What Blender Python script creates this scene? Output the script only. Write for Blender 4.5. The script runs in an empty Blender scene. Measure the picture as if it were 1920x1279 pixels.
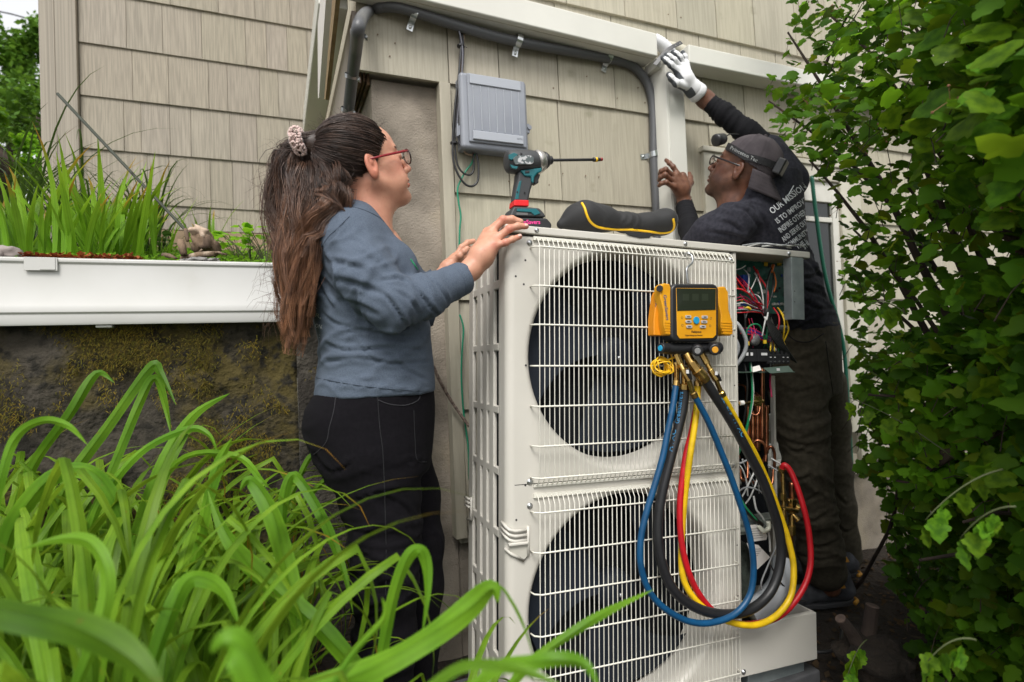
import bpy, bmesh, math, random, time
import numpy as np
from mathutils import Vector, Matrix, Euler, noise
T0 = time.time()
random.seed(7); rng = np.random.default_rng(7)
SC = bpy.context.scene; COL = SC.collection
R_ = math.radians
# ---------------------------------------------------------------- camera
F = 1057.0                                   # focal length in photo pixels (1920 wide)
CAM = Vector((0.0, -1.983, 1.09))
YAW, PITCH, ROLL = R_(22.7), R_(1.1), R_(-2.3)
cd = bpy.data.cameras.new('camera'); cam = bpy.data.objects.new('camera', cd); COL.objects.link(cam)
cd.sensor_width = 36; cd.lens = 36*F/1920; cd.clip_start = 0.02; cd.clip_end = 400
cd.dof.use_dof = True; cd.dof.focus_distance = 1.6; cd.dof.aperture_fstop = 2.8
fw = Vector((math.sin(YAW)*math.cos(PITCH), math.cos(YAW)*math.cos(PITCH), math.sin(PITCH)))
q0 = fw.to_track_quat('-Z', 'Y').to_matrix() @ Matrix.Rotation(ROLL, 3, 'Z')
CR = Matrix((q0.col[0], q0.col[1], -q0.col[2])).transposed()      # columns: right, up, forward
cam.matrix_world = Matrix.Translation(CAM) @ q0.to_4x4()
SC.camera = cam
# ---------------------------------------------------------------- world, sun, exposure
W = bpy.data.worlds.new('World'); SC.world = W; W.use_nodes = True
wn = W.node_tree; bg = wn.nodes['Background']
sky = wn.nodes.new('ShaderNodeTexSky'); sky.sky_type = 'NISHITA'; sky.sun_disc = False
SUN_EL, SUN_AZ = R_(52), R_(205)             # azimuth measured clockwise from +Y
sky.sun_elevation = SUN_EL; sky.sun_rotation = SUN_AZ
sky.air_density = 1.0; sky.dust_density = 6.0; sky.ozone_density = 1.0
hs = wn.nodes.new('ShaderNodeHueSaturation'); hs.inputs['Saturation'].default_value = 0.12
wn.links.new(sky.outputs[0], hs.inputs['Color'])
cl = wn.nodes.new('ShaderNodeMix'); cl.data_type = 'RGBA'; cl.inputs['Factor'].default_value = .6       # even cloud cover over the clear sky
cl.inputs[7].default_value = (6.6, 6.7, 6.9, 1); wn.links.new(hs.outputs[0], cl.inputs[6]); wn.links.new(cl.outputs[2], bg.inputs['Color'])
bg.inputs['Strength'].default_value = 0.105
sd = bpy.data.lights.new('sun', 'SUN'); sd.energy = 1.5; sd.angle = R_(22); sd.color = (1, .97, .92)
sun = bpy.data.objects.new('sun', sd); COL.objects.link(sun)
sdir = Vector((math.sin(SUN_AZ)*math.cos(SUN_EL), math.cos(SUN_AZ)*math.cos(SUN_EL), math.sin(SUN_EL)))
sun.rotation_euler = sdir.to_track_quat('Z', 'Y').to_euler(); sun.location = (0, -4, 8)
SC.view_settings.view_transform = 'Standard'; SC.view_settings.look = 'None'
SC.view_settings.gamma = 1; SC.view_settings.exposure = 0.92; SC.view_settings.use_curve_mapping = False

# ---------------------------------------------------------------- photo pixel -> place
def ray(px, py): return CR @ Vector(((px-960)/F, (639.5-py)/F, 1.0))
def P(px, py, Z): return CAM + ray(px, py)*Z                          # at camera depth Z (metres)
def PY(px, py, y): d = ray(px, py); return CAM + d*((y-CAM.y)/d.y)    # on the plane world y
def PX(px, py, x): d = ray(px, py); return CAM + d*((x-CAM.x)/d.x)
def PZ(px, py, z): d = ray(px, py); return CAM + d*((z-CAM.z)/d.z)
def proj(p):
    v = CR.transposed() @ (Vector(p)-CAM); return (960+F*v.x/v.z, 639.5-F*v.y/v.z, v.z)
# outdoor unit frame (slightly out of level): x along its front, y into it, z up, origin front left base corner
UH, UW, UD = 1.36, 1.05, 0.35
_r = Vector((2820, -43.5, 1057)).normalized(); _b = Vector((-396, -43.5, 1057)).normalized()
_b = (_b - _r*_b.dot(_r)).normalized(); _u = _b.cross(_r).normalized()
if _u.y < 0: _u = -_u
UR, UB, UU = CR@_r, CR@_b, CR@_u
UTOP = P(950, 421, 1.476)
UM = Matrix.Translation(UTOP - UU*UH) @ Matrix((UR, UB, UU)).transposed().to_4x4()
UMI = UM.inverted()
def UP(px, py, w=0.0):                                                # photo pixel on unit plane y=w, unit coordinates
    o = UMI @ CAM; d = (UMI.to_3x3() @ ray(px, py)); return o + d*((w-o.y)/d.y)
def UPZ(px, py, z):
    o = UMI @ CAM; d = (UMI.to_3x3() @ ray(px, py)); return o + d*((z-o.z)/d.z)
def UPX(px, py, x):
    o = UMI @ CAM; d = (UMI.to_3x3() @ ray(px, py)); return o + d*((x-o.x)/d.x)

# ---------------------------------------------------------------- materials
MATS = {}
def srgb(r, g, b):
    f = lambda c: ((c/255+.055)/1.055)**2.4 if c > 10 else c/255/12.92
    return (f(r), f(g), f(b), 1)
def mat(name, col, rough=.5, metal=0, col2=None, nscale=8, stretch=(1, 1, 1), bump=0, bscale=60, detail=6, spec=.5,
        contrast=(.35, .65), sss=0, bdist=.003, coat=0, bstretch=None, trans=0, col3=None, c3=(.55, .75), n3=3, attr=None, sheen=0):
    if name in MATS: return MATS[name]
    m = bpy.data.materials.new(name); m.use_nodes = True; nt = m.node_tree; N = nt.nodes; L = nt.links
    b = N['Principled BSDF']; b.inputs['Roughness'].default_value = rough; b.inputs['Metallic'].default_value = metal
    b.inputs['Base Color'].default_value = (*col[:3], 1); b.inputs['Specular IOR Level'].default_value = spec
    if coat: b.inputs['Coat Weight'].default_value = coat
    if sheen: b.inputs['Sheen Weight'].default_value = sheen; b.inputs['Sheen Roughness'].default_value = .4
    if sss:
        b.inputs['Subsurface Weight'].default_value = sss; b.inputs['Subsurface Radius'].default_value = (1, .35, .2)
        b.inputs['Subsurface Scale'].default_value = .008
    tc = N.new('ShaderNodeTexCoord'); mp = N.new('ShaderNodeMapping'); mp.inputs['Scale'].default_value = stretch
    L.new(tc.outputs['Object'], mp.inputs['Vector'])
    out = None
    def ramp(src, lo, hi):
        r = N.new('ShaderNodeMapRange'); r.inputs[1].default_value = lo; r.inputs[2].default_value = hi
        r.interpolation_type = 'SMOOTHSTEP'; L.new(src, r.inputs[0]); return r.outputs[0]
    def mix(f, a, c):
        x = N.new('ShaderNodeMix'); x.data_type = 'RGBA'
        L.new(f, x.inputs['Factor'])
        for v, s in ((a, 6), (c, 7)):
            if isinstance(v, tuple): x.inputs[s].default_value = (*v[:3], 1)
            else: L.new(v, x.inputs[s])
        return x.outputs[2]
    if col2:
        n = N.new('ShaderNodeTexNoise'); n.inputs['Scale'].default_value = nscale; n.inputs['Detail'].default_value = detail
        L.new(mp.outputs[0], n.inputs['Vector']); out = mix(ramp(n.outputs[0], *contrast), tuple(col), tuple(col2))
    if col3:
        n = N.new('ShaderNodeTexNoise'); n.inputs['Scale'].default_value = n3; n.inputs['Detail'].default_value = 8
        L.new(tc.outputs['Object'], n.inputs['Vector'])
        out = mix(ramp(n.outputs[0], *c3), out if out else tuple(col), tuple(col3))
    if attr:
        a = N.new('ShaderNodeAttribute'); a.attribute_name = attr
        x = N.new('ShaderNodeMix'); x.data_type = 'RGBA'; x.blend_type = 'MULTIPLY'; x.inputs['Factor'].default_value = 1
        if out: L.new(out, x.inputs[6])
        else: x.inputs[6].default_value = (*col[:3], 1)
        L.new(a.outputs['Color'], x.inputs[7]); out = x.outputs[2]
    if out: L.new(out, b.inputs['Base Color'])
    if bump:
        n2 = N.new('ShaderNodeTexNoise'); n2.inputs['Scale'].default_value = bscale; n2.inputs['Detail'].default_value = 8
        mp2 = N.new('ShaderNodeMapping'); mp2.inputs['Scale'].default_value = bstretch or stretch
        L.new(tc.outputs['Object'], mp2.inputs['Vector']); L.new(mp2.outputs[0], n2.inputs['Vector'])
        bp = N.new('ShaderNodeBump'); bp.inputs['Strength'].default_value = bump; bp.inputs['Distance'].default_value = bdist
        L.new(n2.outputs[0], bp.inputs['Height']); L.new(bp.outputs[0], b.inputs['Normal'])
    if trans: b.inputs['Transmission Weight'].default_value = trans
    MATS[name] = m; return m

def leafmat(name, c1, c2, rough=.4, trans=.35, nscale=6, spot=None, ns=40, cs=(.68, .78)):
    if name in MATS: return MATS[name]
    m = mat(name, c1, rough, col2=c2, nscale=nscale, stretch=(1, 1, 1), spec=.18, attr='tint', col3=spot, n3=ns, c3=cs)
    nt = m.node_tree; N = nt.nodes; L = nt.links; b = N['Principled BSDF']; o = N['Material Output']
    src = b.inputs['Base Color'].links[0].from_socket
    t = N.new('ShaderNodeBsdfTranslucent'); x = N.new('ShaderNodeMixShader'); x.inputs[0].default_value = trans
    h = N.new('ShaderNodeHueSaturation'); h.inputs['Hue'].default_value = .485; h.inputs['Value'].default_value = 1.5
    L.new(src, h.inputs['Color']); L.new(h.outputs[0], t.inputs['Color'])
    L.new(b.outputs[0], x.inputs[1]); L.new(t.outputs[0], x.inputs[2]); L.new(x.outputs[0], o.inputs['Surface'])
    return m

# ---------------------------------------------------------------- mesh building
class MB:
    def __init__(s): s.v = []; s.f = []; s.t = []
    def add(s, vs, fs, tint=None):
        o = len(s.v); s.v += [tuple(v) for v in vs]; s.f += [tuple(i+o for i in f) for f in fs]
        s.t += [tint or (1, 1, 1)]*len(vs); return s
    def box(s, c, d, M=None):                                          # centre, full dimensions
        c = Vector(c); h = [x/2 for x in d]; vs = []
        for z in (-1, 1):
            for y in (-1, 1):
                for x in (-1, 1):
                    o = Vector((x*h[0], y*h[1], z*h[2])); vs.append(c+(M@o if M else o))
        return s.add(vs, [(0, 2, 3, 1), (4, 5, 7, 6), (0, 1, 5, 4), (2, 6, 7, 3), (0, 4, 6, 2), (1, 3, 7, 5)])
    def box2(s, a, b):
        return s.box([(a[i]+b[i])/2 for i in range(3)], [abs(b[i]-a[i]) for i in range(3)])
    def tube(s, pts, rad, n=8, flat=1.0, up=None, cap=True, tint=None):
        pts = [Vector(p) for p in pts]; k = len(pts)
        if not hasattr(rad, '__len__'): rad = [rad]*k
        T = [(pts[min(i+1, k-1)]-pts[max(i-1, 0)]).normalized() for i in range(k)]
        u = Vector(up) if up else Vector((0, 0, 1))
        if abs(T[0].dot(u)) > .95: u = Vector((1, 0, 0))
        vs = []; nrm = (u - T[0]*u.dot(T[0])).normalized()
        for i in range(k):
            nrm = (nrm - T[i]*nrm.dot(T[i])).normalized(); b = T[i].cross(nrm)
            for j in range(n):
                a = 2*math.pi*j/n; vs.append(pts[i] + nrm*(math.cos(a)*rad[i]*flat) + b*(math.sin(a)*rad[i]))
        fs = [(i*n+j, i*n+(j+1) % n, (i+1)*n+(j+1) % n, (i+1)*n+j) for i in range(k-1) for j in range(n)]
        if cap: fs += [tuple(range(n))[::-1], tuple((k-1)*n+j for j in range(n))]
        return s.add(vs, fs, tint)
    def cyl(s, a, b, r, n=16, r2=None): return s.tube([a, b], [r, r if r2 is None else r2], n)
    def lathe(s, a, axis, prof, n=24):                                 # prof: (distance along axis, radius)
        a = Vector(a); ax = Vector(axis).normalized(); u = ax.orthogonal().normalized(); w = ax.cross(u); vs = []
        for d, r in prof:
            for j in range(n):
                t = 2*math.pi*j/n; vs.append(a+ax*d+(u*math.cos(t)+w*math.sin(t))*r)
        k = len(prof)
        fs = [(i*n+j, i*n+(j+1) % n, (i+1)*n+(j+1) % n, (i+1)*n+j) for i in range(k-1) for j in range(n)]
        if prof[0][1] > 1e-5: fs.append(tuple(range(n))[::-1])
        if prof[-1][1] > 1e-5: fs.append(tuple((k-1)*n+j for j in range(n)))
        return s.add(vs, fs)
    def prism(s, poly, off):                                           # 3d polygon extruded by a vector
        n = len(poly); off = Vector(off); vs = [Vector(p) for p in poly]; vs += [v+off for v in vs]
        return s.add(vs, [tuple(range(n)), tuple(range(n, 2*n))[::-1]] + [(i, n+i, n+(i+1) % n, (i+1) % n) for i in range(n)])
    def ball(s, c, r, n=12, M=None):
        r = r if hasattr(r, '__len__') else (r, r, r); c = Vector(c); vs = []; fs = []
        for i in range(n//2+1):
            th = math.pi*i/(n//2)
            for j in range(n):
                ph = 2*math.pi*j/n
                o = Vector((r[0]*math.sin(th)*math.cos(ph), r[1]*math.sin(th)*math.sin(ph), r[2]*math.cos(th)))
                vs.append(c+(M@o if M else o))
        for i in range(n//2):
            for j in range(n): fs.append((i*n+j, (i+1)*n+j, (i+1)*n+(j+1) % n, i*n+(j+1) % n))
        return s.add(vs, fs)
    def ribbon(s, pts, widths, side, fold=0, tint=None):               # leaf-like strip, V folded along its midrib
        pts = [Vector(p) for p in pts]; k = len(pts); side = Vector(side); vs = []
        for i in range(k):
            t = (pts[min(i+1, k-1)]-pts[max(i-1, 0)]).normalized(); sd_ = (side-t*side.dot(t)).normalized(); n = t.cross(sd_)
            w = widths[i]/2
            vs += [pts[i]-sd_*w+n*(fold*w), pts[i], pts[i]+sd_*w+n*(fold*w)]
        fs = []
        for i in range(k-1): a = i*3; fs += [(a, a+1, a+4, a+3), (a+1, a+2, a+5, a+4)]
        return s.add(vs, fs, tint)
    def mesh(s, name, M=None, smooth=False):
        me = bpy.data.meshes.new(name); vs = [M@Vector(v) for v in s.v] if M else s.v
        me.from_pydata(vs, [], s.f)
        if smooth: me.polygons.foreach_set('use_smooth', [True]*len(me.polygons))
        if s.v:
            a = me.color_attributes.new('tint', 'FLOAT_COLOR', 'POINT')
            a.data.foreach_set('color', np.array([(*t, 1) for t in s.t], dtype=np.float32).ravel())
        me.update(); return me
def fixn(me):
    bm = bmesh.new(); bm.from_mesh(me); bmesh.ops.recalc_face_normals(bm, faces=bm.faces); bm.to_mesh(me); bm.free()
def tag(o, label=None, cat=None, group=None, kind=None):
    for k, v in (('label', label), ('category', cat), ('group', group), ('kind', kind)):
        if v: o[k] = v
    return o
def thing(name, loc, label, cat, group=None, M=None):
    o = bpy.data.objects.new(name, None); o.empty_display_size = .1; COL.objects.link(o)
    o.matrix_world = M if M else Matrix.Translation(Vector(loc)); o['_r'] = 1
    ROOTM[o.name] = o.matrix_world.copy() if M is None else M.copy(); return tag(o, label, cat, group)
ROOTM = {}
def rootm(o):
    while o is not None:
        if o.name in ROOTM: return ROOTM[o.name]
        o = o.parent
    return Matrix.Identity(4)
def obj(name, mb, m, parent=None, space='world', smooth=False, bevel=0, seg=2, fix=True, label=None, angle=35):
    """space 'world': coordinates are world; 'local': already in the root's frame"""
    if parent is not None:
        M = rootm(parent).inverted() if space == 'world' else None
        me = mb.mesh(name, M, smooth) if isinstance(mb, MB) else mb
        o = bpy.data.objects.new(name, me); COL.objects.link(o); o.parent = parent
    else:
        A = np.array(mb.v); c = Vector(((A[:, 0].min()+A[:, 0].max())/2, (A[:, 1].min()+A[:, 1].max())/2, A[:, 2].min()))
        if space == 'origin': c = Vector((0, 0, 0))
        me = mb.mesh(name, Matrix.Translation(-c), smooth)
        o = bpy.data.objects.new(name, me); COL.objects.link(o); o.location = c
        ROOTM[o.name] = Matrix.Translation(c)
    if fix and isinstance(mb, MB): fixn(me)
    if not me.materials: me.materials.append(m)
    if bevel:
        b = o.modifiers.new('bevel', 'BEVEL'); b.width = bevel; b.segments = seg; b.limit_method = 'ANGLE'; b.angle_limit = R_(angle)
        if smooth is False:
            me.polygons.foreach_set('use_smooth', [True]*len(me.polygons)); b.harden_normals = True
    if label: o['label'] = label
    return o
def link_copy(src, parent, M=None):
    c = src.copy(); COL.objects.link(c); c.parent = parent
    if M is not None: c.matrix_basis = M
    return c
def catmull(pts, n=8, closed=False):
    pts = [Vector(p) for p in pts]; out = []; k = len(pts)
    for i in range(k-1):
        p0, p1, p2, p3 = pts[max(i-1, 0)], pts[i], pts[i+1], pts[min(i+2, k-1)]
        for j in range(n):
            t = j/n; out.append(.5*((2*p1)+(p2-p0)*t+(2*p0-5*p1+4*p2-p3)*t*t+(3*p1-p0-3*p2+p3)*t**3))
    out.append(pts[-1]); return out
FONT = None
def text_obj(name, txt, size, M, m, parent, depth=.0004, bold=False, shear=0, space=1.0, align='LEFT', wrap=None):
    """flat lettering as a mesh; M places the text plane (x right, y up) in world"""
    cu = bpy.data.curves.new(name, 'FONT'); cu.body = txt; cu.size = size; cu.extrude = depth; cu.shear = shear
    cu.space_character = space; cu.align_x = align; cu.resolution_u = 3; cu.offset = .012*size if bold else 0
    to = bpy.data.objects.new(name, cu); COL.objects.link(to)
    dg = bpy.context.evaluated_depsgraph_get(); me = bpy.data.meshes.new_from_object(to.evaluated_get(dg))
    bpy.data.objects.remove(to); bpy.data.curves.remove(cu)
    Mi = rootm(parent).inverted() @ M
    n = len(me.vertices); co = np.empty(n*3, dtype=np.float32); me.vertices.foreach_get('co', co); co = co.reshape(-1, 3)
    if wrap is not None: co = np.array([list(rootm(parent).inverted() @ wrap(Vector(c))) for c in co.tolist()], dtype=np.float32)
    else:
        A = np.array(Mi); co = co@A[:3, :3].T + A[:3, 3]
    me.vertices.foreach_set('co', co.astype(np.float32).ravel()); me.materials.clear(); me.materials.append(m); me.update()
    o = bpy.data.objects.new(name, me); COL.objects.link(o); o.parent = parent; return o
# ================================================================ materials of the place
M_SH = mat('painted_shingle', (.44, .405, .322), .75, col2=(.375, .345, .272), nscale=9, stretch=(14, 14, .5), bump=.35, bscale=14,
           bstretch=(16, 16, .35), bdist=.005, col3=(.25, .235, .165), c3=(.60, .80), n3=9, attr='tint')
M_SHL = mat('fluted_siding', (.355, .315, .255), .8, col2=(.25, .222, .18), nscale=16, stretch=(11, 11, .07), bump=.3, bscale=20,
            bstretch=(12, 12, .05), bdist=.004, contrast=(.30, .70), detail=3, attr='tint')
M_TRIM = mat('painted_trim', (.42, .385, .30), .6, col2=(.35, .32, .25), nscale=6, stretch=(5, 5, .6), bump=.25, bscale=40, col3=(.13, .12, .06), c3=(.66, .85), n3=14)
M_CREAM = mat('cream_trim', (.56, .53, .44), .55, col2=(.48, .45, .36), nscale=7, bump=.15, bscale=50, col3=(.2, .18, .12), c3=(.7, .9), n3=18)
M_WPVC = mat('white_pvc', (.66, .65, .59), .38, col2=(.61, .60, .545), nscale=3, bump=.06, bscale=30, bdist=.001, spec=.4)
M_GUT = mat('gutter_white', (.56, .555, .54), .35, col2=(.50, .495, .47), nscale=2.5, col3=(.42, .40, .35), c3=(.60, .95), n3=5, bump=.05, bscale=25, bdist=.001)
M_CONC = mat('weathered_concrete', (.34, .295, .24), .95, col2=(.17, .145, .115), nscale=6, bump=1.0, bscale=180, bdist=.004,
             contrast=(.3, .7), col3=(.40, .34, .25), c3=(.52, .75), n3=3.5)
M_MOSS = mat('mossy_concrete', (.044, .037, .027), 1.0, col2=(.068, .052, .013), nscale=4.5, bump=1.0, bscale=60, bdist=.012,
             contrast=(.42, .60), col3=(.014, .012, .008), c3=(.46, .66), n3=30, detail=12)
M_BASE = mat('tan_foundation', (.36, .26, .17), .9, col2=(.28, .2, .13), nscale=6, bump=.4, bscale=50)
M_SOIL = mat('dark_soil', (.032, .023, .016), 1.0, col2=(.018, .013, .009), nscale=9, bump=1, bscale=45, bdist=.02, col3=(.07, .05, .034), c3=(.6, .75), n3=20)
M_WOOD = mat('bare_wood', (.30, .21, .10), .8, col2=(.18, .11, .05), nscale=8, stretch=(3, .4, 8), bump=.4, bscale=30)
M_DARKWOOD = mat('rotten_plywood', (.12, .07, .035), .95, col2=(.05, .03, .018), nscale=20, bump=.9, bscale=60, bdist=.006)
M_GLASS = mat('dark_glass', (.012, .015, .014), .06, spec=.6)
M_ZINC = mat('zinc_metal', (.62, .64, .64), .28, metal=.95, col2=(.42, .44, .44), nscale=30)
M_COND = mat('grey_pvc_conduit', (.085, .087, .092), .42, bump=.5, bscale=300, bdist=.001)
M_BLKCABLE = mat('black_cable', (.018, .018, .02), .4)
M_GRNCABLE = mat('green_wire', (.008, .22, .12), .4)
M_BEIGEC = mat('beige_cable', (.33, .24, .17), .55)
M_GREYBOX = mat('grey_plastic', (.27, .285, .32), .42, col2=(.21, .225, .26), nscale=4, bump=.12, bscale=400, bdist=.0005)
M_GREYBOX2 = mat('grey_plastic_light', (.36, .38, .42), .42, bump=.12, bscale=400, bdist=.0005)

# ================================================================ ground and soil
def grid_surface(name, x0, x1, y0, y1, nx, ny, h, m, parent=None):
    mb = MB(); vs = []
    for j in range(ny+1):
        for i in range(nx+1):
            x = x0+(x1-x0)*i/nx; y = y0+(y1-y0)*j/ny; vs.append((x, y, h(x, y)))
    fs = [(j*(nx+1)+i, j*(nx+1)+i+1, (j+1)*(nx+1)+i+1, (j+1)*(nx+1)+i) for j in range(ny) for i in range(nx)]
    mb.add(vs, fs); o = obj(name, mb, m, parent, space='origin' if parent is None else 'world', smooth=True, fix=False); return o
def hg(x, y):
    r = math.hypot(x, y)
    b = .035*noise.noise(Vector((x*2, y*2, 0)))+.012*noise.noise(Vector((x*9, y*9, 3))) if r < 8 else 0
    left = max(0, min(1, (.35-x)/.6))*.30*max(0, min(1, (3.2+y)/.8)) if -3.4 < y < .3 else 0
    return b+left-.012 - (.02 if r > 8 else 0)
g = grid_surface('ground', -5, 5, -2.5, .2, 130, 44, hg, M_SOIL); tag(g, kind='structure')
g = grid_surface('far_ground', -120, 120, -120, 120, 24, 24, lambda x, y: -.16, mat('bounce_ground', (.13, .125, .10), .95, col2=(.09, .09, .07), nscale=3, bump=.5, bscale=60)); tag(g, kind='structure')  # unseen outer ground, its tone picked for the light it bounces upward
def hs_(x, y): return 1.392+.235*max(0, min(1, (y-.06)/1.05))**1.0+.02*noise.noise(Vector((x*5, y*5, 1)))
g = grid_surface('planting_bed', -4.5, .36, .04, 1.25, 70, 22, hs_, M_SOIL); tag(g, kind='structure')
g = grid_surface('side_yard', -9, -.9, 1.2, 9, 20, 20, lambda x, y: 1.6-.02*y, M_SOIL); tag(g, kind='structure')

# ================================================================ house
def shingles(parent, xs, z0, z1, y, m, t=.016, top=.004, jit=.0, gap=.003, side=None, var=(.86, 1.05)):
    for a, b in zip(xs[:-1], xs[1:]):
        zb = z0+random.uniform(-jit, jit); th = t+random.uniform(-.002, .002); g = random.uniform(*var); mb = MB()
        x0, x1 = a+gap/2, b-gap/2; k = 2
        pts = [(x0, y, zb), (x1, y, zb), (x1, y-th, zb), (x0, y-th, zb), (x0, y, z1), (x1, y, z1), (x1, y-top, z1), (x0, y-top, z1)]
        c = (g, g*random.uniform(.985, 1.01), g*random.uniform(.95, 1.0))
        mb.add(pts, [(0, 1, 2, 3), (4, 7, 6, 5), (3, 2, 6, 7), (0, 4, 5, 1), (0, 3, 7, 4), (1, 5, 6, 2)], c)
        obj('shingle', mb, m, parent, bevel=.0015, seg=1)
def seq(x0, x1, lo, hi):
    out = [x0]
    while out[-1] < x1-hi: out.append(out[-1]+random.uniform(lo, hi))
    out.append(x1); return out
def bx_free(x, z): return not (.62 < x < .99 and 1.80 < z < 2.25)
house = thing('house', (.29, 0, 0), 'beige shingled house wall with white window behind the outdoor unit', 'house')
# wall core (behind shingles): front wall right of trim board, strip above the pillar
mb = MB(); mb.box2((.60, .005, .40), (1.83, .12, 4.2)); obj('wall', mb, M_TRIM, house)
mb = MB(); mb.box2((2.72, .006, .40), (9.0, .12, 4.2)); mb.box2((1.831, .006, 1.96), (2.719, .12, 4.2)); mb.box2((1.831, .006, .4), (2.719, .12, .5)); obj('wall', mb, M_TRIM, house)
mb = MB(); mb.box2((.295, .005, 2.10), (.599, .12, 4.2)); mb.box2((.295, .121, 2.10), (.33, 1.18, 4.2)); obj('wall', mb, M_TRIM, house)
# courses of the front wall, visible joints where the photograph has them
XR = 5.2
shingles(house, [.29, .615, .815, 1.07, 1.335, 1.62, 1.80]+seq(1.80, XR, .2, .34)[1:], 2.085, 2.50, 0, M_SH)
shingles(house, [.62, .84, 1.065, 1.62, 1.83], 1.682, 2.105, 0, M_SH)
shingles(house, [2.72]+seq(2.72, XR, .2, .34)[1:], 1.682, 2.105, 0, M_SH); shingles(house, [1.831, 2.1, 2.4, 2.719], 1.985, 2.105, 0, M_SH)
shingles(house, [.62, .99, 1.30, 1.58, 1.83], 1.286, 1.70, 0, M_SH)
shingles(house, [.62, .78, 1.10, 1.42, 1.83], .886, 1.305, 0, M_SH)
shingles(house, [.62, .90, 1.2, 1.5, 1.83], .46, .905, 0, M_SH)
shingles(house, seq(2.72, XR, .2, .34), 1.286, 1.70, 0, M_SH); shingles(house, seq(2.72, XR, .2, .34), .886, 1.305, 0, M_SH)
shingles(house, seq(2.72, XR, .2, .34), .46, .905, 0, M_SH)
shingles(house, [.29, .53, .79, 1.12, 1.40, 1.675, 1.90, 2.13, 2.4, 2.62]+seq(2.62, XR, .2, .34)[1:], 2.485, 2.90, 0, M_SH)
shingles(house, seq(.29, XR, .2, .34), 2.885, 3.30, 0, M_SH)
shingles(house, seq(.29, XR, .2, .34), 3.285, 3.70, 0, M_SH)
rn = random.Random(4); nm_ = mat('rusty_nail', (.16, .10, .06), .8)
for x, z in [(.36, 2.22), (.40, 2.15), (.42, 2.20), (.70, 2.24), (.93, 2.17), (1.2, 2.2), (1.45, 2.19)]+[(rn.uniform(.66, 1.8), rn.choice((1.74, 1.79, 1.34, 2.13, 2.54))) for _ in range(26)]:
    if bx_free(x, z): mb = MB(); mb.cyl((x, -.0145, z), (x, -.0172, z), .0024, 8); obj('nail_head', mb, nm_, house)
# trim boards
mb = MB(); mb.box2((.575, -.022, .425), (.617, .03, 2.083)); obj('trim_board', mb, M_TRIM, house, bevel=.002)
mb = MB(); mb.box2((2.719-.01, -.02, .425), (2.80, .004, 1.98)); obj('trim_board', mb, M_CREAM, house, bevel=.002)
# side wall of the bump-out, facing the planting bed
mb = MB(); mb.box2((.276, .004, 2.088), (.293, 1.17, 2.30)); obj('side_board', mb, mat('pale_side_paint', (.5, .43, .38), .6, bump=.2), house, bevel=.001)
for k, (a, b, z) in enumerate([(.297, .306, 2.062), (.311, .319, 2.068), (.324, .334, 2.058)]):
    mb = MB(); mb.box2((a, .03, z), (b, 1.17, 2.099)); obj('soffit_strip', mb, M_DARKWOOD, house, bevel=.001)
# foundation
mb = MB(); mb.box2((.338, .0305, -.2), (.598, 1.17, 2.083))
mb.box2((.5985, .035, -.2), (9, .12, .46))
cp = obj('foundation', mb, M_CONC, house, bevel=.006)
# window behind the man
wx0, wx1, wz1, wz0 = 1.775, 2.70, 1.945, .62
wf = MB()
for a, b in (((wx0, -.03, wz0), (wx0+.06, .03, wz1)), ((wx1-.06, -.03, wz0), (wx1, .03, wz1)), ((wx0+.0605, -.03, wz1-.07), (wx1-.0605, .03, wz1)), ((wx0+.0605, -.03, wz0), (wx1-.0605, .03, wz0+.06))): wf.box2(a, b)
wf.box2((wx0-.01, -.04, wz1+.0005), (wx1+.01, .02, wz1+.025))
win = obj('window', wf, M_CREAM, house, bevel=.004)
mb = MB(); xi0, xi1, zi0, zi1 = wx0+.062, wx1-.062, wz0+.062, wz1-.072
for a, b in (((xi0, -.015, zi0), (xi0+.045, .02, zi1)), ((xi1-.045, -.015, zi0), (xi1, .02, zi1)), ((xi0+.0455, -.015, zi1-.10), (xi1-.0455, .02, zi1)), ((xi0+.0455, -.015, zi0), (xi1-.0455, .02, zi0+.07)), ((xi0+.0455, -.012, zi1-.20), (xi1-.0455, .02, zi1-.175)), ((2.16, -.014, zi0+.0705), (2.26, .018, zi1-.2005))): mb.box2(a, b)
obj('sash', mb, mat('window_white', (.66, .64, .58), .4, col2=(.58, .56, .5)), win, bevel=.003)
mb = MB(); mb.box2((xi0+.045, .0, zi0+.07), (xi1-.045, .006, zi1-.1)); obj('pane', mb, M_GLASS, win)
mb = MB(); mb.box2((xi0+.09, -.0175, zi1-.14), (xi0+.19, -.004, zi1-.125)); obj('vent_slot', mb, M_BLKCABLE, win)
# small window high on the right, seen between leaves
c = PY(1870, 85, 0); mb = MB(); mb.box2((c.x-.05, -.05, c.z-.6), (c.x+.02, .0, c.z+.45)); mb.box2((c.x+.0205, -.05, c.z-.66), (c.x+1.1, .0, c.z-.6))
w2 = obj('window', mb, mat('window_white', (.6,)*3), house, bevel=.004)
mb = MB(); mb.box2((c.x+.021, -.03, c.z-.59), (c.x+1.1, -.02, c.z+.45)); obj('pane', mb, M_GLASS, w2)

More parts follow.
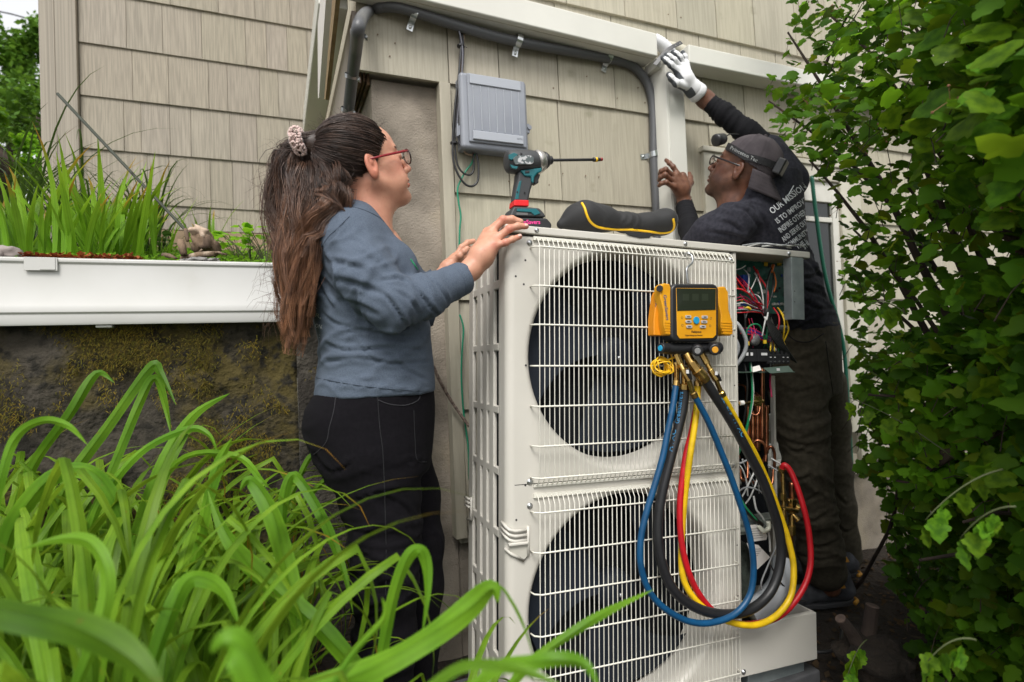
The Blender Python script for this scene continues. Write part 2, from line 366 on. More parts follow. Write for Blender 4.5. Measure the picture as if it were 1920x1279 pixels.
# ---------------- left wing of the house
wing = thing('house', (-.9, 1.19, 1.6), 'left house wing of fluted tan siding above the planting bed', 'house')
mb = MB(); mb.box2((-.94, 1.195, 1.25), (.60, 1.30, 5)); mb.box2((-.94, 1.301, 1.25), (-.85, 5, 5)); obj('wall', mb, M_TRIM, wing)
jl = {1.87: [-.807, -.66, -.37, -.23, -.08, .02, .135, .30], 1.62+.0: None}
for k, z in enumerate([1.765, 1.87, 2.12, 2.37, 2.62, 2.87, 3.12, 3.37]):
    pass
zs = [1.6225+.0, 1.8705, 2.1195, 2.369, 2.619, 2.869, 3.119, 3.369, 3.619]
jo = [[-.81, -.62, -.5, -.30, -.19, -.02, .13, .30], [-.81, -.55, -.46, -.28, -.18, -.085, .05, .17, .30],
      [-.81, -.64, -.57, -.45, -.36, -.185, -.06, .10, .30], [-.81, -.60, -.45, -.275, -.19, -.04, .05, .21, .30],
      [-.81, -.62, -.47, -.30, -.10, .0, .1, .2, .30], [-.81, -.7, -.43, -.22, -.05, .12, .30]]
for k, z in enumerate(zs[:8]):
    js = jo[k] if k < len(jo) else seq(-.81, .30, .12, .26)
    if z == zs[0]: z = zs[0]+.13
    shingles(wing, js, z, zs[k+1]+.012, 1.19, M_SHL, t=.014, gap=.0009, var=(.97, 1.02))
mb = MB(); mb.box2((-.893, 1.155, 1.5), (-.812, 1.195, 5)); obj('corner_board', mb, M_SHL, wing, bevel=.003)
mb = MB(); mb.box2((-.955, 1.165, 1.5), (-.896, 1.194, 5)); obj('corner_board', mb, M_SHL, wing, bevel=.003)
mb = MB(); mb.box2((-.90, 1.172, 1.0), (.336, 1.194, 1.748)); obj('foundation', mb, M_BASE, wing, bevel=.002)
pl = [PX(612, -60, .20), PX(636, -60, .20), PX(614, 186, .20), PX(612, 186, .20)]
mb = MB(); mb.prism(pl, (-.03, 0, 0)); obj('rake_board', mb, mat('rake_white', (.7, .66, .62), .5), wing)
pl = [PX(636.5, -60, .19), PX(645, -60, .19), PX(617, 188, .19), PX(614.5, 186.5, .19)]
mb = MB(); mb.prism(pl, (-.012, 0, 0)); obj('rake_edge', mb, M_WOOD, wing)

# ---------------- retaining wall
def rough_wall(x0, x1, z0, z1, y, nx, nz, amp):
    mb = MB(); vs = []
    for j in range(nz+1):
        for i in range(nx+1):
            x = x0+(x1-x0)*i/nx; z = z0+(z1-z0)*j/nz
            d = amp*(noise.fractal(Vector((x*6, z*6, 0)), 1, 2, 4)) + amp*.5*abs(noise.noise(Vector((x*25, z*25, 5))))
            vs.append((x, y-d, z))
    n = len(vs); vs += [(v[0], y+.06, v[2]) for v in vs]
    fs = [(j*(nx+1)+i, j*(nx+1)+i+1, (j+1)*(nx+1)+i+1, (j+1)*(nx+1)+i) for j in range(nz) for i in range(nx)]
    e = [i for i in range(nx+1)]; top = [nz*(nx+1)+i for i in range(nx+1)]
    fs += [(top[i], top[i+1], top[i+1]+n, top[i]+n) for i in range(nx)] + [(e[i+1], e[i], e[i]+n, e[i+1]+n) for i in range(nx)]
    fs += [((j+1)*(nx+1)+nx, j*(nx+1)+nx, j*(nx+1)+nx+n, (j+1)*(nx+1)+nx+n) for j in range(nz)]
    return mb.add(vs, fs)
rw = obj('retaining_wall', rough_wall(-4.2, .06, -.1, 1.345, .0, 260, 90, .022), M_MOSS, smooth=True, fix=False)
tag(rw, 'mossy rough concrete retaining wall under the long white gutter', 'wall')
rc = obj('retaining_wall', rough_wall(.0605, .337, -.1, 1.33, -.004, 50, 110, .012), mat('rough_grey_concrete', (.066, .058, .047), 1, col2=(.030, .025, .020), nscale=7, bump=1, bscale=90, bdist=.010, col3=(.12, .105, .08), c3=(.55, .75), n3=5), smooth=True, fix=False)
tag(rc, 'bare grey end section of the concrete retaining wall behind the woman', 'wall')

# ---------------- long white gutter on the retaining wall
gx0, gx1 = -1.9, .10
prof = [(0, 1.218), (-.045, 1.214), (-.048, 1.222), (-.048, 1.245), (-.053, 1.250), (-.053, 1.268), (-.050, 1.274), (-.050, 1.384), (-.055, 1.390), (-.055, 1.398), (-.046, 1.402), (-.0, 1.402)]
gut = thing('gutter', (gx0, -.03, 1.21), 'long white plastic gutter channel lying along the retaining wall top', 'gutter')
mb = MB(); mb.prism([(gx0, y-.012, z) for y, z in prof], (gx1-gx0, 0, 0)); obj('channel', mb, M_GUT, gut, bevel=.0015)
a, b = PY(45, 503, -.07), PY(108, 503, -.07)
mb = MB(); mb.box2((a.x, -.0715, 1.364), (b.x, -.0675, 1.4005)); mb.box2((a.x+.035, -.0735, 1.366), (b.x-.004, -.0716, 1.400))
obj('joint_clip', mb, M_GUT, gut, bevel=.004, seg=3)
a = PY(190, 608, -.04); mb = MB(); mb.box2((a.x-.012, -.05, 1.206), (a.x+.028, -.01, 1.2135)); obj('support_clip', mb, M_GUT, gut, bevel=.002)

# ---------------- line set covers
def chan(name, a, b, m, label, bevel=.006, parts=None):
    t = thing(name, a, label, 'duct cover')
    mb = MB(); mb.box2(a, b); obj('cover', mb, m, t, bevel=bevel, seg=3); return t
zc0, zc1, yc = 2.288, 2.382, -.118
e = PY(1234, 106, yc).x
c1 = thing('duct_cover', (.165, yc, zc0), 'long white duct cover running over the grey conduit to the gloved hand', 'duct cover')
fa, fb, fc, fd = PY(793, 0, yc), PY(1234, 106, yc), PY(997, 0, yc), PY(1234, 64, yc); sl = (fb.z-fa.z)/(fb.x-fa.x); zb0 = fa.z+sl*(.165-fa.x); hh_ = ((fd.z-fb.z)+(fc.z-(fa.z+sl*(fc.x-fa.x))))/2
mb = MB(); mb.prism([(.165, yc, zb0), (.165, -.018, zb0), (.165, -.018, zb0+hh_), (.165, yc, zb0+hh_)], (e-.165, 0, sl*(e-.165))); obj('cover', mb, M_WPVC, c1, bevel=.006, seg=3)
mb = MB(); mb.prism([(.17, yc+.022, zb0-.0015), (.17, yc+.0235, zb0-.0015), (.17, yc+.0235, zb0+.002), (.17, yc+.022, zb0+.002)], (e-.175, 0, sl*(e-.175))); obj('seam', mb, M_TRIM, c1)
c1b = chan('duct_cover', (.165, -.0175, zc0), (.262, 1.16, zc1), M_WPVC, 'white duct cover running back along the side wall at left')
xr0 = PY(1289, 119, -.10).x
c2 = chan('duct_cover', (xr0, -.112, 2.283), (xr0+1.6, -.018, 2.362), M_WPVC, 'white duct cover right of the gloved hand running behind the bush')
v0, v1 = PY(1250, 250, -.10).x, PY(1287, 250, -.10).x
c3 = thing('duct_cover', (v0, -.1, .4), 'upright white duct cover held by both hands of the man', 'duct cover')
mb = MB(); zt = PY(1262, 112, -.10).z
mb.prism([(v0-.012, -.018, .45), (v0-.012, -.07, .45), (v0+.006, -.104, .45), (v1-.006, -.104, .45), (v1+.012, -.07, .45), (v1+.012, -.018, .45)], (0, 0, zt-.45))
obj('cover', mb, M_WPVC, c3, bevel=.003); mb = MB(); mb.box2((v0+.012, -.1065, .46), (v0+.018, -.1035, zt-.004)); obj('ridge', mb, M_WPVC, c3, bevel=.001)
# elbow piece, insulated lines and black strap at the gap
el = thing('pipe_insulation', PY(1262, 95, -.06), 'white ribbed insulated pipe curving out of the duct cover end', 'pipe')
mb = MB(); pts = catmull([PY(1225, 75, -.06), PY(1245, 88, -.07), PY(1262, 112, -.07), PY(1268, 150, -.06)], 10)
for k in range(len(pts)-1): pass
mb.tube(pts, [.027+(.0022 if i % 2 else 0) for i in range(len(pts))], 14); obj('ribbed_sleeve', mb, mat('white_sleeve', (.72, .72, .74), .5), el, smooth=True)
mb = MB(); mb.tube(catmull([PY(1240, 84, -.045), PY(1275, 92, -.045), PY(1300, 104, -.045)], 8), .02, 12); obj('inner_pipe', mb, M_CREAM, el, smooth=True)
st = thing('strap', PY(1255, 100, -.11), 'black perforated hanger strap sticking up above the gloved hand', 'strap')
mb = MB(); mb.ribbon([PY(1228, 121, -.112), PY(1238, 108, -.116), PY(1252, 93, -.12), PY(1262, 87, -.125), PY(1278, 79, -.13)], [.018]*5, Vector((.2, .3, 1)), 0)
o_ = obj('band', mb, mat('black_steel', (.03, .03, .032), .4), st); s_ = o_.modifiers.new('s', 'SOLIDIFY'); s_.thickness = .002
mb = MB()
for q in ((1267, 85), (1275, 81)): mb.cyl(PY(*q, -.134), PY(*q, -.138)+Vector((0, 0, 0)), .0022, 8)
obj('hole', mb, M_WPVC, st)
mb = MB(); mb.box2((e+.004, -.10, zc0-.045), (e+.03, -.02, zc0-.004)); tag(obj('elbow_fitting', mb, M_WPVC, bevel=.004), 'small cream elbow fitting under the end of the duct cover', 'fitting')

# ---------------- grey conduit with pipe straps
cond = thing('conduit', (.3, -.03, 2.2), 'thick grey flexible conduit bending around the shingled wall corner', 'conduit')
cp_ = [PX(640, 300, .245), PX(651, 225, .245), PX(660, 150, .245), PX(667, 95, .24), PX(674, 45, .235), PY(690, 22, -.03), PY(715, 14, -.035), PY(745, 14, -.058), PY(800, 30, -.058), PY(870, 52, -.055),
       PY(960, 76, -.05), PY(1060, 95, -.045), PY(1140, 110, -.04), PY(1180, 121, -.03), PY(1207, 145, -.03), PY(1221, 180, -.03), PY(1225, 225, -.03), PY(1226, 300, -.03), PY(1230, 380, -.03), PY(1233, 470, -.03), PY(1238, 600, -.03)]
pts = catmull(cp_, 26); mb = MB(); mb.tube(pts, [.0178+(.0008 if i % 2 else 0) for i in range(len(pts))], 16)
obj('flexible_tube', mb, M_COND, cond, smooth=True)
def strap_on(p, q, nrm, wd=.011):                                  # p: on tube, q: screw tab direction point
    ax = (q-p).normalized(); tdir = ax.cross(nrm).normalized(); mb = MB(); arc = []
    for k in range(9):
        a = math.pi*(k/8); arc.append(p - ax*math.cos(a)*.0225*-1 + nrm*math.sin(a)*.0225 - ax*0)
    arc = [p+ax*(.0225*math.cos(a))+nrm*(.0225*math.sin(a)) for a in [math.pi*k/8 for k in range(9)]]
    arc = [p+ax*.055-nrm*.018, p+ax*.028-nrm*.018]+[arc[0]-nrm*.01]+arc+[p-ax*.0225-nrm*.012]
    vs = []; 
    for c_ in arc: vs += [c_-tdir*wd, c_+tdir*wd]
    mb.add(vs, [(2*i, 2*i+1, 2*i+3, 2*i+2) for i in range(len(arc)-1)])
    o = obj('pipe_strap', mb, M_ZINC, cond, fix=False); s = o.modifiers.new('s', 'SOLIDIFY'); s.thickness = .0016; s.offset = 0
    mb = MB(); c_ = p+ax*.043-nrm*.0165; mb.lathe(c_, nrm, [(-.002, .006), (.002, .006), (.004, .003), (.0045, .0001)], 10); obj('screw', mb, M_ZINC, o, smooth=True)
NY = Vector((0, -1, 0))
for a, b in (((777, 26), (770, 50)), ((972, 76), (969, 98)), ((1141, 108), (1136, 130)), ((1226, 290), (1200, 292))):
    strap_on(PY(*a, -.052 if a[0] < 1000 else -.038 if a[0] < 1200 else -.03), PY(*b, -.052 if a[0] < 1000 else -.038 if a[0] < 1200 else -.03), NY)
for a in ((672, 62), (660, 142), (652, 205)): strap_on(PX(*a, .243), PX(a[0]+6, a[1]+12, .243), Vector((-1, 0, 0)), .006)

# ---------------- utility box
B0 = PY(868, 142, -.06)
def pl4(pts, y): return [PY(*p, y) for p in pts]
ub = thing('utility_box', PY(930, 290, 0), 'grey plastic utility box with ribbed cover on the shingled wall', 'utility box')
bx0, bx1, bz0, bz1 = PY(864, 200, -.09).x, PY(990, 210, -.09).x, PY(930, 283, -.09).z, PY(930, 143, -.09).z
cx_ = (bx0+bx1)/2; w_ = bx1-bx0; h_ = bz1-bz0
mb = MB(); mb.box2((bx0+.006, -.055, bz0+.006), (bx1-.006, -.017, bz1-.006)); obj('base', mb, M_GREYBOX, ub, bevel=.004)
mb = MB(); mb.box2((bx0, -.088, bz0), (bx1, -.0555, bz1)); obj('cover', mb, M_GREYBOX, ub, bevel=.014, seg=4)
mb = MB(); mb.box2((bx0+.026, -.096, bz0+.022), (bx1-.012, -.0875, bz1-.006)); cv = obj('raised_panel', mb, M_GREYBOX, ub, bevel=.005, seg=3)
mb = MB(); mb.box2((bx0+.034, -.1005, bz1-.045), (bx1-.03, -.0955, bz1-.01)); obj('top_band', mb, M_GREYBOX2, ub, bevel=.002)
mb = MB(); mb.box2((bx0+.038, -.104, bz0+.03), (bx1-.028, -.0955, bz0+.062)); obj('lower_band', mb, M_GREYBOX2, ub, bevel=.003)
for k in range(7):
    x = bx0+.045+k*(w_-.085)/6; mb = MB(); mb.box2((x-.0016, -.0995, bz0+.066), (x+.0016, -.0955, bz1-.05)); obj('rib', mb, M_GREYBOX2, ub, bevel=.0007, seg=1)
mb = MB(); mb.box2((bx0-.009, -.072, bz0+.05), (bx0-.0005, -.045, bz0+.085)); mb.cyl((bx0-.009, -.072, bz0+.045), (bx0-.009, -.072, bz0+.09), .003, 8); obj('hinge', mb, M_GREYBOX, ub, bevel=.001)
mb = MB(); mb.box2((bx1+.0005, -.07, bz0+.09), (bx1+.014, -.045, bz0+.125)); mb.cyl((bx1+.012, -.075, bz0+.11), (bx1+.012, -.045, bz0+.11), .009, 12); obj('latch', mb, M_GREYBOX, ub, bevel=.001)
text_obj('embossed_text', 'KEPTEL', .007, Matrix.Translation((bx1-.056, -.1042, bz0+.046)) @ Matrix.Rotation(R_(90), 4, 'X'), M_GREYBOX, ub, .0005)
# ---------------- cables left of the box
def cable(name, pix, y, r, m, label, cat='cable', n=8, group=None, seg=8, yfun=None):
    pts = [PY(px, py, (y if not hasattr(y, '__len__') else y[i])) for i, (px, py) in enumerate(pix)]
    mb = MB(); mb.tube(catmull(pts, seg), r, n); o = obj(name, mb, m, smooth=True); return tag(o, label, cat, group)
gB = 'black cables hanging beside the utility box'
cable('cable', [(850, 36), (860, 60), (864, 85), (862, 120), (858, 160), (853, 200), (849, 260), (850, 300), (858, 325), (872, 345), (886, 349), (896, 338), (897, 310), (893, 288)], -.05, .0042, M_BLKCABLE, 'black cable looping lowest under the grey utility box', group=gB)
cable('cable', [(853, 36), (866, 62), (869, 90), (867, 130), (861, 170), (855, 220), (853, 270), (857, 305), (866, 322), (880, 328), (888, 318), (888, 288)], -.042, .0038, M_BLKCABLE, 'black cable looping just above the lowest loop under the grey box', group=gB)
cable('cable', [(856, 40), (867, 90), (865, 150), (860, 200), (857, 240), (860, 262), (866, 276)], -.055, .0036, mat('grey_cable', (.11, .11, .13), .4), 'grey cable at the right of the black cables beside the box', group=gB)
cable('cable', [(872, 50), (868, 90), (864, 140), (862, 190), (862, 240), (864, 270), (872, 286), (884, 291), (888, 287)], -.035, .0038, M_BEIGEC, 'beige cable running with the black cables into the utility box')
cable('ground_wire', [(890, 288), (885, 305), (874, 320), (864, 338), (858, 355), (860, 380), (864, 405), (862, 430), (861, 470), (858, 520), (862, 560)], -.035, .0034, M_GRNCABLE, 'green ground wire running down from the utility box')
cable('ground_wire', [(862, 590), (869, 615), (867, 650), (865, 700), (868, 760), (873, 800), (878, 840), (880, 900)], -.035, .0034, M_GRNCABLE, 'green wire on the trim board low beside the louvred side')
cable('rope', [(812, 685), (825, 715), (845, 750), (862, 775), (880, 800)], [-.06, -.06, -.05, -.05, -.06], .0055, mat('rope_beige', (.25, .19, .15), .9, col2=(.1, .07, .06), nscale=120, bump=1, bscale=200), 'speckled beige rope slanting between the woman and the unit', 'rope')
for q in ((864, 86), (851, 268)):
    c = PY(*q, -.045); mb = MB(); mb.lathe(c-Vector((0, 0, .004)), (0, 0, 1), [(0, .014), (.006, .014)], 12); mb.cyl(c+Vector((.012, 0, 0)), c+Vector((.022, -.004, -.004)), .0018, 6)
    tag(obj('cable_tie', mb, M_BLKCABLE), 'black zip tie around the cable bundle '+('above' if q[1] < 100 else 'left of')+' the grey utility box', 'cable tie')
# ================================================================ outdoor unit
M_UNIT = mat('ivory_enamel', (.58, .555, .50), .38, col2=(.545, .52, .465), nscale=3, col3=(.47, .44, .38), c3=(.62, .95), n3=7, bump=.05, bscale=200, bdist=.0005, spec=.45)
M_WIRE = mat('coated_wire', (.72, .70, .62), .35)
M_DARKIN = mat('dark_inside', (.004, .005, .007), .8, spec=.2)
M_FAN = mat('fan_plastic', (.011, .015, .023), .6, spec=.2)
M_COIL = mat('coil_fins', (.006, .018, .026), .5, metal=.2)
M_GALV = mat('galvanised', (.33, .37, .37), .45, metal=.5, col2=(.25, .29, .29), nscale=18)
M_COPPER = mat('copper_pipe', (.55, .22, .11), .32, metal=.95, col2=(.25, .09, .05), nscale=22)
M_BRASS = mat('brass', (.62, .42, .14), .25, metal=.95, col2=(.4, .25, .08), nscale=40)
M_PCB = mat('circuit_board', (.02, .13, .095), .35, col2=(.012, .08, .06), nscale=60)
M_SCREW = mat('screw_steel', (.5, .51, .52), .3, metal=.9)
M_BLK = mat('black_plastic', (.02, .02, .022), .38)
unit = thing('outdoor_unit', (0, 0, 0), 'tall ivory two-fan heat pump unit with wire grilles and open wiring bay', 'heat pump', M=UM)
def U(name, mb, m, parent=None, **k): return obj(name, mb, m, parent or unit, space='local', **k)
def screw(x, z, y=-.001, r=.006, parent=None, nrm=(0, -1, 0)):
    mb = MB(); mb.lathe((x, y, z), nrm, [(0, r*1.35), (.001, r*1.35), (.0012, r*.9), (.004, r*.85), (.005, r*.5), (.0045, .0001)], 12); return U('screw', mb, M_SCREW, parent, smooth=True)
SX = .745                                    # start of the service opening
def cell(zlo, zhi, cz, x0=.022, x1=SX, cx=.366, R=.318, r=.293):
    mb = MB(); n = 72; vs = []; fs = []
    rings = [(R, 0), (R-.008, .002), (R-.017, .012), (r+.002, .03), (r, .055), (r, .10)]
    for rr, y in rings:
        for k in range(n): a = 2*math.pi*k/n; vs.append((cx+rr*math.cos(a), y, cz+rr*math.sin(a)))
    for i in range(len(rings)-1):
        for k in range(n): fs.append((i*n+k, i*n+(k+1) % n, (i+1)*n+(k+1) % n, (i+1)*n+k))
    o = len(vs)                                                      # rim of the plate: project each ray on the rectangle
    for k in range(n):
        a = 2*math.pi*k/n; c, s = math.cos(a), math.sin(a)
        tx = ((x1-cx) if c > 0 else (x0-cx))/c if abs(c) > 1e-6 else 9; tz = ((zhi-cz) if s > 0 else (zlo-cz))/s if abs(s) > 1e-6 else 9
        t = min(tx, tz); vs.append((cx+c*t, 0, cz+s*t))
    for k in range(n): fs.append((o+k, o+(k+1) % n, (k+1) % n, k))
    # corners
    for (X, Z) in ((x0, zlo), (x1, zlo), (x1, zhi), (x0, zhi)):
        a = math.atan2(Z-cz, X-cx) % (2*math.pi); k = int(a/(2*math.pi)*n); vs.append((X, 0, Z)); fs.append((len(vs)-1, o+(k+1) % n, o+k))
    mb.add(vs, fs); return mb
fp = U('front_panel', cell(.683, 1.333, 1.013), M_UNIT, fix=True)
for p in fp.data.polygons: p.use_smooth = True
fp.modifiers.new('e', 'EDGE_SPLIT').split_angle = R_(40)
fp2 = U('front_panel', cell(.02, .681, .335), M_UNIT, fix=True)
for p in fp2.data.polygons: p.use_smooth = True
fp2.modifiers.new('e', 'EDGE_SPLIT').split_angle = R_(40)
# rounded corner column between front and side
mb = MB(); k = 10; vs = []
for z in (.02, 1.334):
    for i in range(k+1): a = math.pi/2*i/k; vs.append((.022-.022*math.sin(a), .022-.022*math.cos(a), z))
    vs.append((0, .045, z))
m_ = k+2; mb.add(vs, [(i, i+1, m_+i+1, m_+i) for i in range(m_-1)]); U('corner_panel', mb, M_UNIT, smooth=True)
# side panel with slots: bars between slots
sp = []
cols = [.064, .112, .160, .208, .256, .304]; zr = [.03, .085, .255, .28, .43, .455, .62, .645, .80, .825, .985, 1.01, 1.17, 1.195, 1.31, 1.334]
mb = MB(); mb.box2((.0, .0451, .02), (.012, .066, 1.334)); mb.box2((.0, .306, .02), (.012, .35, 1.334)); 
for q in range(4):
    y = .066+.060*q
    mb2 = None
rows = [(.02, .06), (.20, .222), (.365, .387), (.53, .552), (.695, .717), (.86, .882), (1.03, 1.052), (1.20, 1.225), (1.31, 1.334)]
for a, b in rows: mb.box2((.0005, .0661, a), (.0115, .3059, b))
for q in range(1, 4):
    y = .066+.060*q; mb.box2((.0, y-.0195, .0601), (.012, y+.0195, 1.3099))
U('louvred_panel', mb, M_UNIT, bevel=.004, seg=2)
mb = MB()
for q in range(60):
    y = .07+q*.0039; mb.box2((.024, y, .06), (.045, y+.0014, 1.31))
c_ = U('coil', mb, M_COIL); c_['kind'] = 'stuff'
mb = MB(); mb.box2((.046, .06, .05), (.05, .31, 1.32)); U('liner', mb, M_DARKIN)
# lid
mb = MB(); mb.box2((-.006, -.008, UH-.021), (UW, UD+.004, UH)); U('lid', mb, M_UNIT, bevel=.0035, seg=3)
# inner walls, back, partition, base, service post
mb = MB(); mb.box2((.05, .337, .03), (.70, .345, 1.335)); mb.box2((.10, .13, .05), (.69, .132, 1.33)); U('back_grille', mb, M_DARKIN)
mb = MB(); mb.box2((SX-.012, .003, .02), (SX-.004, .34, 1.335)); U('partition', mb, M_GALV)
mb = MB(); mb.box2((SX-.003, -.002, .215), (SX+.006, .03, 1.338)); U('edge_post', mb, M_UNIT, bevel=.001)
mb = MB(); mb.box2((.0, .0, .0), (SX-.002, .35, .0195)); U('base_pan', mb, M_UNIT, bevel=.002)
# low cover of the service bay
mb = MB(); mb.box2((SX-.035, -.006, .062), (1.045, .0, .208)); mb.box2((1.039, .0005, .062), (1.045, .30, .208)); mb.box2((SX, .0005, .2), (1.0385, .012, .2075)); U('service_cover', mb, M_UNIT, bevel=.0025)
mb = MB(); mb.box2((SX, .013, .062), (1.038, .345, .07)); U('bay_floor', mb, M_UNIT)
screw(SX+.005, .078, -.0065); 
mb = MB(); mb.box2((.80, .03, .0), (1.03, .30, .055)); U('foot', mb, M_GALV, bevel=.004)
# fans
for cz in (1.013, .335):
    f = MB(); f.lathe((.366, .055, cz), (0, 1, 0), [(0, .02), (.003, .055), (.03, .062), (.06, .062)], 28); hub = U('fan', f, M_FAN, smooth=True)
    for k in range(3):
        b = MB(); vs = []; n1, n2 = 9, 9; a0 = 2*math.pi*k/3+.4
        for i in range(n1+1):
            r = .06+(.22)*i/n1
            for j in range(n2+1):
                t = j/n2; a = a0+(t-.5)*(1.05+.5*i/n1)+.35*i/n1; vs.append((.366+r*math.cos(a), .105-.055*(t-.5)*1.4-.01*math.sin(t*3.1), cz+r*math.sin(a)))
        b.add(vs, [(i*(n2+1)+j, i*(n2+1)+j+1, (i+1)*(n2+1)+j+1, (i+1)*(n2+1)+j) for i in range(n1) for j in range(n2)])
        U('blade', b, M_FAN, hub, smooth=True)
    s = MB(); s.ball((.366, .052, cz), .006, 8); U('hub_nut', s, M_SCREW, hub, smooth=True)
# grilles
def grille(z1, z0, hz, topbend=True):
    g = MB(); yF = -.026; gx0, gx1 = .078, .716
    gr = None
    wires = []
    for k, z in enumerate(hz):
        mb = MB(); x0 = .066
        mb.tube([(x0, -.001, z), (x0+.004, yF*.7, z), (gx0+.008, yF-.002, z), (gx1+.004, yF-.002, z), (gx1+.010, yF*.5, z), (gx1+.011, -.001, z)], .0023, 6)
        if gr is None: gr = U('fan_grille', mb, M_WIRE, smooth=True)
        else: U('cross_wire', mb, M_WIRE, gr, smooth=True)
    n = 46; me = None
    for i in range(n):
        x = gx0+.004+(gx1-gx0)*i/(n-1)
        if me is None:
            mb = MB(); mb.tube([(0, -.002, z1+.012), (0, yF*.55, z1+.008), (0, yF, z1-.010), (0, yF-.0005, (z0+z1)/2), (0, yF, z0+.012), (0, yF*.5, z0-.008), (0, -.002, z0-.014)], .00138, 5)
            w = U('grille_wire', mb, M_WIRE, gr, smooth=True); me = w.data; w.location = (x, 0, 0)
        else:
            w = bpy.data.objects.new('grille_wire', me); COL.objects.link(w); w.parent = gr; w.location = (x, 0, 0)
    # rim strip the wires land on
    for a_, b_ in ((z1+.006, z1+.016), (z0-.016, z0-.010)): mb = MB(); mb.box2((gx0-.004, -.006, a_), (gx1+.006, -.0005, b_)); U('grille_rim', mb, M_WIRE, gr)
    for (sx, sz) in ((.064, hz[0]+.014), (gx1+.016, hz[0]+.012), (.064, hz[-1]-.012), (gx1+.016, hz[-1]-.01)): screw(sx, sz, parent=gr)
    return gr
def zz(py, px=1000): return UP(px, py).z
grille(1.318, .690, [1.303, 1.20, 1.098, .99, .885, .782, .700])
grille(.640, .018, [.612, .51, .405, .30, .195, .09, .03])
for q in ((985, 488), (967, 518), (982, 533), (986, 685), (985, 910), (968, 975), (990, 1175)):
    p = UP(*q); mb = MB(); mb.cyl((p.x, -.0006, p.z), (p.x, .004, p.z), .0028, 10); U('screw_hole', mb, M_BLK)
for q in ((1006, 430), (1285, 454)):
    p = UP(*q, w=-.008); screw(p.x, UH-.010, -.0082, .005)
for z in (.30, .45, .63, .78, .93, 1.08, 1.22): mb = MB(); mb.cyl((SX-.006, -.0006, z), (SX-.006, .004, z), .0022, 8); U('screw_hole', mb, M_BLK)
p = UP(1480, 478); screw(p.x-.01, UH-.011, -.0082, .005)
# moulded handles
def handle(cy0, cz, flip=False):
    mb = MB()
    for k in range(3):
        z = cz+.030-k*.013
        mb.tube([(-.003, .03, z+.012), (.0, .006, z+.006), (.006, -.003, z), (.02, -.007, z-.004), (.052, -.006, z-.004)], [.0045]*5, 6)
    mb.tube([(.058, -.004, cz+.035), (.058, -.004, cz-.04), (.045, -.004, cz-.052), (.01, -.004, cz-.03), (-.001, .01, cz-.02)], .0045, 6)
    h = U('handle', mb, M_UNIT, smooth=True)
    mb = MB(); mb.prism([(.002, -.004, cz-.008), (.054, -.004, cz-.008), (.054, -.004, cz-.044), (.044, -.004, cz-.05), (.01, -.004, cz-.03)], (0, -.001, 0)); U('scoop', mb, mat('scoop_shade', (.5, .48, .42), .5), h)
    mb = MB(); mb.box2((.002, -.014, cz-.010), (.056, -.002, cz-.002)); U('lip', mb, M_UNIT, h, bevel=.003)
handle(0, UP(955, 1015).z)
mb = MB(); zc = UPX(887, 950, 0).z
for k in range(3): mb.tube([(-.008, .31, zc+.02-k*.012), (-.010, .352, zc+.02-k*.012)], .004, 6)
mb.tube([(-.004, .305, zc+.028), (-.004, .303, zc-.04), (-.004, .35, zc-.05)], .004, 6); U('handle', mb, M_UNIT, smooth=True)
# ---------------- control box in the service bay
def QP(px, py, w=.02): return UP(px, py, w)
cb0, cb1 = SX+.008, 1.02
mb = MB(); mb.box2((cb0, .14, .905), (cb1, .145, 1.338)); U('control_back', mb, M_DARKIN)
mb = MB(); a = QP(1478, 480, .0); b = QP(1503, 600, .0)
mb.box2((a.x-.001, -.012, b.z), (a.x+.002, .02, 1.337)); mb.box2((a.x+.002, -.012, b.z), (b.x, -.0105, 1.337)); U('bracket', mb, M_GALV, bevel=.0008)
for q in ((1490, 546), (1490, 566)): p = QP(*q, -.0125); mb = MB(); mb.cyl((p.x, -.0122, p.z), (p.x, -.0128, p.z), .0018, 8); U('bracket_hole', mb, M_BLK)
pb0, pb1 = QP(1378, 585, .10), QP(1474, 482, .10)
mb = MB(); mb.box2((cb0+.004, .10, pb0.z), (pb1.x, .103, pb1.z)); pcb = U('circuit_board', mb, M_PCB, bevel=.0005)
rs = random.Random(3)
def lp(x, y, z): return (x, y, z)
cm = {'cap_blue': (.01, .05, .3), 'relay_black': (.02, .02, .02), 'conn_white': (.55, .55, .5), 'chip': (.015, .015, .017), 'conn_yellow': (.7, .45, .02), 'comp_grey': (.2, .22, .22)}
for k in range(46):
    nm = rs.choice(list(cm)); x = rs.uniform(cb0+.012, pb1.x-.015); z = rs.uniform(pb0.z+.01, pb1.z-.01); s = rs.uniform(.004, .013); s2 = rs.uniform(.004, .014); mb = MB()
    if nm == 'cap_blue' and rs.random() < .6: mb.cyl((x, .0995, z), (x, .085, z), s*.6, 10); nmn = 'capacitor'
    else: mb.box2((x-s/2, .0995-s*.7, z-s2/2), (x+s/2, .0995, z+s2/2)); nmn = 'chip' if nm in ('chip', 'relay_black') else 'connector'
    U(nmn, mb, mat(nm, cm[nm], .4), pcb, bevel=.0005, seg=1)
q = QP(1392, 526, .09); mb = MB(); mb.box2((q.x-.014, .07, q.z-.016), (q.x+.014, .0995, q.z+.016)); U('transformer', mb, mat('cap_blue', (0,)*3), pcb, bevel=.002)
for k in range(4):
    p = QP(1452+k*7, 570, .09); mb = MB(); mb.box2((p.x-.002, .088, p.z-.004), (p.x+.002, .0995, p.z+.004)); U('pin', mb, mat('conn_white', (0,)*3), pcb)
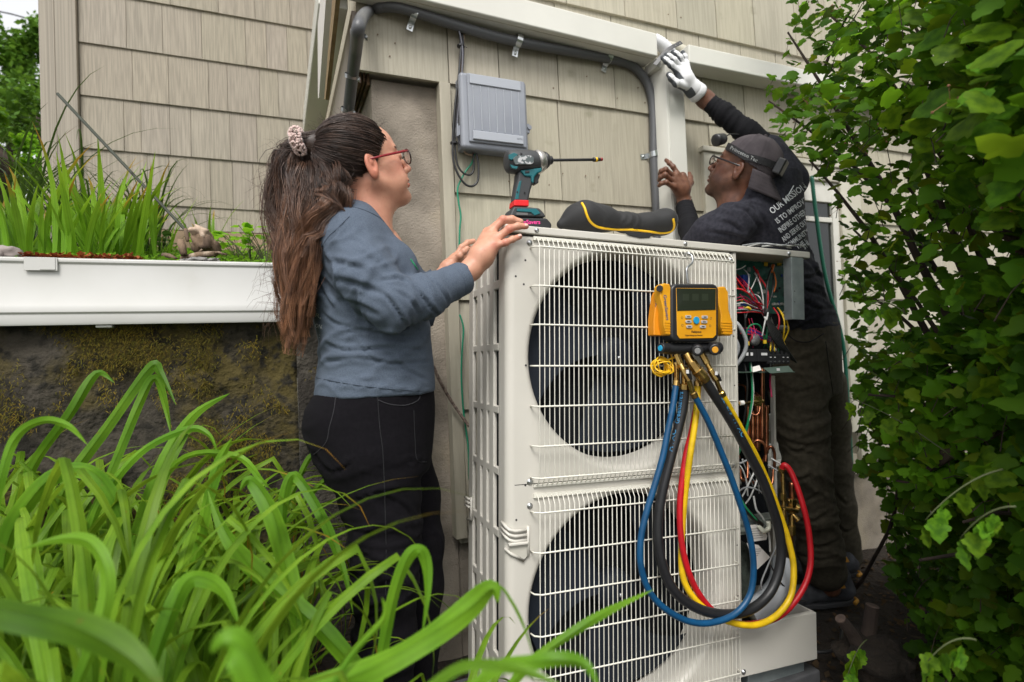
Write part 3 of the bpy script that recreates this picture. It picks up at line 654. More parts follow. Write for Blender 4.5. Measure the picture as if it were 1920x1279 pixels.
def wire(pix, m, r=.0021, name='wire', par=None, n=6, sm=8):
    """pix: (px, py, w) points on unit depth planes"""
    pts = catmull([UP(a, b, w) for a, b, w in pix], sm); mb = MB(); mb.tube(pts, r, n); return U(name, mb, m, par, smooth=True)
cR = mat('wire_red', (.5, .012, .02), .4); cW = mat('wire_white', (.55, .55, .53), .4); cK = mat('wire_black', (.012, .012, .012), .4)
cY = mat('wire_yellow', (.75, .5, .02), .4); cO = mat('wire_orange', (.65, .16, .015), .4); cG = mat('wire_green', (.01, .2, .08), .4); cP = mat('wire_pink', (.5, .02, .1), .4); cGy = mat('wire_grey', (.3, .31, .32), .45); cB = mat('wire_blue', (.01, .04, .3), .4)
wire([(1376, 541, .03), (1390, 543, .02), (1405, 552, .02), (1415, 565, .03), (1432, 572, .04)], cR, .003)
wire([(1374, 513, .05), (1385, 528, .04), (1398, 545, .04)], cR, .0032); wire([(1372, 520, .06), (1386, 542, .05)], cO, .0028)
wire([(1413, 500, .09), (1425, 520, .06), (1436, 538, .05), (1440, 555, .04), (1437, 585, .04)], cR, .003)
wire([(1450, 498, .08), (1443, 512, .06), (1438, 540, .04), (1436, 590, .03)], cK, .003); wire([(1450, 497, .078), (1446, 510, .066)], cO, .005)
wire([(1450, 512, .09), (1450, 530, .06), (1448, 550, .05), (1440, 575, .04), (1436, 592, .035)], cK, .0028); wire([(1451, 510, .08), (1455, 530, .06), (1451, 548, .06)], cO, .0022)
wire([(1375, 506, .06), (1388, 504, .05), (1398, 498, .05)], cW, .0016)
for k in range(9):
    x0 = rs.uniform(1376, 1420); y0 = rs.uniform(500, 560); x1 = 1434+rs.uniform(-4, 4)
    wire([(x0, y0, .09), ((x0+x1)/2, y0+rs.uniform(5, 30), rs.uniform(.03, .07)), (x1, 575+rs.uniform(0, 20), .05)], rs.choice([cW, cW, cGy, cR, cP, cK, cK]), rs.uniform(.0013, .002))
wire([(1415, 512, .08), (1424, 530, .05), (1430, 555, .04), (1431, 580, .04)], cW, .0024); wire([(1421, 513, .07), (1412, 535, .04), (1403, 550, .04)], cW, .0018)
wire([(1395, 505, .07), (1403, 515, .05), (1404, 530, .04), (1402, 548, .04)], cGy, .0024)
for k in range(6): wire([(1374, 562+k*5, .05), (1395, 556+k*6, .03), (1415, 570+k*3, .04), (1434, 578+k*2, .05)], [cP, cR, cW, cK, cGy, cR][k], .0018)
# bundle down the middle
for k in range(7): wire([(1433+k*1.5, 580, .05), (1436+k, 598, .04), (1444+k*3, 625, .03), (1455+k*2.5, 645, .03), (1475+k*3, 668+k*2, .04)], cK, .0032)
wire([(1433, 594, .02), (1437, 600, .015), (1440, 586, .02)], cW, .0026); wire([(1436, 594, .02), (1433, 610, .015), (1429, 630, .02)], cW, .0024)
wire([(1450, 577, .06), (1459, 590, .04), (1461, 605, .03), (1457, 625, .04)], cR, .0026)
wire([(1458, 577, .06), (1470, 592, .03), (1476, 605, .03), (1478, 620, .03), (1468, 643, .05)], cY, .0026); wire([(1461, 580, .05), (1470, 600, .02), (1470, 625, .03), (1467, 642, .05)], cY, .0022)
wire([(1464, 587, .06), (1473, 583, .04), (1476, 574, .05)], cW, .0028); wire([(1392, 577, .04), (1402, 577, .03), (1407, 580, .03)], cY, .0045); wire([(1384, 578, .04), (1393, 578, .035)], cP, .005)
wire([(1394, 581, .05), (1397, 600, .04), (1397, 640, .05)], cK, .003); wire([(1403, 582, .05), (1397, 597, .04)], cGy, .0024)
wire([(1402, 645, .05), (1400, 622, .04), (1410, 609, .03), (1425, 612, .03), (1434, 640, .05)], cG, .0028)
for k in range(5): wire([(1388, 617+k*2, .07), (1408, 616+k*3, .06), (1428, 625+k*3, .06), (1445, 634+k*2, .07)], [cP, cB, cP, cB, cR][k], .0024)
for k in range(10): x = 1398+rs.uniform(0, 60); wire([(x, 600+rs.uniform(-5, 20), .09), (x+rs.uniform(-8, 8), 630, .05), (x+rs.uniform(-8, 8), 652, .08)], rs.choice([cR, cK, cW, cP, cG, cK, cGy]), .0018)
wire([(1372, 600, .02), (1385, 610, .0), (1398, 635, -.005), (1398, 655, .0), (1388, 675, .01), (1373, 693, .03)], cGy, .0062, n=10)
wire([(1370, 622, .04), (1381, 640, .02), (1384, 655, .02), (1378, 672, .03), (1368, 684, .04)], cGy, .0055, n=10)
p = QP(1402, 644, .04); mb = MB(); mb.cyl((p.x, .04, p.z-.006), (p.x, .04, p.z+.006), .0055, 10); U('wire_cap', mb, cY); p = QP(1434, 641, .04); mb = MB(); mb.cyl((p.x, .04, p.z-.006), (p.x, .04, p.z+.006), .0055, 10); U('wire_cap', mb, cY)
def tape(q, r, M=None): p = QP(*q); mb = MB(); mb.ball(p, r, 14); U('tape_bundle', mb, mat('grey_film', (.25, .25, .25), .3, col2=(.1, .1, .1), nscale=60, bump=.8, bscale=90, bdist=.004), smooth=True)
tape((1415, 637, .06), (.02, .015, .02)); tape((1466, 616, .08), (.028, .02, .012))
# terminal blocks
def block(x0, x1, y0, y1, w, d=.02, name='terminal_block'):
    a, b = QP(x0, y1, w), QP(x1, y0, w); mb = MB(); mb.box2((a.x, w, a.z), (b.x, w+d, b.z)); return U(name, mb, M_BLK, bevel=.001), a, b
tb, a, b = block(1393, 1419, 655, 678, .03); 
for k, x in enumerate((1401, 1409.5)): p = QP(x, 664, .029); mb = MB(); mb.box2((p.x-.0045, .0285, p.z-.005), (p.x+.0045, .0295, p.z+.005)); lb = U('label', mb, mat('label_white', (.7, .7, .7), .5), tb)
tb2, a, b = block(1421, 1440, 655, 678, .03); p = QP(1433, 664, .029); mb = MB(); mb.box2((p.x-.012, .0285, p.z-.004), (p.x+.012, .0295, p.z+.004)); U('label', mb, mat('label_white', (0,)*3), tb2)
tb3, a, b = block(1439, 1481, 664, 682, .03)
for k in range(5):
    p = QP(1444+k*8, 662, .03); mb = MB(); mb.box2((p.x-.005, .032, p.z-.004), (p.x+.0035, .045, p.z+.008)); U('fuse', mb, M_BLK, tb3, bevel=.0005)
    p = QP(1445+k*8, 678, .029); mb = MB(); mb.cyl((p.x, .0295, p.z), (p.x, .027, p.z), .0022, 8); U('terminal_screw', mb, M_SCREW, tb3)
    if k != 2: p = QP(1445+k*8, 670, .029); mb = MB(); mb.box2((p.x-.003, .0285, p.z-.0015), (p.x+.003, .0295, p.z+.0015)); U('label', mb, mat('label_white', (0,)*3), tb3)
    wire([(1444+k*8, 660, .04), (1445+k*7, 650, .04), (1446+k*6, 642, .06)], [cY, cY, cG, cY, cY][k], .0022)
a, b = QP(1372, 699, .05), QP(1485, 683, .05); mb = MB(); mb.box2((a.x, .02, a.z), (b.x-.02, .14, a.z+.003)); mb.prism([(QP(1440, 690, .0)[0], .02, QP(1440, 690, 0)[2]), (QP(1488, 684, 0)[0], .02, QP(1488, 686, 0)[2]), (QP(1488, 697, 0)[0], .0, QP(1488, 697, 0)[2]), (QP(1444, 700, 0)[0], .0, QP(1444, 700, 0)[2])], (0, .002, 0)); U('tray', mb, mat('green_grey_metal', (.10, .15, .12), .4, metal=.4))
p = QP(1462, 693, -.001); mb = MB(); mb.box2((p.x-.006, .0045, p.z-.004), (p.x+.006, .0055, p.z+.004)); U('label', mb, mat('label_white', (0,)*3))
mb = MB(); a = QP(1412, 686, .01); mb.prism([QP(1411, 688, .01), QP(1424, 685, .01), QP(1428, 694, .0), QP(1412, 698, .0)], (0, .0006, 0)); U('paper_tag', mb, mat('paper', (.75, .72, .68), .7))
# green and black leads down
wire([(1407, 680, .05), (1411, 720, .03), (1410, 755, .03), (1403, 790, .04), (1393, 830, .06), (1380, 860, .09)], cG, .0045, n=8); wire([(1408, 680, .045), (1413, 720, .025), (1412, 756, .025), (1405, 790, .035)], cW, .001)
wire([(1396, 682, .05), (1401, 715, .04), (1400, 750, .05), (1393, 800, .07), (1385, 840, .1)], cK, .0035)
wire([(1446, 695, .08), (1444, 715, .06), (1447, 745, .05)], cP, .003)
# copper pipes
for k, (x, y0, y1, w, r) in enumerate([(1402, 760, 860, .16, .010), (1411, 770, 850, .15, .011), (1420, 740, 845, .14, .0095), (1429, 690, 830, .13, .008), (1437, 760, 850, .15, .008)]):
    a, b = QP(x, y0, w), QP(x, y1, w); mb = MB(); n_ = 14
    mb.tube([a.lerp(b, i/n_) for i in range(n_+1)], [r*(1+(.12 if i % 4 == 0 else 0)) for i in range(n_+1)], 12); U('copper_pipe', mb, M_COPPER, smooth=True)
for pts, r in (([(1375, 730, .1), (1378, 722, .1), (1392, 722, .1), (1398, 730, .1), (1399, 760, .12)], .0035), ([(1410, 832, .08), (1420, 826, .07), (1432, 832, .06), (1436, 850, .06), (1430, 866, .07), (1420, 880, .08)], .0045),
               ([(1435, 866, .06), (1438, 845, .06), (1446, 838, .05), (1452, 850, .05), (1452, 880, .06)], .005), ([(1388, 880, .08), (1390, 898, .06), (1400, 898, .06), (1402, 880, .07), (1401, 850, .1)], .0045),
               ([(1430, 905, .06), (1440, 912, .05), (1448, 905, .05), (1450, 880, .06)], .0045), ([(1408, 775, .07), (1418, 778, .06), (1424, 770, .06), (1424, 745, .08), (1415, 735, .1)], .003),
               ([(1486, 960, .05), (1484, 905, .05)], .009), ([(1484, 990, .05), (1484, 1035, .06)], .006), ([(1375, 790, .12), (1376, 830, .12), (1384, 860, .1)], .008), ([(1390, 900, .1), (1412, 905, .1), (1432, 893, .08)], .005)):
    wire(pts, M_COPPER, r, 'copper_pipe', n=8)
# gauge valve block
mb = MB(); a = QP(1378, 757, .05); mb.cyl(a, QP(1386, 757, .05), .008, 12); mb.cyl(QP(1386, 757, .05), QP(1430, 752, .07), .0065, 12); mb.box(QP(1418, 752, .07), (.03, .02, .03)); U('valve_body', mb, M_BRASS, bevel=.001)
mb = MB(); p = QP(1390, 756, .044); mb.cyl(p+Vector((-.006, 0, 0)), p+Vector((.008, 0, .001)), .0075, 12); U('label', mb, mat('paper', (0,)*3))
# brass service valves and red hose connection
def bvalve(pts):
    for (a, b, r) in pts:
        mb = MB(); A, B = QP(*a), QP(*b); mb.cyl(A, B, r, 6 if r > .009 else 10); U('brass_fitting', mb, M_BRASS, bevel=.0008)
bvalve([((1462, 876, .02), (1474, 874, .02), .006), ((1467, 878, .02), (1469, 950, .02), .0062), ((1468, 925, .02), (1468, 938, .02), .0095), ((1468, 952, .02), (1470, 975, .02), .009), ((1460, 952, .02), (1495, 958, .02), .008),
        ((1484, 935, .03), (1484, 962, .03), .013), ((1476, 940, .03), (1492, 940, .03), .009), ((1492, 950, .03), (1500, 954, .02), .011), ((1484, 962, .03), (1498, 977, .01), .0075), ((1484, 965, .03), (1484, 1000, .03), .009), ((1484, 985, .03), (1484, 1003, .03), .013)])
# white leads lower
for pts in ([(1377, 870, .03), (1390, 868, .02), (1402, 862, .03)], [(1376, 860, .03), (1392, 880, .02), (1400, 905, .02), (1402, 930, .02)], [(1382, 925, .02), (1395, 915, .01), (1410, 915, .0), (1430, 925, -.005), (1445, 950, -.01), (1456, 985, -.01), (1456, 1020, -.01), (1440, 1060, .0), (1428, 1090, .01), (1428, 1106, .02)],
            [(1376, 955, .03), (1395, 925, .02), (1412, 890, .02), (1422, 870, .03)], [(1392, 950, .03), (1405, 935, .02), (1418, 905, .02), (1420, 885, .03)], [(1413, 930, .02), (1418, 955, .01), (1428, 968, .01), (1436, 985, .02), (1442, 1005, .03), (1444, 1035, .03)],
            [(1385, 905, .04), (1380, 930, .03), (1390, 950, .03)], [(1446, 860, .03), (1460, 868, .02), (1468, 876, .02)], [(1440, 872, .04), (1460, 884, .03)]):
    wire(pts, rs.choice([cW, cW, cGy]), rs.uniform(.0022, .0034))
for k in range(9): x, y = rs.uniform(1385, 1440), rs.uniform(860, 900); wire([(x, y, .1), (x+rs.uniform(-15, 20), y+rs.uniform(-10, 25), .07), (x+rs.uniform(-10, 25), y+rs.uniform(20, 50), .09)], rs.choice([cK, cW, cGy, cR, cK]), .0022)
wire([(1384, 925, .0), (1395, 950, -.005), (1410, 968, -.005), (1428, 985, .0)], cK, .008, n=10); wire([(1382, 920, .0), (1396, 948, -.012), (1412, 968, -.012), (1426, 982, -.004)], cG, .003)
wire([(1421, 985, .0), (1432, 996, -.005), (1441, 990, .0), (1440, 978, .0)], mat('grommet', (.6, .6, .5), .4), .007, 'grommet', n=10)
# galvanised strut
a, b = QP(1372, 1010, .02), QP(1445, 958, .02); mb = MB(); z_ = (a.z+b.z)/2
mb.box2((SX+.004, .02, z_-.028), (b.x, .024, z_+.03)); 
for k in (-.012, .008): mb.box2((SX+.004, .012, z_+k-.004), (b.x, .02, z_+k+.006))
U('strut', mb, mat('strut_zinc', (.3, .34, .32), .35, metal=.6), bevel=.001)
# papers
for pl_, nm in (([(1402, 985), (1428, 983), (1439, 1005), (1437, 1012), (1410, 1016), (1398, 996)], 0), ([(1400, 1018), (1422, 1022), (1444, 1045), (1420, 1068), (1408, 1040)], 1)):
    mb = MB(); mb.prism([UP(x, y, -.002+.004*nm+.0004*(y-980)) for x, y in pl_], (0, .0008, 0)); pp = U('paper_label', mb, mat('paper', (0,)*3))
    for k in range(5):
        q0, q1 = (1408+nm*2+k*.5, 992+k*4.4+nm*38), (1430-(k*3 if nm else 0), 991+k*4.2+nm*38)
        mb = MB(); mb.tube([UP(q0[0], q0[1], -.0042+.004*nm+.0004*(q0[1]-980)), UP(q1[0], q1[1], -.0042+.004*nm+.0004*(q1[1]-980))], .0005, 4); U('print_line', mb, M_BLK, pp)
# compressor jacket, yellow label, ribbed tube
M_FELT = mat('green_felt', (.035, .045, .035), 1, col2=(.02, .026, .02), nscale=40, bump=1, bscale=120, bdist=.004)
a, b = QP(1372, 1140, .08), QP(1412, 1010, .08); mb = MB(); c = (a+b)/2
mb.lathe((.83, .16, .09), (0, 0, 1), [(0, .075), (.02, .085), (.12, .088), (.14, .08), (.17, .088), (.27, .085), (.31, .07), (.335, .03), (.34, .0001)], 28); U('compressor_jacket', mb, M_FELT, smooth=True)
p = QP(1400, 1135, .05); mb = MB(); mb.box2((SX+.01, .05, p.z-.035), (SX+.12, .06, p.z+.012)); U('label', mb, cY)
mb = MB(); pts = catmull([QP(1405, 1150, .04), QP(1435, 1130, .03), QP(1462, 1095, .03), QP(1470, 1050, .05)], 22); mb.tube(pts, [.034+(.003 if i % 2 else 0) for i in range(len(pts))], 14); U('ribbed_tube', mb, mat('pale_ribbed', (.36, .38, .4), .5), smooth=True)
wire([(1445, 1060, .0), (1462, 1090, .0), (1490, 1120, .0), (1512, 1128, .02)], cK, .0025); wire([(1455, 1085, .0), (1480, 1108, .0)], cK, .0025)
# pale service bay post at the rear
a, b = QP(1452, 705, .2), QP(1452, 930, .2); mb = MB(); mb.box2((a.x-.006, .2, b.z-.3), (a.x+.003, .215, a.z)); U('rear_post', mb, mat('ivory_enamel', (0,)*3))
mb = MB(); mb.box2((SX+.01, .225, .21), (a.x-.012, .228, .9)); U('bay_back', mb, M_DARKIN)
for k in range(7): wire([(1392+k*9, 462+rs.uniform(-2, 1), .05+.02*k % .2), (1420+k*9, 461+rs.uniform(-5, 1), .1), (1450+k*7, 463+rs.uniform(-6, 2), .06), (1478+k*5, 465+rs.uniform(-6, 1), .09)], [cGy, cW, cK][k % 3], .0022)
# pads under the unit
pad = MB(); o = UM@Vector((.80, -.12, -.03)); 
pad.box2((1.20, -.66, -.05), (1.58, -.30, .03)); tag(obj('paver', pad, mat('paver', (.10, .10, .105), .9, col2=(.07, .07, .075), nscale=12, bump=.5, bscale=80), bevel=.006), 'grey concrete paver under the right end of the unit', 'paver')
pad = MB(); pad.box2((.45, -.70, -.05), (.80, -.2, .04)); tag(obj('paver', pad, mat('paver', (0,)*3), bevel=.006), 'grey concrete paver under the left end of the unit', 'paver')
# ================================================================ smooth solids for people, clothes and hair
class SDF:
    def __init__(s, lo, hi, h):
        s.h = h; s.lo = np.array(lo, float); n = np.ceil((np.array(hi)-s.lo)/h).astype(int)+1; s.n = n
        s.ax = [s.lo[i]+h*np.arange(n[i]) for i in range(3)]; s.f = np.full(n, .2, dtype=np.float32)
    def _sub(s, lo, hi, m):
        sl = []
        for i in range(3):
            a = int(max(0, math.floor((lo[i]-m-s.lo[i])/s.h))); b = int(min(s.n[i], math.ceil((hi[i]+m-s.lo[i])/s.h)+1))
            if b <= a: return None
            sl.append(slice(a, b))
        return tuple(sl), s.ax[0][sl[0]][:, None, None], s.ax[1][sl[1]][None, :, None], s.ax[2][sl[2]][None, None, :]
    def _mix(s, sl, d, k, op):
        f = s.f[sl]
        if op == 'u':
            hh = np.clip(.5+.5*(f-d)/k, 0, 1); s.f[sl] = f*(1-hh)+d*hh-k*hh*(1-hh)
        elif op == 's':
            hh = np.clip(.5-.5*(f+d)/k, 0, 1); s.f[sl] = f*(1-hh)+(-d)*hh+k*hh*(1-hh)
        else:
            hh = np.clip(.5-.5*(f-d)/k, 0, 1); s.f[sl] = f*(1-hh)+d*hh+k*hh*(1-hh)
    def cone(s, a, b, r1, r2=None, k=.01, op='u'):
        r2 = r1 if r2 is None else r2; a = np.array(a, float); b = np.array(b, float); R = max(r1, r2)
        q = s._sub(np.minimum(a, b)-R, np.maximum(a, b)+R, k*2+s.h*3)
        if q is None: return s
        sl, X, Y, Z = q; ba = b-a; L = max(float(ba@ba), 1e-9)
        px, py, pz = X-a[0], Y-a[1], Z-a[2]
        t = np.clip((px*ba[0]+py*ba[1]+pz*ba[2])/L, 0, 1)
        d = np.sqrt((px-ba[0]*t)**2+(py-ba[1]*t)**2+(pz-ba[2]*t)**2)-(r1+(r2-r1)*t)
        s._mix(sl, d, k, op); return s
    def chain(s, pts, rs, k=.01, op='u'):
        for i in range(len(pts)-1): s.cone(pts[i], pts[i+1], rs[i], rs[i+1], k, op)
        return s
    def ell(s, c, r, R=None, k=.01, op='u'):
        c = np.array(c, float); r = np.array(r if hasattr(r, '__len__') else (r,)*3, float); m = r.max()
        q = s._sub(c-m, c+m, k*2+s.h*3)
        if q is None: return s
        sl, X, Y, Z = q; x, y, z = X-c[0], Y-c[1], Z-c[2]
        if R is not None:
            R = np.array(R); x, y, z = (x*R[0, 0]+y*R[1, 0]+z*R[2, 0], x*R[0, 1]+y*R[1, 1]+z*R[2, 1], x*R[0, 2]+y*R[1, 2]+z*R[2, 2])
        k0 = np.sqrt((x/r[0])**2+(y/r[1])**2+(z/r[2])**2); k1 = np.sqrt((x/r[0]**2)**2+(y/r[1]**2)**2+(z/r[2]**2)**2)
        d = k0*(k0-1)/np.maximum(k1, 1e-6); s._mix(sl, d, k, op); return s
    def loft(s, rows, fwd, k=.02, op='u', p=2.3):                     # rows: (centre, forward radius, lateral radius), by height
        rows = sorted(rows, key=lambda r: r[0][2]); z = np.array([r[0][2] for r in rows]); cx = np.array([r[0][0] for r in rows]); cy = np.array([r[0][1] for r in rows])
        a = np.array([r[1] for r in rows]); b = np.array([r[2] for r in rows]); m = max(a.max(), b.max())
        q = s._sub((cx.min()-m, cy.min()-m, z[0]), (cx.max()+m, cy.max()+m, z[-1]), k*2+s.h*3)
        sl, X, Y, Z = q; zi = Z
        def sm(v):                                                     # smooth interpolation
            t = np.linspace(z[0], z[-1], 120); w = np.interp(t, z, v); kk = np.hanning(15); kk /= kk.sum(); w2 = np.convolve(np.pad(w, 7, 'edge'), kk, 'valid'); return np.interp(zi, t, w2)
        CX, CY, A, B = sm(cx), sm(cy), sm(a), sm(b); x, y = X-CX, Y-CY
        u = np.abs(x*fwd[0]+y*fwd[1]); v = np.abs(-x*fwd[1]+y*fwd[0])
        e = ((u/A)**p+(v/B)**p)**(1/p); d = (e-1)*np.minimum(A, B)
        dz = np.maximum(z[0]-zi, zi-z[-1]); d = np.maximum(d, dz); s._mix(sl, d, k, op); return s
    def mesh(s):
        f = s.f; n = f.shape; h = s.h; cs = (n[0]-1, n[1]-1, n[2]-1); N = cs[0]*cs[1]*cs[2]
        acc = np.zeros((N, 3)); cnt = np.zeros(N, dtype=np.int32); quads = []
        def cid(i, j, k): return (i*cs[1]+j)*cs[2]+k
        for ax in range(3):
            o = [0, 0, 0]; o[ax] = 1
            f0 = f[:n[0]-o[0], :n[1]-o[1], :n[2]-o[2]]; f1 = f[o[0]:, o[1]:, o[2]:]
            I = np.argwhere((f0 < 0) != (f1 < 0)); a = f0[tuple(I.T)]; b = f1[tuple(I.T)]; t = a/(a-b)
            P_ = I.astype(float); P_[:, ax] += t; u, v = (ax+1) % 3, (ax+2) % 3; ids = []; ok = np.ones(len(I), bool)
            for du, dv in ((0, 0), (-1, 0), (-1, -1), (0, -1)):
                J = I.copy(); J[:, u] += du; J[:, v] += dv
                ok &= (J[:, u] >= 0) & (J[:, v] >= 0) & (J[:, u] < cs[u]) & (J[:, v] < cs[v]); ids.append(J)
            I2 = [j[ok] for j in ids]; q = []
            for j in I2:
                c = cid(j[:, 0], j[:, 1], j[:, 2]); np.add.at(acc, c, P_[ok]); np.add.at(cnt, c, 1); q.append(c)
            q = np.stack(q, 1); flip = (a[ok] < 0)
            q[~flip] = q[~flip][:, ::-1]; quads.append(q)
        idx = np.full(N, -1); act = np.nonzero(cnt)[0]; idx[act] = np.arange(len(act))
        V = acc[act]/cnt[act][:, None]*h+s.lo; Q = idx[np.concatenate(quads)]
        return V, Q
def npmesh(name, V, Q, M=None, col=None):
    if M is not None: A = np.array(M); V = V@A[:3, :3].T+A[:3, 3]
    me = bpy.data.meshes.new(name); me.vertices.add(len(V)); me.vertices.foreach_set('co', V.astype(np.float32).ravel())
    me.loops.add(len(Q)*4); me.loops.foreach_set('vertex_index', Q.astype(np.int32).ravel()); me.polygons.add(len(Q))
    me.polygons.foreach_set('loop_start', np.arange(0, len(Q)*4, 4, dtype=np.int32)); me.polygons.foreach_set('use_smooth', np.ones(len(Q), bool))
    me.update(calc_edges=True)
    a = me.color_attributes.new('tint', 'FLOAT_COLOR', 'POINT'); c = np.ones((len(V), 4), dtype=np.float32)
    if col is not None: c[:, :3] = col
    a.data.foreach_set('color', c.ravel()); return me
def vnormals(V, Q):
    n = np.cross(V[Q[:, 2]]-V[Q[:, 0]], V[Q[:, 3]]-V[Q[:, 1]]); N = np.zeros_like(V)
    for i in range(4): np.add.at(N, Q[:, i], n)
    return N/np.maximum(np.linalg.norm(N, axis=1, keepdims=True), 1e-9)
def smooth_v(V, Q, it=1, f=.5):
    for _ in range(it):
        S = np.zeros_like(V); C = np.zeros(len(V))
        for i in range(4):
            a, b = Q[:, i], Q[:, (i+1) % 4]; np.add.at(S, a, V[b]); np.add.at(S, b, V[a]); np.add.at(C, a, 1); np.add.at(C, b, 1)
        V = V+(S/np.maximum(C, 1)[:, None]-V)*f
    return V
def folds(V, Q, fs, fine=.0008):
    """fs: (centre, radius, fold axis, wavelength, amplitude, seed): creases run across the axis, fading away from the centre"""
    N = vnormals(V, Q); D = np.zeros(len(V))
    for c, R, ax, wl, amp, seed in fs:
        ax = np.array(ax, float); ax /= np.linalg.norm(ax); c = np.array(c); d = V-c; r2 = (d**2).sum(1)/(R*R); w = np.exp(-r2*1.6); idx = np.nonzero(w > .03)[0]
        for i in idx:
            p = V[i]; u = float((p-c)@ax)
            wob = noise.noise(Vector((p[0]*7+seed, p[1]*7, p[2]*7)))*1.1
            n_ = noise.noise(Vector((u/wl+wob*1.3, p[0]*4+seed, (p[1]+p[2])*4)))
            D[i] += w[i]*amp*(1-min(1, abs(n_)*3.2))**1.5 - w[i]*amp*.35
    return V+N*D[:, None]
def creases(V, Q, lines, ox=0, oy=0, sc=1.0):
    """sharp cloth creases: a valley along each traced line with a raised lip above it, cut into the cloth's own surface"""
    N = vnormals(V, Q); A = np.array(CR.transposed()); L = (V-np.array(CAM))@A.T; px = 960+F*L[:, 0]/L[:, 2]; py = 639.5-F*L[:, 1]/L[:, 2]
    view = V-np.array(CAM); view /= np.linalg.norm(view, axis=1)[:, None]; fr = np.clip(-(N*view).sum(1)*2.2, 0, 1); D = np.zeros(len(V))
    for pts, w, dep in lines:
        c = [(ox+p.x/sc, oy+p.y/sc) for p in catmull([Vector((x, y, 0)) for x, y in pts], 7)]; n = len(c); bd = np.full(len(V), 1e9); bs = np.zeros(len(V)); bt = np.zeros(len(V))
        for i in range(n-1):
            ax_, ay = c[i]; bx, by = c[i+1]; dx, dy = bx-ax_, by-ay; l2 = dx*dx+dy*dy+1e-9; t = np.clip(((px-ax_)*dx+(py-ay)*dy)/l2, 0, 1); ex_, ey_ = px-ax_-t*dx, py-ay-t*dy; d = np.hypot(ex_, ey_); m = d < bd
            bd[m] = d[m]; bs[m] = np.sign(dx*ey_-dy*ex_)[m]; bt[m] = ((i+t)/(n-1))[m]
        fade = np.sin(np.pi*np.clip(bt*.94+.03, 0, 1))**.6; sd_ = bd*bs
        D += fr*fade*dep*(-np.exp(-(bd/w)**2)*1.0+.9*np.exp(-((sd_+1.9*w)/(1.5*w))**2)+.35*np.exp(-((sd_-2.2*w)/(1.8*w))**2))
    return V+N*(D*.78)[:, None]
def Cw(r, u, f): return CR@Vector((r, u, f))
def N3(v): return np.array(v, float)
M_SKW = mat('fair_skin', (.58, .30, .20), .46, col2=(.52, .25, .165), nscale=45, contrast=(.25, .75), sss=.10, bump=.35, bscale=260, col3=(.44, .20, .13), c3=(.60, .85), n3=90, bdist=.0006, attr='tint', spec=.4)
M_SKM = mat('brown_skin', (.165, .072, .042), .45, col2=(.115, .048, .028), nscale=45, sss=.08, bump=.15, bscale=350, bdist=.0006, attr='tint', spec=.45)
M_EYE = mat('eye_white', (.7, .68, .65), .15); M_IRIS = mat('brown_iris', (.03, .015, .01), .1)

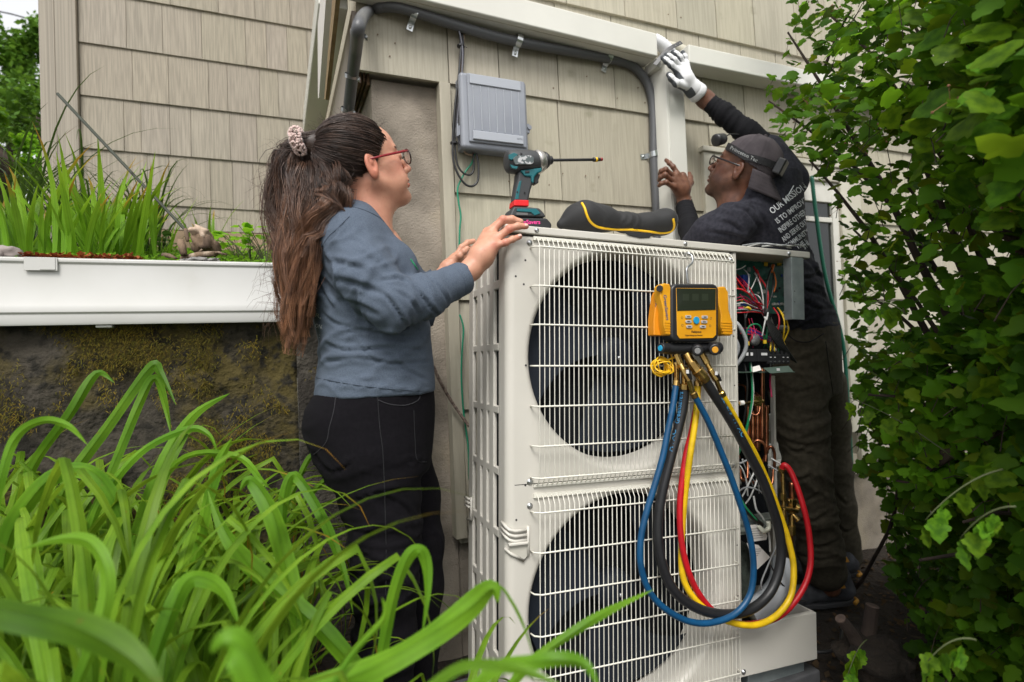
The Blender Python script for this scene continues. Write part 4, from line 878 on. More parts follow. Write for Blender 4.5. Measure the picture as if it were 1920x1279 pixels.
def head_mesh(M, h=.0024, lipc=(1.05, .62, .62), beard=None, jaw=1.0):
    s = SDF((-.16, -.11, -.24), (.145, .11, .15), h)
    s.ell((-.015, 0, .03), (.097, .076, .087), k=.01).ell((.028, 0, -.03), (.062, .060, .080), k=.02).ell((.037, 0, .035), (.052, .060, .052), k=.02)
    for y in (-1, 1):
        s.cone((-.005, y*.054, -.052), (.062, y*.020, -.098), .018, .016, k=.02)
        s.ell((.052, y*.040, -.022), (.028, .022, .024), k=.018)
        s.cone((.072, y*.042, .020), (.086, y*.012, .016), .0075, .007, k=.014)
        s.ell((.062, y*.040, -.062), (.022, .018, .026), k=.02)
    s.ell((.076, 0, -.104), (.019, .021, .016), k=.02).cone((-.02, 0, -.06), (-.052, 0, -.23), .052, .056, k=.03).cone((.045, 0, -.085), (-.03, 0, -.13), .03, .035, k=.03)
    for y in (-1, 1): s.ell((.099, y*.031, -.001), (.016, .018, .012), k=.010, op='s')
    s.chain([(.088, 0, .008), (.101, 0, -.014), (.113, 0, -.032)], [.0075, .008, .0095], k=.008)
    for y in (-1, 1): s.ell((.101, y*.0135, -.037), (.011, .0075, .008), k=.007)
    for y in (-1, 1): s.ell((.108, y*.006, -.043), (.004, .003, .004), k=.003, op='s')
    s.ell((.091, 0, -.053), (.012, .02, .012), k=.01)
    s.ell((.0935, 0, -.0625), (.010, .023, .0055), k=.004).ell((.0915, 0, -.0745), (.011, .019, .0065), k=.004)
    s.cone((.104, -.016, -.0683), (.104, .016, -.0683), .0012, .0012, k=.004, op='s')
    for y in (-1, 1):                                                  # lids over the eyeballs, ears
        s.ell((.079, y*.031, -.001), (.0155, .0155, .0135), k=.004)
        R = Matrix.Rotation(R_(y*-22), 3, 'Z')
        ec = Vector((-.012, y*.080, -.018))
        s.ell(ec, (.019, .0075, .031), R=R, k=.008); s.ell(ec+Vector((-.003, 0, -.022)), (.011, .006, .013), R=R, k=.006)
        s.ell(ec+Vector((.003, y*.008, .004)), (.0125, .0065, .021), R=R, k=.002, op='s'); s.ell(ec+Vector((-.0, y*.001, .006)), (.006, .005, .011), R=R, k=.003)
        s.ell(ec+Vector((.004, y*.007, -.006)), (.006, .006, .007), R=R, k=.003, op='s')
    V, Q = s.mesh(); V = smooth_v(V, Q, 2, .4)
    c = np.ones((len(V), 3)); x, y, z = V.T
    lip = (x > .084) & (np.abs(y) < .0235-(np.abs(z+.068)*.9)) & (z > -.0815) & (z < -.0585); c[lip] = lipc
    ear = (np.abs(y) > .077) & (x < .01); c[ear] *= (1.0, .80, .78)
    ck = np.exp(-(((x-.06)/.03)**2+((np.abs(y)-.045)/.02)**2+((z+.03)/.022)**2)); c *= 1-ck[:, None]*np.array([0, .26, .22]); nz = np.exp(-(((x-.11)/.016)**2+(y/.016)**2+((z+.032)/.014)**2)); c *= 1-nz[:, None]*np.array([0, .18, .15]); uo = np.exp(-(((x-.088)/.02)**2+((np.abs(y)-.031)/.016)**2+((z+.012)/.008)**2)); c *= 1-uo[:, None]*np.array([.12, .2, .16]); ht = np.clip((.02-x)/.05, 0, 1)[:, None]*.10; c *= 1-ht*np.array([.4, 1, 1])
    for yy in (-1, 1):                                                 # brow hair
        br = (x > .06) & (np.abs(y-yy*.031) < .021) & (np.abs(z-(.0195-.10*(abs(y)-.03)**1 if False else .019)) < .0033); c[br] = (.16, .12, .12)
    if beard is not None:
        ss = lambda v, a, b: np.clip((v-a)/(b-a), 0, 1)**2*(3-2*np.clip((v-a)/(b-a), 0, 1))
        w = ss(-z, .030+.35*np.maximum(0, x-.03)*0, .062)*ss(x, -.022, .02)*ss(-z, .155, .115)*(1-lip); w *= 1-np.exp(-((np.abs(y)/.03)**2+((z+.045)/.012)**2))*.6; w = w*np.clip(.75+.5*np.sin(x*900+z*700)*np.sin(y*800), .4, 1); c *= 1-w[:, None]*(1-np.array(beard))
        c[ear] *= (.85, 1.0, 1.0)
    return npmesh('body', V, Q, M, c)
def join_meshes(name, ms):
    bm = bmesh.new()
    for m_ in ms: bm.from_mesh(m_)
    me = bpy.data.meshes.new(name); bm.to_mesh(me); bm.free()
    return me
def worldmesh(o_root, me):                                             # world-space mesh into the root's frame
    me.transform(rootm(o_root).inverted()); return me
def Cl(name, me, m, root, **k):
    worldmesh(root, me); return obj(name, me, m, root, space='local', fix=False, **k)
def frame(c, x, up):
    x = Vector(x).normalized(); up = Vector(up); y = up.cross(x).normalized(); z = x.cross(y)
    return Matrix.Translation(Vector(c)) @ Matrix((x, y, z)).transposed().to_4x4()
def hand_mesh(parts, lo=None, h=.0016, k=.005, palm=(), nails=None):
    pts = np.array([list(p) for ch, rs in parts for p in ch]+[list(p) for ch, rs in palm for p in ch]); mg = .05
    s = SDF(pts.min(0)-mg, pts.max(0)+mg, h)
    for ch, rs in palm: s.chain([N3(p) for p in ch], rs, k=.016)
    base = s.f.copy()
    for ch, rs in parts:
        t = SDF(pts.min(0)-mg, pts.max(0)+mg, h); pp = [N3(p) for p in ch]
        t.chain(pp, rs, k=.0035)
        for i in range(1, len(pp)-1): t.ell(pp[i], rs[i]*1.09, k=.003)
        hh = np.clip(.5+.5*(base-t.f)/.007, 0, 1); m_ = base*(1-hh)+t.f*hh-.007*hh*(1-hh); s.f = np.minimum(s.f, m_)
    V, Q = s.mesh(); return smooth_v(V, Q, 1, .4), Q
def limb_mesh(chains, h=.006, k=.02):
    pts = np.array([list(p) for ch, rs in chains for p in ch]); s = SDF(pts.min(0)-.2, pts.max(0)+.2, h)
    for ch, rs in chains: s.chain([N3(p) for p in ch], rs, k=k)
    return s.mesh()

# ================================================================ the woman
wf = Cw(.94, 0, .34); wf.z = 0; wf.normalize()
woman = thing('person', P(700, 1430, 1.5), 'woman with long ponytail and red glasses gripping the unit corner', 'woman')
HM = frame(P(684, 310, 1.47), Cw(.814, .342, .47), Cw(-.296, .94, -.171))
hw = head_mesh(HM)
def rowz(py, l, r, Z, lat):
    c = P((l+r)/2, py, Z); half = (r-l)/2*Z/F; a = math.sqrt(max(half**2-(lat*.34)**2, .0016))/.94; return (N3(c), a, lat)
TR = [(385, 634, 690, .06), (398, 612, 706, .13), (420, 598, 722, .175), (450, 590, 745, .192), (480, 586, 762, .19), (510, 584, 780, .185), (550, 586, 795, .18), (600, 592, 803, .175), (640, 600, 808, .175), (680, 600, 812, .18), (715, 594, 815, .185), (738, 592, 815, .187)]
trows = [rowz(py, l, r, 1.52, lat) for py, l, r, lat in TR]
s = SDF(N3(P(480, 760, 1.2))-[.35, .35, .05], N3(P(900, 350, 1.9))+[.35, .35, .1], .0062)
s = SDF((-.85, -1.15, .86), (.45, .12, 1.60), .0062)
s.loft(trows, (wf.x, wf.y), k=.02)
SHR = [P(648, 452, 1.37), P(688, 515, 1.33), P(733, 574, 1.31), P(795, 556, 1.36), P(866, 522, 1.425)]
s.chain([N3(p) for p in SHR[:3]], [.066, .064, .058], k=.035); s.chain([N3(p) for p in SHR[2:]], [.058, .052, .040], k=.02)
SHL = [P(704, 452, 1.68), P(755, 520, 1.74), P(800, 580, 1.74), P(822, 530, 1.76), P(832, 512, 1.765)]
s.chain([N3(p) for p in SHL[:3]], [.062, .058, .05], k=.03); s.chain([N3(p) for p in SHL[2:]], [.05, .042, .036], k=.02)
s.ell(N3(P(737, 505, 1.42)), (.065, .06, .07), k=.03)
s.cone(N3(P(855, 528, 1.415)), N3(P(900, 508, 1.45)), .028, .028, k=.004, op='s')
V, Q = s.mesh(); V = smooth_v(V, Q, 2, .5)
ua = N3(SHR[2]-SHR[0]); fa = N3(SHR[4]-SHR[2]); up3 = np.array([0, 0, 1.])
V = folds(V, Q, [(N3(SHR[0])+[0, -.03, -.03], .11, ua*.6+np.array([.4, 0, .3]), .05, 0.0077, 1), (N3(SHR[1]), .12, ua, .045, 0.0101, 2), (N3(SHR[2]), .12, fa+ua*.5, .04, 0.0116, 3), (N3(SHR[3]), .11, fa, .032, 0.0077, 4), (N3(SHR[4]), .06, fa, .02, 0.0031, 9),
                 (N3(P(640, 660, 1.42)), .14, up3+np.array([.2, 0, 0]), .042, 0.0093, 5), (N3(P(750, 640, 1.42)), .14, up3-np.array([.4, 0, 0]), .045, 0.0101, 6), (N3(P(620, 560, 1.42)), .12, up3+np.array([.5, 0, 0]), .05, 0.0069, 7), (N3(P(680, 700, 1.4)), .15, up3, .05, 0.0062, 8), (N3(P(740, 720, 1.4)), .1, up3+np.array([.5, 0, 0]), .04, 0.0054, 11)])
V = creases(V, Q, [([(300, 645), (330, 700), (350, 780), (430, 890)], 2.6, .011), ([(395, 480), (335, 555), (270, 625)], 2.0, .004), ([(300, 660), (390, 675), (470, 700)], 4.5, .008), ([(325, 735), (430, 760), (540, 800)], 5, .010), ([(370, 830), (440, 850), (520, 890)], 4.5, .009),
    ([(540, 745), (600, 735), (640, 750)], 2.6, .009), ([(545, 800), (600, 860), (645, 950)], 3, .010), ([(600, 790), (660, 830), (700, 890)], 2.8, .008), ([(680, 770), (735, 840), (790, 905)], 2.8, .009), ([(735, 725), (790, 780), (832, 850)], 2.5, .007), ([(440, 620), (520, 670), (590, 735)], 5, .006), ([(400, 560), (470, 600), (540, 660)], 3.5, .004),
    ([(330, 985), (450, 958), (560, 975), (690, 985)], 3, .009), ([(295, 1012), (400, 1045), (560, 1030), (720, 1042)], 3, .010), ([(300, 1090), (450, 1078), (600, 1100), (740, 1090)], 3, .008), ([(255, 1165), (400, 1190), (560, 1212), (750, 1225)], 1.6, .006), ([(280, 880), (350, 930), (480, 955)], 3, .006), ([(250, 700), (290, 800), (330, 860)], 3, .007), ([(560, 1060), (650, 1130), (730, 1170)], 3, .006), ([(420, 1000), (480, 1060), (560, 1130)], 3, .005), ([(690, 640), (660, 600), (640, 590)], 2, .004)], 480, 200, 2.284)
M_SHIRTW = mat('heather_blue_jersey', (.088, .112, .150), .95, col2=(.058, .077, .110), nscale=420, detail=4, contrast=(.3, .7), bump=.5, bscale=500, bdist=.0012)
Cl('sweatshirt', npmesh('sweatshirt', V, Q), M_SHIRTW, woman)
# ribbed cuff, collar and hem band
def ring_on(path, rad, w, m, root, name, n=40, tube=.006, fwd=None, rows=None):
    pass
cuff = MB(); c0, c1 = SHR[4]-(SHR[4]-SHR[3]).normalized()*.03, SHR[4]+(SHR[4]-SHR[3]).normalized()*.004; cuff.lathe(c0, c1-c0, [(0, .0405), (.004, .043), (.030, .0425), (.036, .0405), (.0362, .034), (.02, .033)], 36); obj('cuff', cuff, M_SHIRTW, woman, smooth=True)
# hands
def PH(px, py, Z): return P(px, py, Z)
wr = P(866, 522, 1.425)
palm = [([P(860, 525, 1.42), P(884, 505, 1.435), P(903, 480, 1.445)], [.029, .026, .030]), ([P(903, 480, 1.445), P(922, 440, 1.475)], [.027, .0165]), ([P(903, 480, 1.445), P(931, 448, 1.455)], [.025, .0155]), ([P(901, 486, 1.440), P(926, 460, 1.44)], [.022, .0145]), ([P(896, 475, 1.46), P(914, 436, 1.495)], [.02, .014])]
fing = [([P(931, 448, 1.452), P(955, 429, 1.452), P(971, 424, 1.458), P(986, 424.5, 1.463)], [.0105, .0098, .0088, .0078]),
        ([P(926, 462, 1.438), P(948, 455, 1.435), P(961, 449, 1.442), P(974, 444, 1.452)], [.0098, .0088, .0080, .0072]),
        ([P(920, 436, 1.475), P(943, 412, 1.48), P(960, 411, 1.482), P(976, 416, 1.485)], [.0108, .0102, .0092, .0082]),
        ([P(914, 436, 1.50), P(938, 416, 1.52), P(955, 414, 1.53), P(968, 418, 1.535)], [.0108, .0100, .0090, .0080]),
        ([P(898, 482, 1.47), P(914, 462, 1.50), P(922, 450, 1.515)], [.014, .0115, .010])]
HV, HQ = hand_mesh(fing, palm=palm)
palm = [([P(824, 525, 1.765), P(840, 503, 1.775), P(855, 488, 1.79)], [.024, .023, .024])]
fing = [([P(856, 480, 1.79), P(866, 464, 1.80), P(877, 455, 1.815), P(888, 452, 1.825)], [.0105, .0098, .009, .008]), ([P(858, 484, 1.80), P(870, 472, 1.815), P(882, 466, 1.825)], [.0105, .0098, .009]),
        ([P(860, 490, 1.80), P(872, 480, 1.82), P(882, 476, 1.83)], [.0105, .0095, .009]), ([P(848, 492, 1.775), P(862, 480, 1.765), P(870, 472, 1.765), P(876, 466, 1.77)], [.013, .0115, .0098, .0085])]
HV2, HQ2 = hand_mesh(fing, palm=palm)
def hcol(V, tips, base=(1, 1, 1)):
    c = np.ones((len(V), 3))*base
    for t in tips: d = np.linalg.norm(V-N3(t), axis=1); c *= 1-np.exp(-(d/.011)**2)[:, None]*np.array([.02, .30, .26])
    return c
hc = hcol(HV, [P(955, 429, 1.445), P(986, 424, 1.46), P(948, 455, 1.43), P(974, 444, 1.45), P(943, 412, 1.475), P(931, 448, 1.45), P(926, 462, 1.43)])
armV, armQ = limb_mesh([([SHR[2], SHR[3], P(866, 522, 1.425)], [.042, .036, .027]), ([SHL[2], SHL[4]], [.036, .026]), ([P(690, 480, 1.52), P(700, 720, 1.52), P(700, 800, 1.52)], [.10, .11, .11]),
                        ([P(690, 800, 1.45), P(705, 1000, 1.45), P(715, 1400, 1.45)], [.08, .055, .04]), ([P(740, 800, 1.6), P(760, 1000, 1.6), P(765, 1360, 1.6)], [.08, .055, .04])], h=.014)
body = join_meshes('body', [hw, npmesh('a', HV, HQ, None, hc), npmesh('b', HV2, HQ2), npmesh('c', armV, armQ)])
bw = Cl('body', body, M_SKW, woman)
# nails
def nail(root, p, d, up, m, r=.0055):
    d = Vector(d).normalized(); y = Vector(up).cross(d).normalized(); z = d.cross(y); mb = MB(); mb.ball(p, (r*1.15, r*.85, .0016), 10, Matrix((d, y, z)).transposed()); return obj('nail', mb, m, root, smooth=True)
M_NAIL = mat('nail', (.66, .40, .33), .25)
for a, b, up_ in ((P(971, 424, 1.458), P(986, 424.5, 1.463), Cw(0, .35, -1)), (P(961, 449, 1.442), P(974, 444, 1.452), Cw(.1, .4, -1))):
    d = (b-a).normalized(); n_ = (up_-d*up_.dot(d)).normalized(); nail(woman, b+n_*.0066-d*.001, d, n_, M_NAIL)
# trousers
M_PANTW = mat('black_denim', (.0055, .0048, .0065), .95, col2=(.004, .0035, .005), spec=.15, nscale=120, bump=.35, bscale=400, bdist=.001, col3=(.016, .015, .018), c3=(.68, .9), n3=14)
HR = [(728, 596, 812, .18), (760, 576, 814, .19), (790, 571, 814, .195), (820, 576, 812, .195), (850, 590, 810, .19), (880, 612, 806, .18)]
s = SDF((-.85, -1.15, -.02), (.45, .20, 1.12), .0078)
s.loft([rowz(py, l, r, 1.52, lat) for py, l, r, lat in HR], (wf.x, wf.y), k=.03)
s.chain([N3(P(x, y, z)) for x, y, z in ((694, 850, 1.44), (712, 930, 1.44), (722, 1010, 1.42), (722, 1090, 1.41), (722, 1200, 1.41), (728, 1440, 1.41))], [.115, .098, .083, .078, .072, .062], k=.035)
s.chain([N3(P(x, y, z)) for x, y, z in ((738, 850, 1.62), (762, 930, 1.63), (776, 1020, 1.62), (778, 1100, 1.62), (775, 1200, 1.62), (780, 1330, 1.62))], [.105, .090, .080, .076, .07, .062], k=.035)
V, Q = s.mesh(); V = smooth_v(V, Q, 2, .5)
V = folds(V, Q, [(N3(P(640, 880, 1.4)), .13, up3+np.array([-.3, 0, 0]), .06, .012, 21), (N3(P(700, 1000, 1.36)), .16, up3, .06, .012, 22), (N3(P(700, 1080, 1.35)), .16, up3+np.array([.3, 0, 0]), .045, .012, 23), (N3(P(700, 1180, 1.36)), .18, up3, .05, .012, 24), (N3(P(770, 1000, 1.5)), .15, up3, .06, .01, 25), (N3(P(620, 830, 1.42)), .1, up3+np.array([-.5, 0, 0]), .05, .006, 26)])
V = creases(V, Q, [([(115, 385), (150, 440), (190, 468)], 3, .010), ([(190, 470), (240, 450), (290, 410)], 2.5, .008), ([(215, 580), (290, 588), (400, 555), (560, 540)], 3, .009), ([(250, 700), (330, 730), (430, 700)], 3, .007), ([(260, 850), (330, 885), (450, 862), (540, 830)], 3, .010), ([(268, 950), (340, 965), (450, 932)], 3, .009), ([(272, 1030), (360, 1045), (480, 1012)], 3, .009), ([(268, 1110), (380, 1118), (470, 1090)], 3, .008), ([(400, 560), (500, 620), (560, 700)], 3, .006), ([(600, 700), (640, 760), (650, 830)], 3, .006), ([(420, 430), (500, 420), (600, 425)], 2, .006)], 540, 680, 2.284)
pw = Cl('trousers', npmesh('trousers', V, Q), M_PANTW, woman)
def raycast_on(objm, pts_pix, off=.0015):                              # pixels -> points on a garment surface
    from mathutils.bvhtree import BVHTree
    me = objm.data; M = rootm(objm); key = objm.name
    if key not in BV: BV[key] = BVHTree.FromPolygons([M@v.co for v in me.vertices], [tuple(p.vertices) for p in me.polygons])
    out = []
    for q in pts_pix:
        d = ray(*q).normalized(); h_ = BV[key].ray_cast(CAM, d)
        out.append((h_[0]-d*off) if h_[0] else None)
    return [o for o in out if o is not None]
BV = {}
def seam(objm, pix, m, r=.0011, name='seam', root=None):
    pts = raycast_on(objm, [tuple(p) for p in catmull([Vector((x, y, 0)) for x, y in pix], 6) for p in [(p.x, p.y)]], .0006)
    if len(pts) > 2: mb = MB(); mb.tube(pts, r, 5); return obj(name, mb, m, root or objm, smooth=True)
M_SEAMK = mat('dark_thread', (.006, .006, .008), .9); M_SEAML = mat('worn_thread', (.022, .021, .025), .9)
seam(pw, [(630, 738), (626, 770), (618, 800), (612, 828), (596, 846), (588, 852)], M_SEAML)
seam(pw, [(708, 742), (712, 800), (718, 850), (722, 950), (724, 1050), (722, 1160)], M_SEAMK, .0014)
seam(pw, [(709, 750), (730, 758), (760, 760), (782, 752), (788, 742)], M_SEAML, .0013)
seam(pw, [(776, 770), (778, 820), (782, 862), (800, 866)], M_SEAMK)
# hair
M_HAIR = mat('brown_hair', (.048, .028, .020), .42, col2=(.028, .016, .012), nscale=30, attr='tint', spec=.5)
s = SDF((-.19, -.13, -.15), (.12, .13, .16), .0035)
s.ell((-.022, 0, .036), (.103, .083, .090), k=.01)
s.ell((-.118, 0, .080), (.026, .020, .020), k=.03)
V, Q = s.mesh(); keep_x = lambda p: p
x, y, z = V.T
hl = np.where(z > .03, .058-(z-.03)*.15+.018*(1-np.clip(np.abs(y)/.06, 0, 1)), np.where(z > -.02, .040+(z-.03)*.7, -.002+(z+.02)*.9))  # front limit of the hair by height
inside = x < hl
fq = inside[Q].all(1); Qk = Q[fq]
me = npmesh('hair', V, Qk, HM, np.tile((.8, .8, .8), (len(V), 1)))
Cl('hair_cap', me, M_HAIR, woman)
rh = random.Random(11); strands = MB(); tie = Vector((-.142, 0, .088)); E = (-.022, 0, .036); Er = (.1035, .0835, .0905)
def on_ell(d, off): d = Vector(d).normalized(); k = 1/math.sqrt((d.x/Er[0])**2+(d.y/Er[1])**2+(d.z/Er[2])**2); return Vector(E)+d*(k+off)
for i in range(1500):
    t = rh.random(); side = rh.choice((-1, -1, -1, 1)); zz_ = rh.uniform(-.085, .118)
    hx = (.058-(zz_-.03)*.15+.016*(1-min(1, 1.0))) if zz_ > .03 else ((.040+(zz_-.03)*.7) if zz_ > -.02 else (-.002+(zz_+.02)*.9))
    xx = hx-(rh.random()**1.6)*.10
    ry = 1-((xx-E[0])/Er[0])**2-((zz_-E[2])/Er[2])**2
    if ry <= 0: continue
    st_ = Vector((xx-E[0], side*Er[1]*math.sqrt(ry), zz_-E[2])); en = tie-Vector(E); pts = []
    off = rh.uniform(.0005, .006); ph = rh.uniform(0, 6); wv = rh.uniform(.0, .003)
    d0, d1 = st_.normalized(), en.normalized(); n_ = 13
    for k in range(n_):
        u = k/(n_-1); d = (d0*(1-u)+d1*u); p = on_ell(d, off*math.sin(math.pi*min(1, u*1.1+.08))+wv*math.sin(ph+u*9)); 
        if u > .75: p = p.lerp(tie+Vector((0, 0, 0))+Vector((rh.uniform(-1, 1), rh.uniform(-1, 1), rh.uniform(-1, 1)))*.004, (u-.75)/.25*.85)
        pts.append(HM@p)
    g = rh.uniform(.5, 1.7); strands.tube(pts, [.0009]*(n_-1)+[.0007], 3, cap=False, tint=(g, g*.97, g*.95))
Cl('scalp_hair', strands.mesh('scalp_hair', None, True), M_HAIR, woman)
# ponytail: solid core and strands along guides
G1 = [(592, 281), (572, 284), (556, 305), (549, 350), (551, 410), (554, 470), (556, 530), (557, 590), (553, 640), (547, 675)]; R1 = [.014, .032, .049, .056, .053, .046, .041, .034, .023, .010]
G2 = [(594, 283), (604, 302), (622, 332), (632, 362), (622, 392), (598, 420), (580, 465), (568, 530), (564, 590), (556, 640)]; R2 = [.012, .02, .026, .03, .03, .026, .03, .03, .026, .010]
G3 = [(592, 281), (578, 300), (578, 340), (580, 390), (572, 440), (566, 500), (562, 570), (556, 630), (550, 660)]; R3 = [.012, .03, .04, .042, .042, .040, .034, .024, .01]
def gpath(G, zs): return catmull([P(x, y, z) for (x, y), z in zip(G, zs)], 3)
guides = [(gpath(G1, [1.46, 1.46, 1.45, 1.44, 1.43, 1.42, 1.41, 1.41, 1.41, 1.41]), R1, 620), (gpath(G2, [1.45, 1.41, 1.385, 1.365, 1.35, 1.335, 1.335, 1.34, 1.35, 1.36]), R2, 300), (gpath(G3, [1.46, 1.44, 1.41, 1.385, 1.375, 1.365, 1.365, 1.37, 1.37]), R3, 420)]
core = SDF((-.95, -1.2, .95), (-.1, -.4, 1.62), .007)
for g_, R, n_ in guides:
    rr = np.interp(np.linspace(0, 1, len(g_)), np.linspace(0, 1, len(R)), R)*.62; core.chain([N3(p) for p in g_], list(rr), k=.015)
V, Q = core.mesh(); zr_ = (V[:, 2]-1.0)/.5; cc = np.clip(1.6-zr_*1.1, .7, 1.6)[:, None]*np.array([[1, .8, .66]])
Cl('ponytail_core', npmesh('core', V, Q, None, cc*.8), M_HAIR, woman)
pt = MB()
for gi, (g_, R, n_) in enumerate(guides):
    K = len(g_); Ts = [(g_[min(i+1, K-1)]-g_[max(i-1, 0)]).normalized() for i in range(K)]
    nl = int(n_/10)
    for l_ in range(nl):
        a0 = rh.uniform(0, 2*math.pi); rad0 = math.sqrt(rh.uniform(.12, 1)); Ll = rh.uniform(.66, 1.0); f1, f2, f3 = rh.uniform(.2, .42), rh.uniform(0, 6.3), rh.uniform(0, 6.3); ampl = rh.uniform(.005, .017); gl = rh.uniform(.65, 1.45); shift = rh.uniform(-.12, .12)
        lr = rh.uniform(.007, .018); turn = rh.uniform(-.9, .9)
        for i in range(30):
            a = rh.uniform(0, 6.28); rr_ = math.sqrt(rh.random()); L = int(K*Ll*rh.uniform(.86, 1.0)); g = gl*rh.uniform(.75, 1.3); ph = rh.uniform(-.35, .35); stray = rh.random() < .05; pts = []; rs_ = []
            for k in range(L):
                t = Ts[k]; e1 = t.cross(Vector((0, .3, 1)) if abs(t.z) < .9 else Vector((0, 1, 0))).normalized(); e2 = t.cross(e1); u = k/(K-1); r = np.interp(u, np.linspace(0, 1, len(R)), R)
                aa = a0+turn*u; q = g_[k]+(e1*math.cos(aa)+e2*math.sin(aa))*r*rad0
                spread_ = lr*min(1, .25+u*3)*(1-.65*max(0, (k/L-.6)/.4))*(2.4 if stray else 1)
                q += (e1*math.cos(a+u*2)+e2*math.sin(a+u*2))*spread_*rr_
                w_ = ampl*min(1, u*4); q += e1*math.sin(k*f1*2+f2+ph)*w_+e2*math.sin(k*f1*1.7+f3+ph)*w_
                pts.append(q); rs_.append(.00085*(1-.6*k/L))
            if len(pts) < 4: continue
            pt.tube(pts, rs_, 3, cap=False); nv = 3*len(pts)
            for j in range(nv):
                u = (j//3)/K; w = max(0, min(1, (u-.22+shift)/.6)); pt.t[len(pt.v)-nv+j] = tuple(g*((1-w)*a_+w*b_) for a_, b_ in zip((1.1, 1.1, 1.1), (6.6, 5.4, 4.0)))
Cl('ponytail', pt.mesh('ponytail', None, True), M_HAIR, woman)
for i in range(260):
    a = rh.uniform(0, 6.28); r0 = rh.uniform(.016, .024); d_ = Vector((0, math.cos(a), math.sin(a))); p0 = HM@(Vector((-.098, 0, .074))+d_*r0*1.35); p1 = HM@(Vector((-.122, 0, .083))+d_*r0*.95); p2 = HM@(Vector((-.146, 0, .09))+d_*r0*.75); g = rh.uniform(.6, 1.7)
    strands2 = pt if False else None
    if i == 0: tb = MB()
    tb.tube([p0, p1, p2], .0009, 3, cap=False, tint=(g, g, g))
Cl('gathered_hair', tb.mesh('gathered_hair', None, True), M_HAIR, woman)
# flyaway wisps
wi = MB()
for i in range(150):
    d0 = Vector((rh.uniform(-1, .5), rh.uniform(-1, 1), rh.uniform(-.2, 1))); p = HM@on_ell(d0, .002); q = p+Vector((rh.uniform(-.03, .02), rh.uniform(-.02, .02), rh.uniform(.0, .02)))+(p-HM.translation).normalized()*rh.uniform(.004, .016)
    wi.tube([p, p.lerp(q, .5)+Vector((rh.uniform(-.006, .006),)*3), q], [.0004, .0003, .0002], 3, cap=False)
for i in range(170):
    k = rh.random(); g_ = guides[0][0]; c = g_[int(k*(len(g_)-1)*.8)]; p = c+Vector((rh.uniform(-.06, -.02), rh.uniform(-.05, .05), 0)); q = p+Vector((rh.uniform(-.06, .0), rh.uniform(-.03, .03), rh.uniform(-.12, .03)))
    wi.tube([p, p.lerp(q, .5)+Vector((rh.uniform(-.02, .0), 0, rh.uniform(0, .02))), q], [.0004, .0003, .0002], 3, cap=False, tint=(2, 1.7, 1.4))
Cl('flyaway_hair', wi.mesh('flyaway_hair', None, True), M_HAIR, woman)['kind'] = 'stuff'
# scrunchie
sc_ = MB(); tc_ = HM@tie; ax = (P(560, 286, 1.46)-P(610, 275, 1.46)).normalized(); e1 = ax.orthogonal().normalized(); e2 = ax.cross(e1)
for i in range(420):
    a = rh.uniform(0, 6.28); b = rh.uniform(0, 6.28); r = .024+.011*math.cos(b); p = tc_+(e1*math.cos(a)+e2*math.sin(a))*r+ax*(.013*math.sin(b)); sc_.ball(p, rh.uniform(.0026, .0042), 6)
Cl('scrunchie', sc_.mesh('scrunchie', None, True), mat('fluffy_pink', (.62, .46, .42), .95, sheen=.6), woman)
# glasses
M_RED = mat('red_acetate', (.22, .006, .012), .25); M_BLKF = mat('black_acetate', (.012, .008, .01), .2)
M_LENS = mat('lens', (1, 1, 1), .02, trans=1.0)
def glasses(root, HM, m_arm, m_rim, rx=.024, rz=.019, zc=-.008, sides=(-1, 1)):
    br = MB(); br.tube([HM@Vector(p) for p in ((.109, -.010, zc+.006), (.114, 0, zc+.010), (.109, .010, zc+.006))], .0016, 6); g0 = obj('glasses', br, m_rim, root, smooth=True)
    for sd_ in (-1, 1):
        ring = MB(); pts = []
        for k in range(25):
            a = 2*math.pi*k/24; cy_ = sd_*.034+rx*math.cos(a); pts.append(HM@Vector((.109-.10*max(0, abs(cy_)-.03), cy_, zc+rz*math.sin(a)*(1 if math.sin(a) > 0 else .95))))
        ring.tube(pts, .0019, 6, cap=False); obj('rim', ring, m_rim, g0, smooth=True)
        ln = MB(); vs = [p-(HM.to_3x3()@Vector((.0006, 0, 0))) for p in pts[:-1]]; ln.add(vs, [tuple(range(24))]); o = obj('lens', ln, M_LENS, g0); s_ = o.modifiers.new('s', 'SOLIDIFY'); s_.thickness = .0008
        ar = MB(); ar.tube([HM@Vector(p) for p in ((.1045, sd_*.0575, zc+.010), (.09, sd_*.068, zc+.009), (.03, sd_*.079, zc+.006), (-.012, sd_*.084, zc+.004), (-.026, sd_*.082, zc-.012))], [.0034, .0034, .003, .0024, .002], 8, flat=.5, up=HM.to_3x3()@Vector((0, 1, 0))); obj('temple', ar, m_arm, g0, smooth=True)
    return g0
glasses(woman, HM, M_RED, M_BLKF)
def eyes(root, HM):
    for sd_ in (-1, 1):
        e = MB(); e.ball(HM@Vector((.0835, sd_*.031, -.001)), .0122, 16); eo = obj('eye', e, M_EYE, root, smooth=True)
        i = MB(); i.ball(HM@Vector((.0915, sd_*.0315, .0)), (.0052), 12); obj('iris', i, M_IRIS, eo, smooth=True)
eyes(woman, HM)
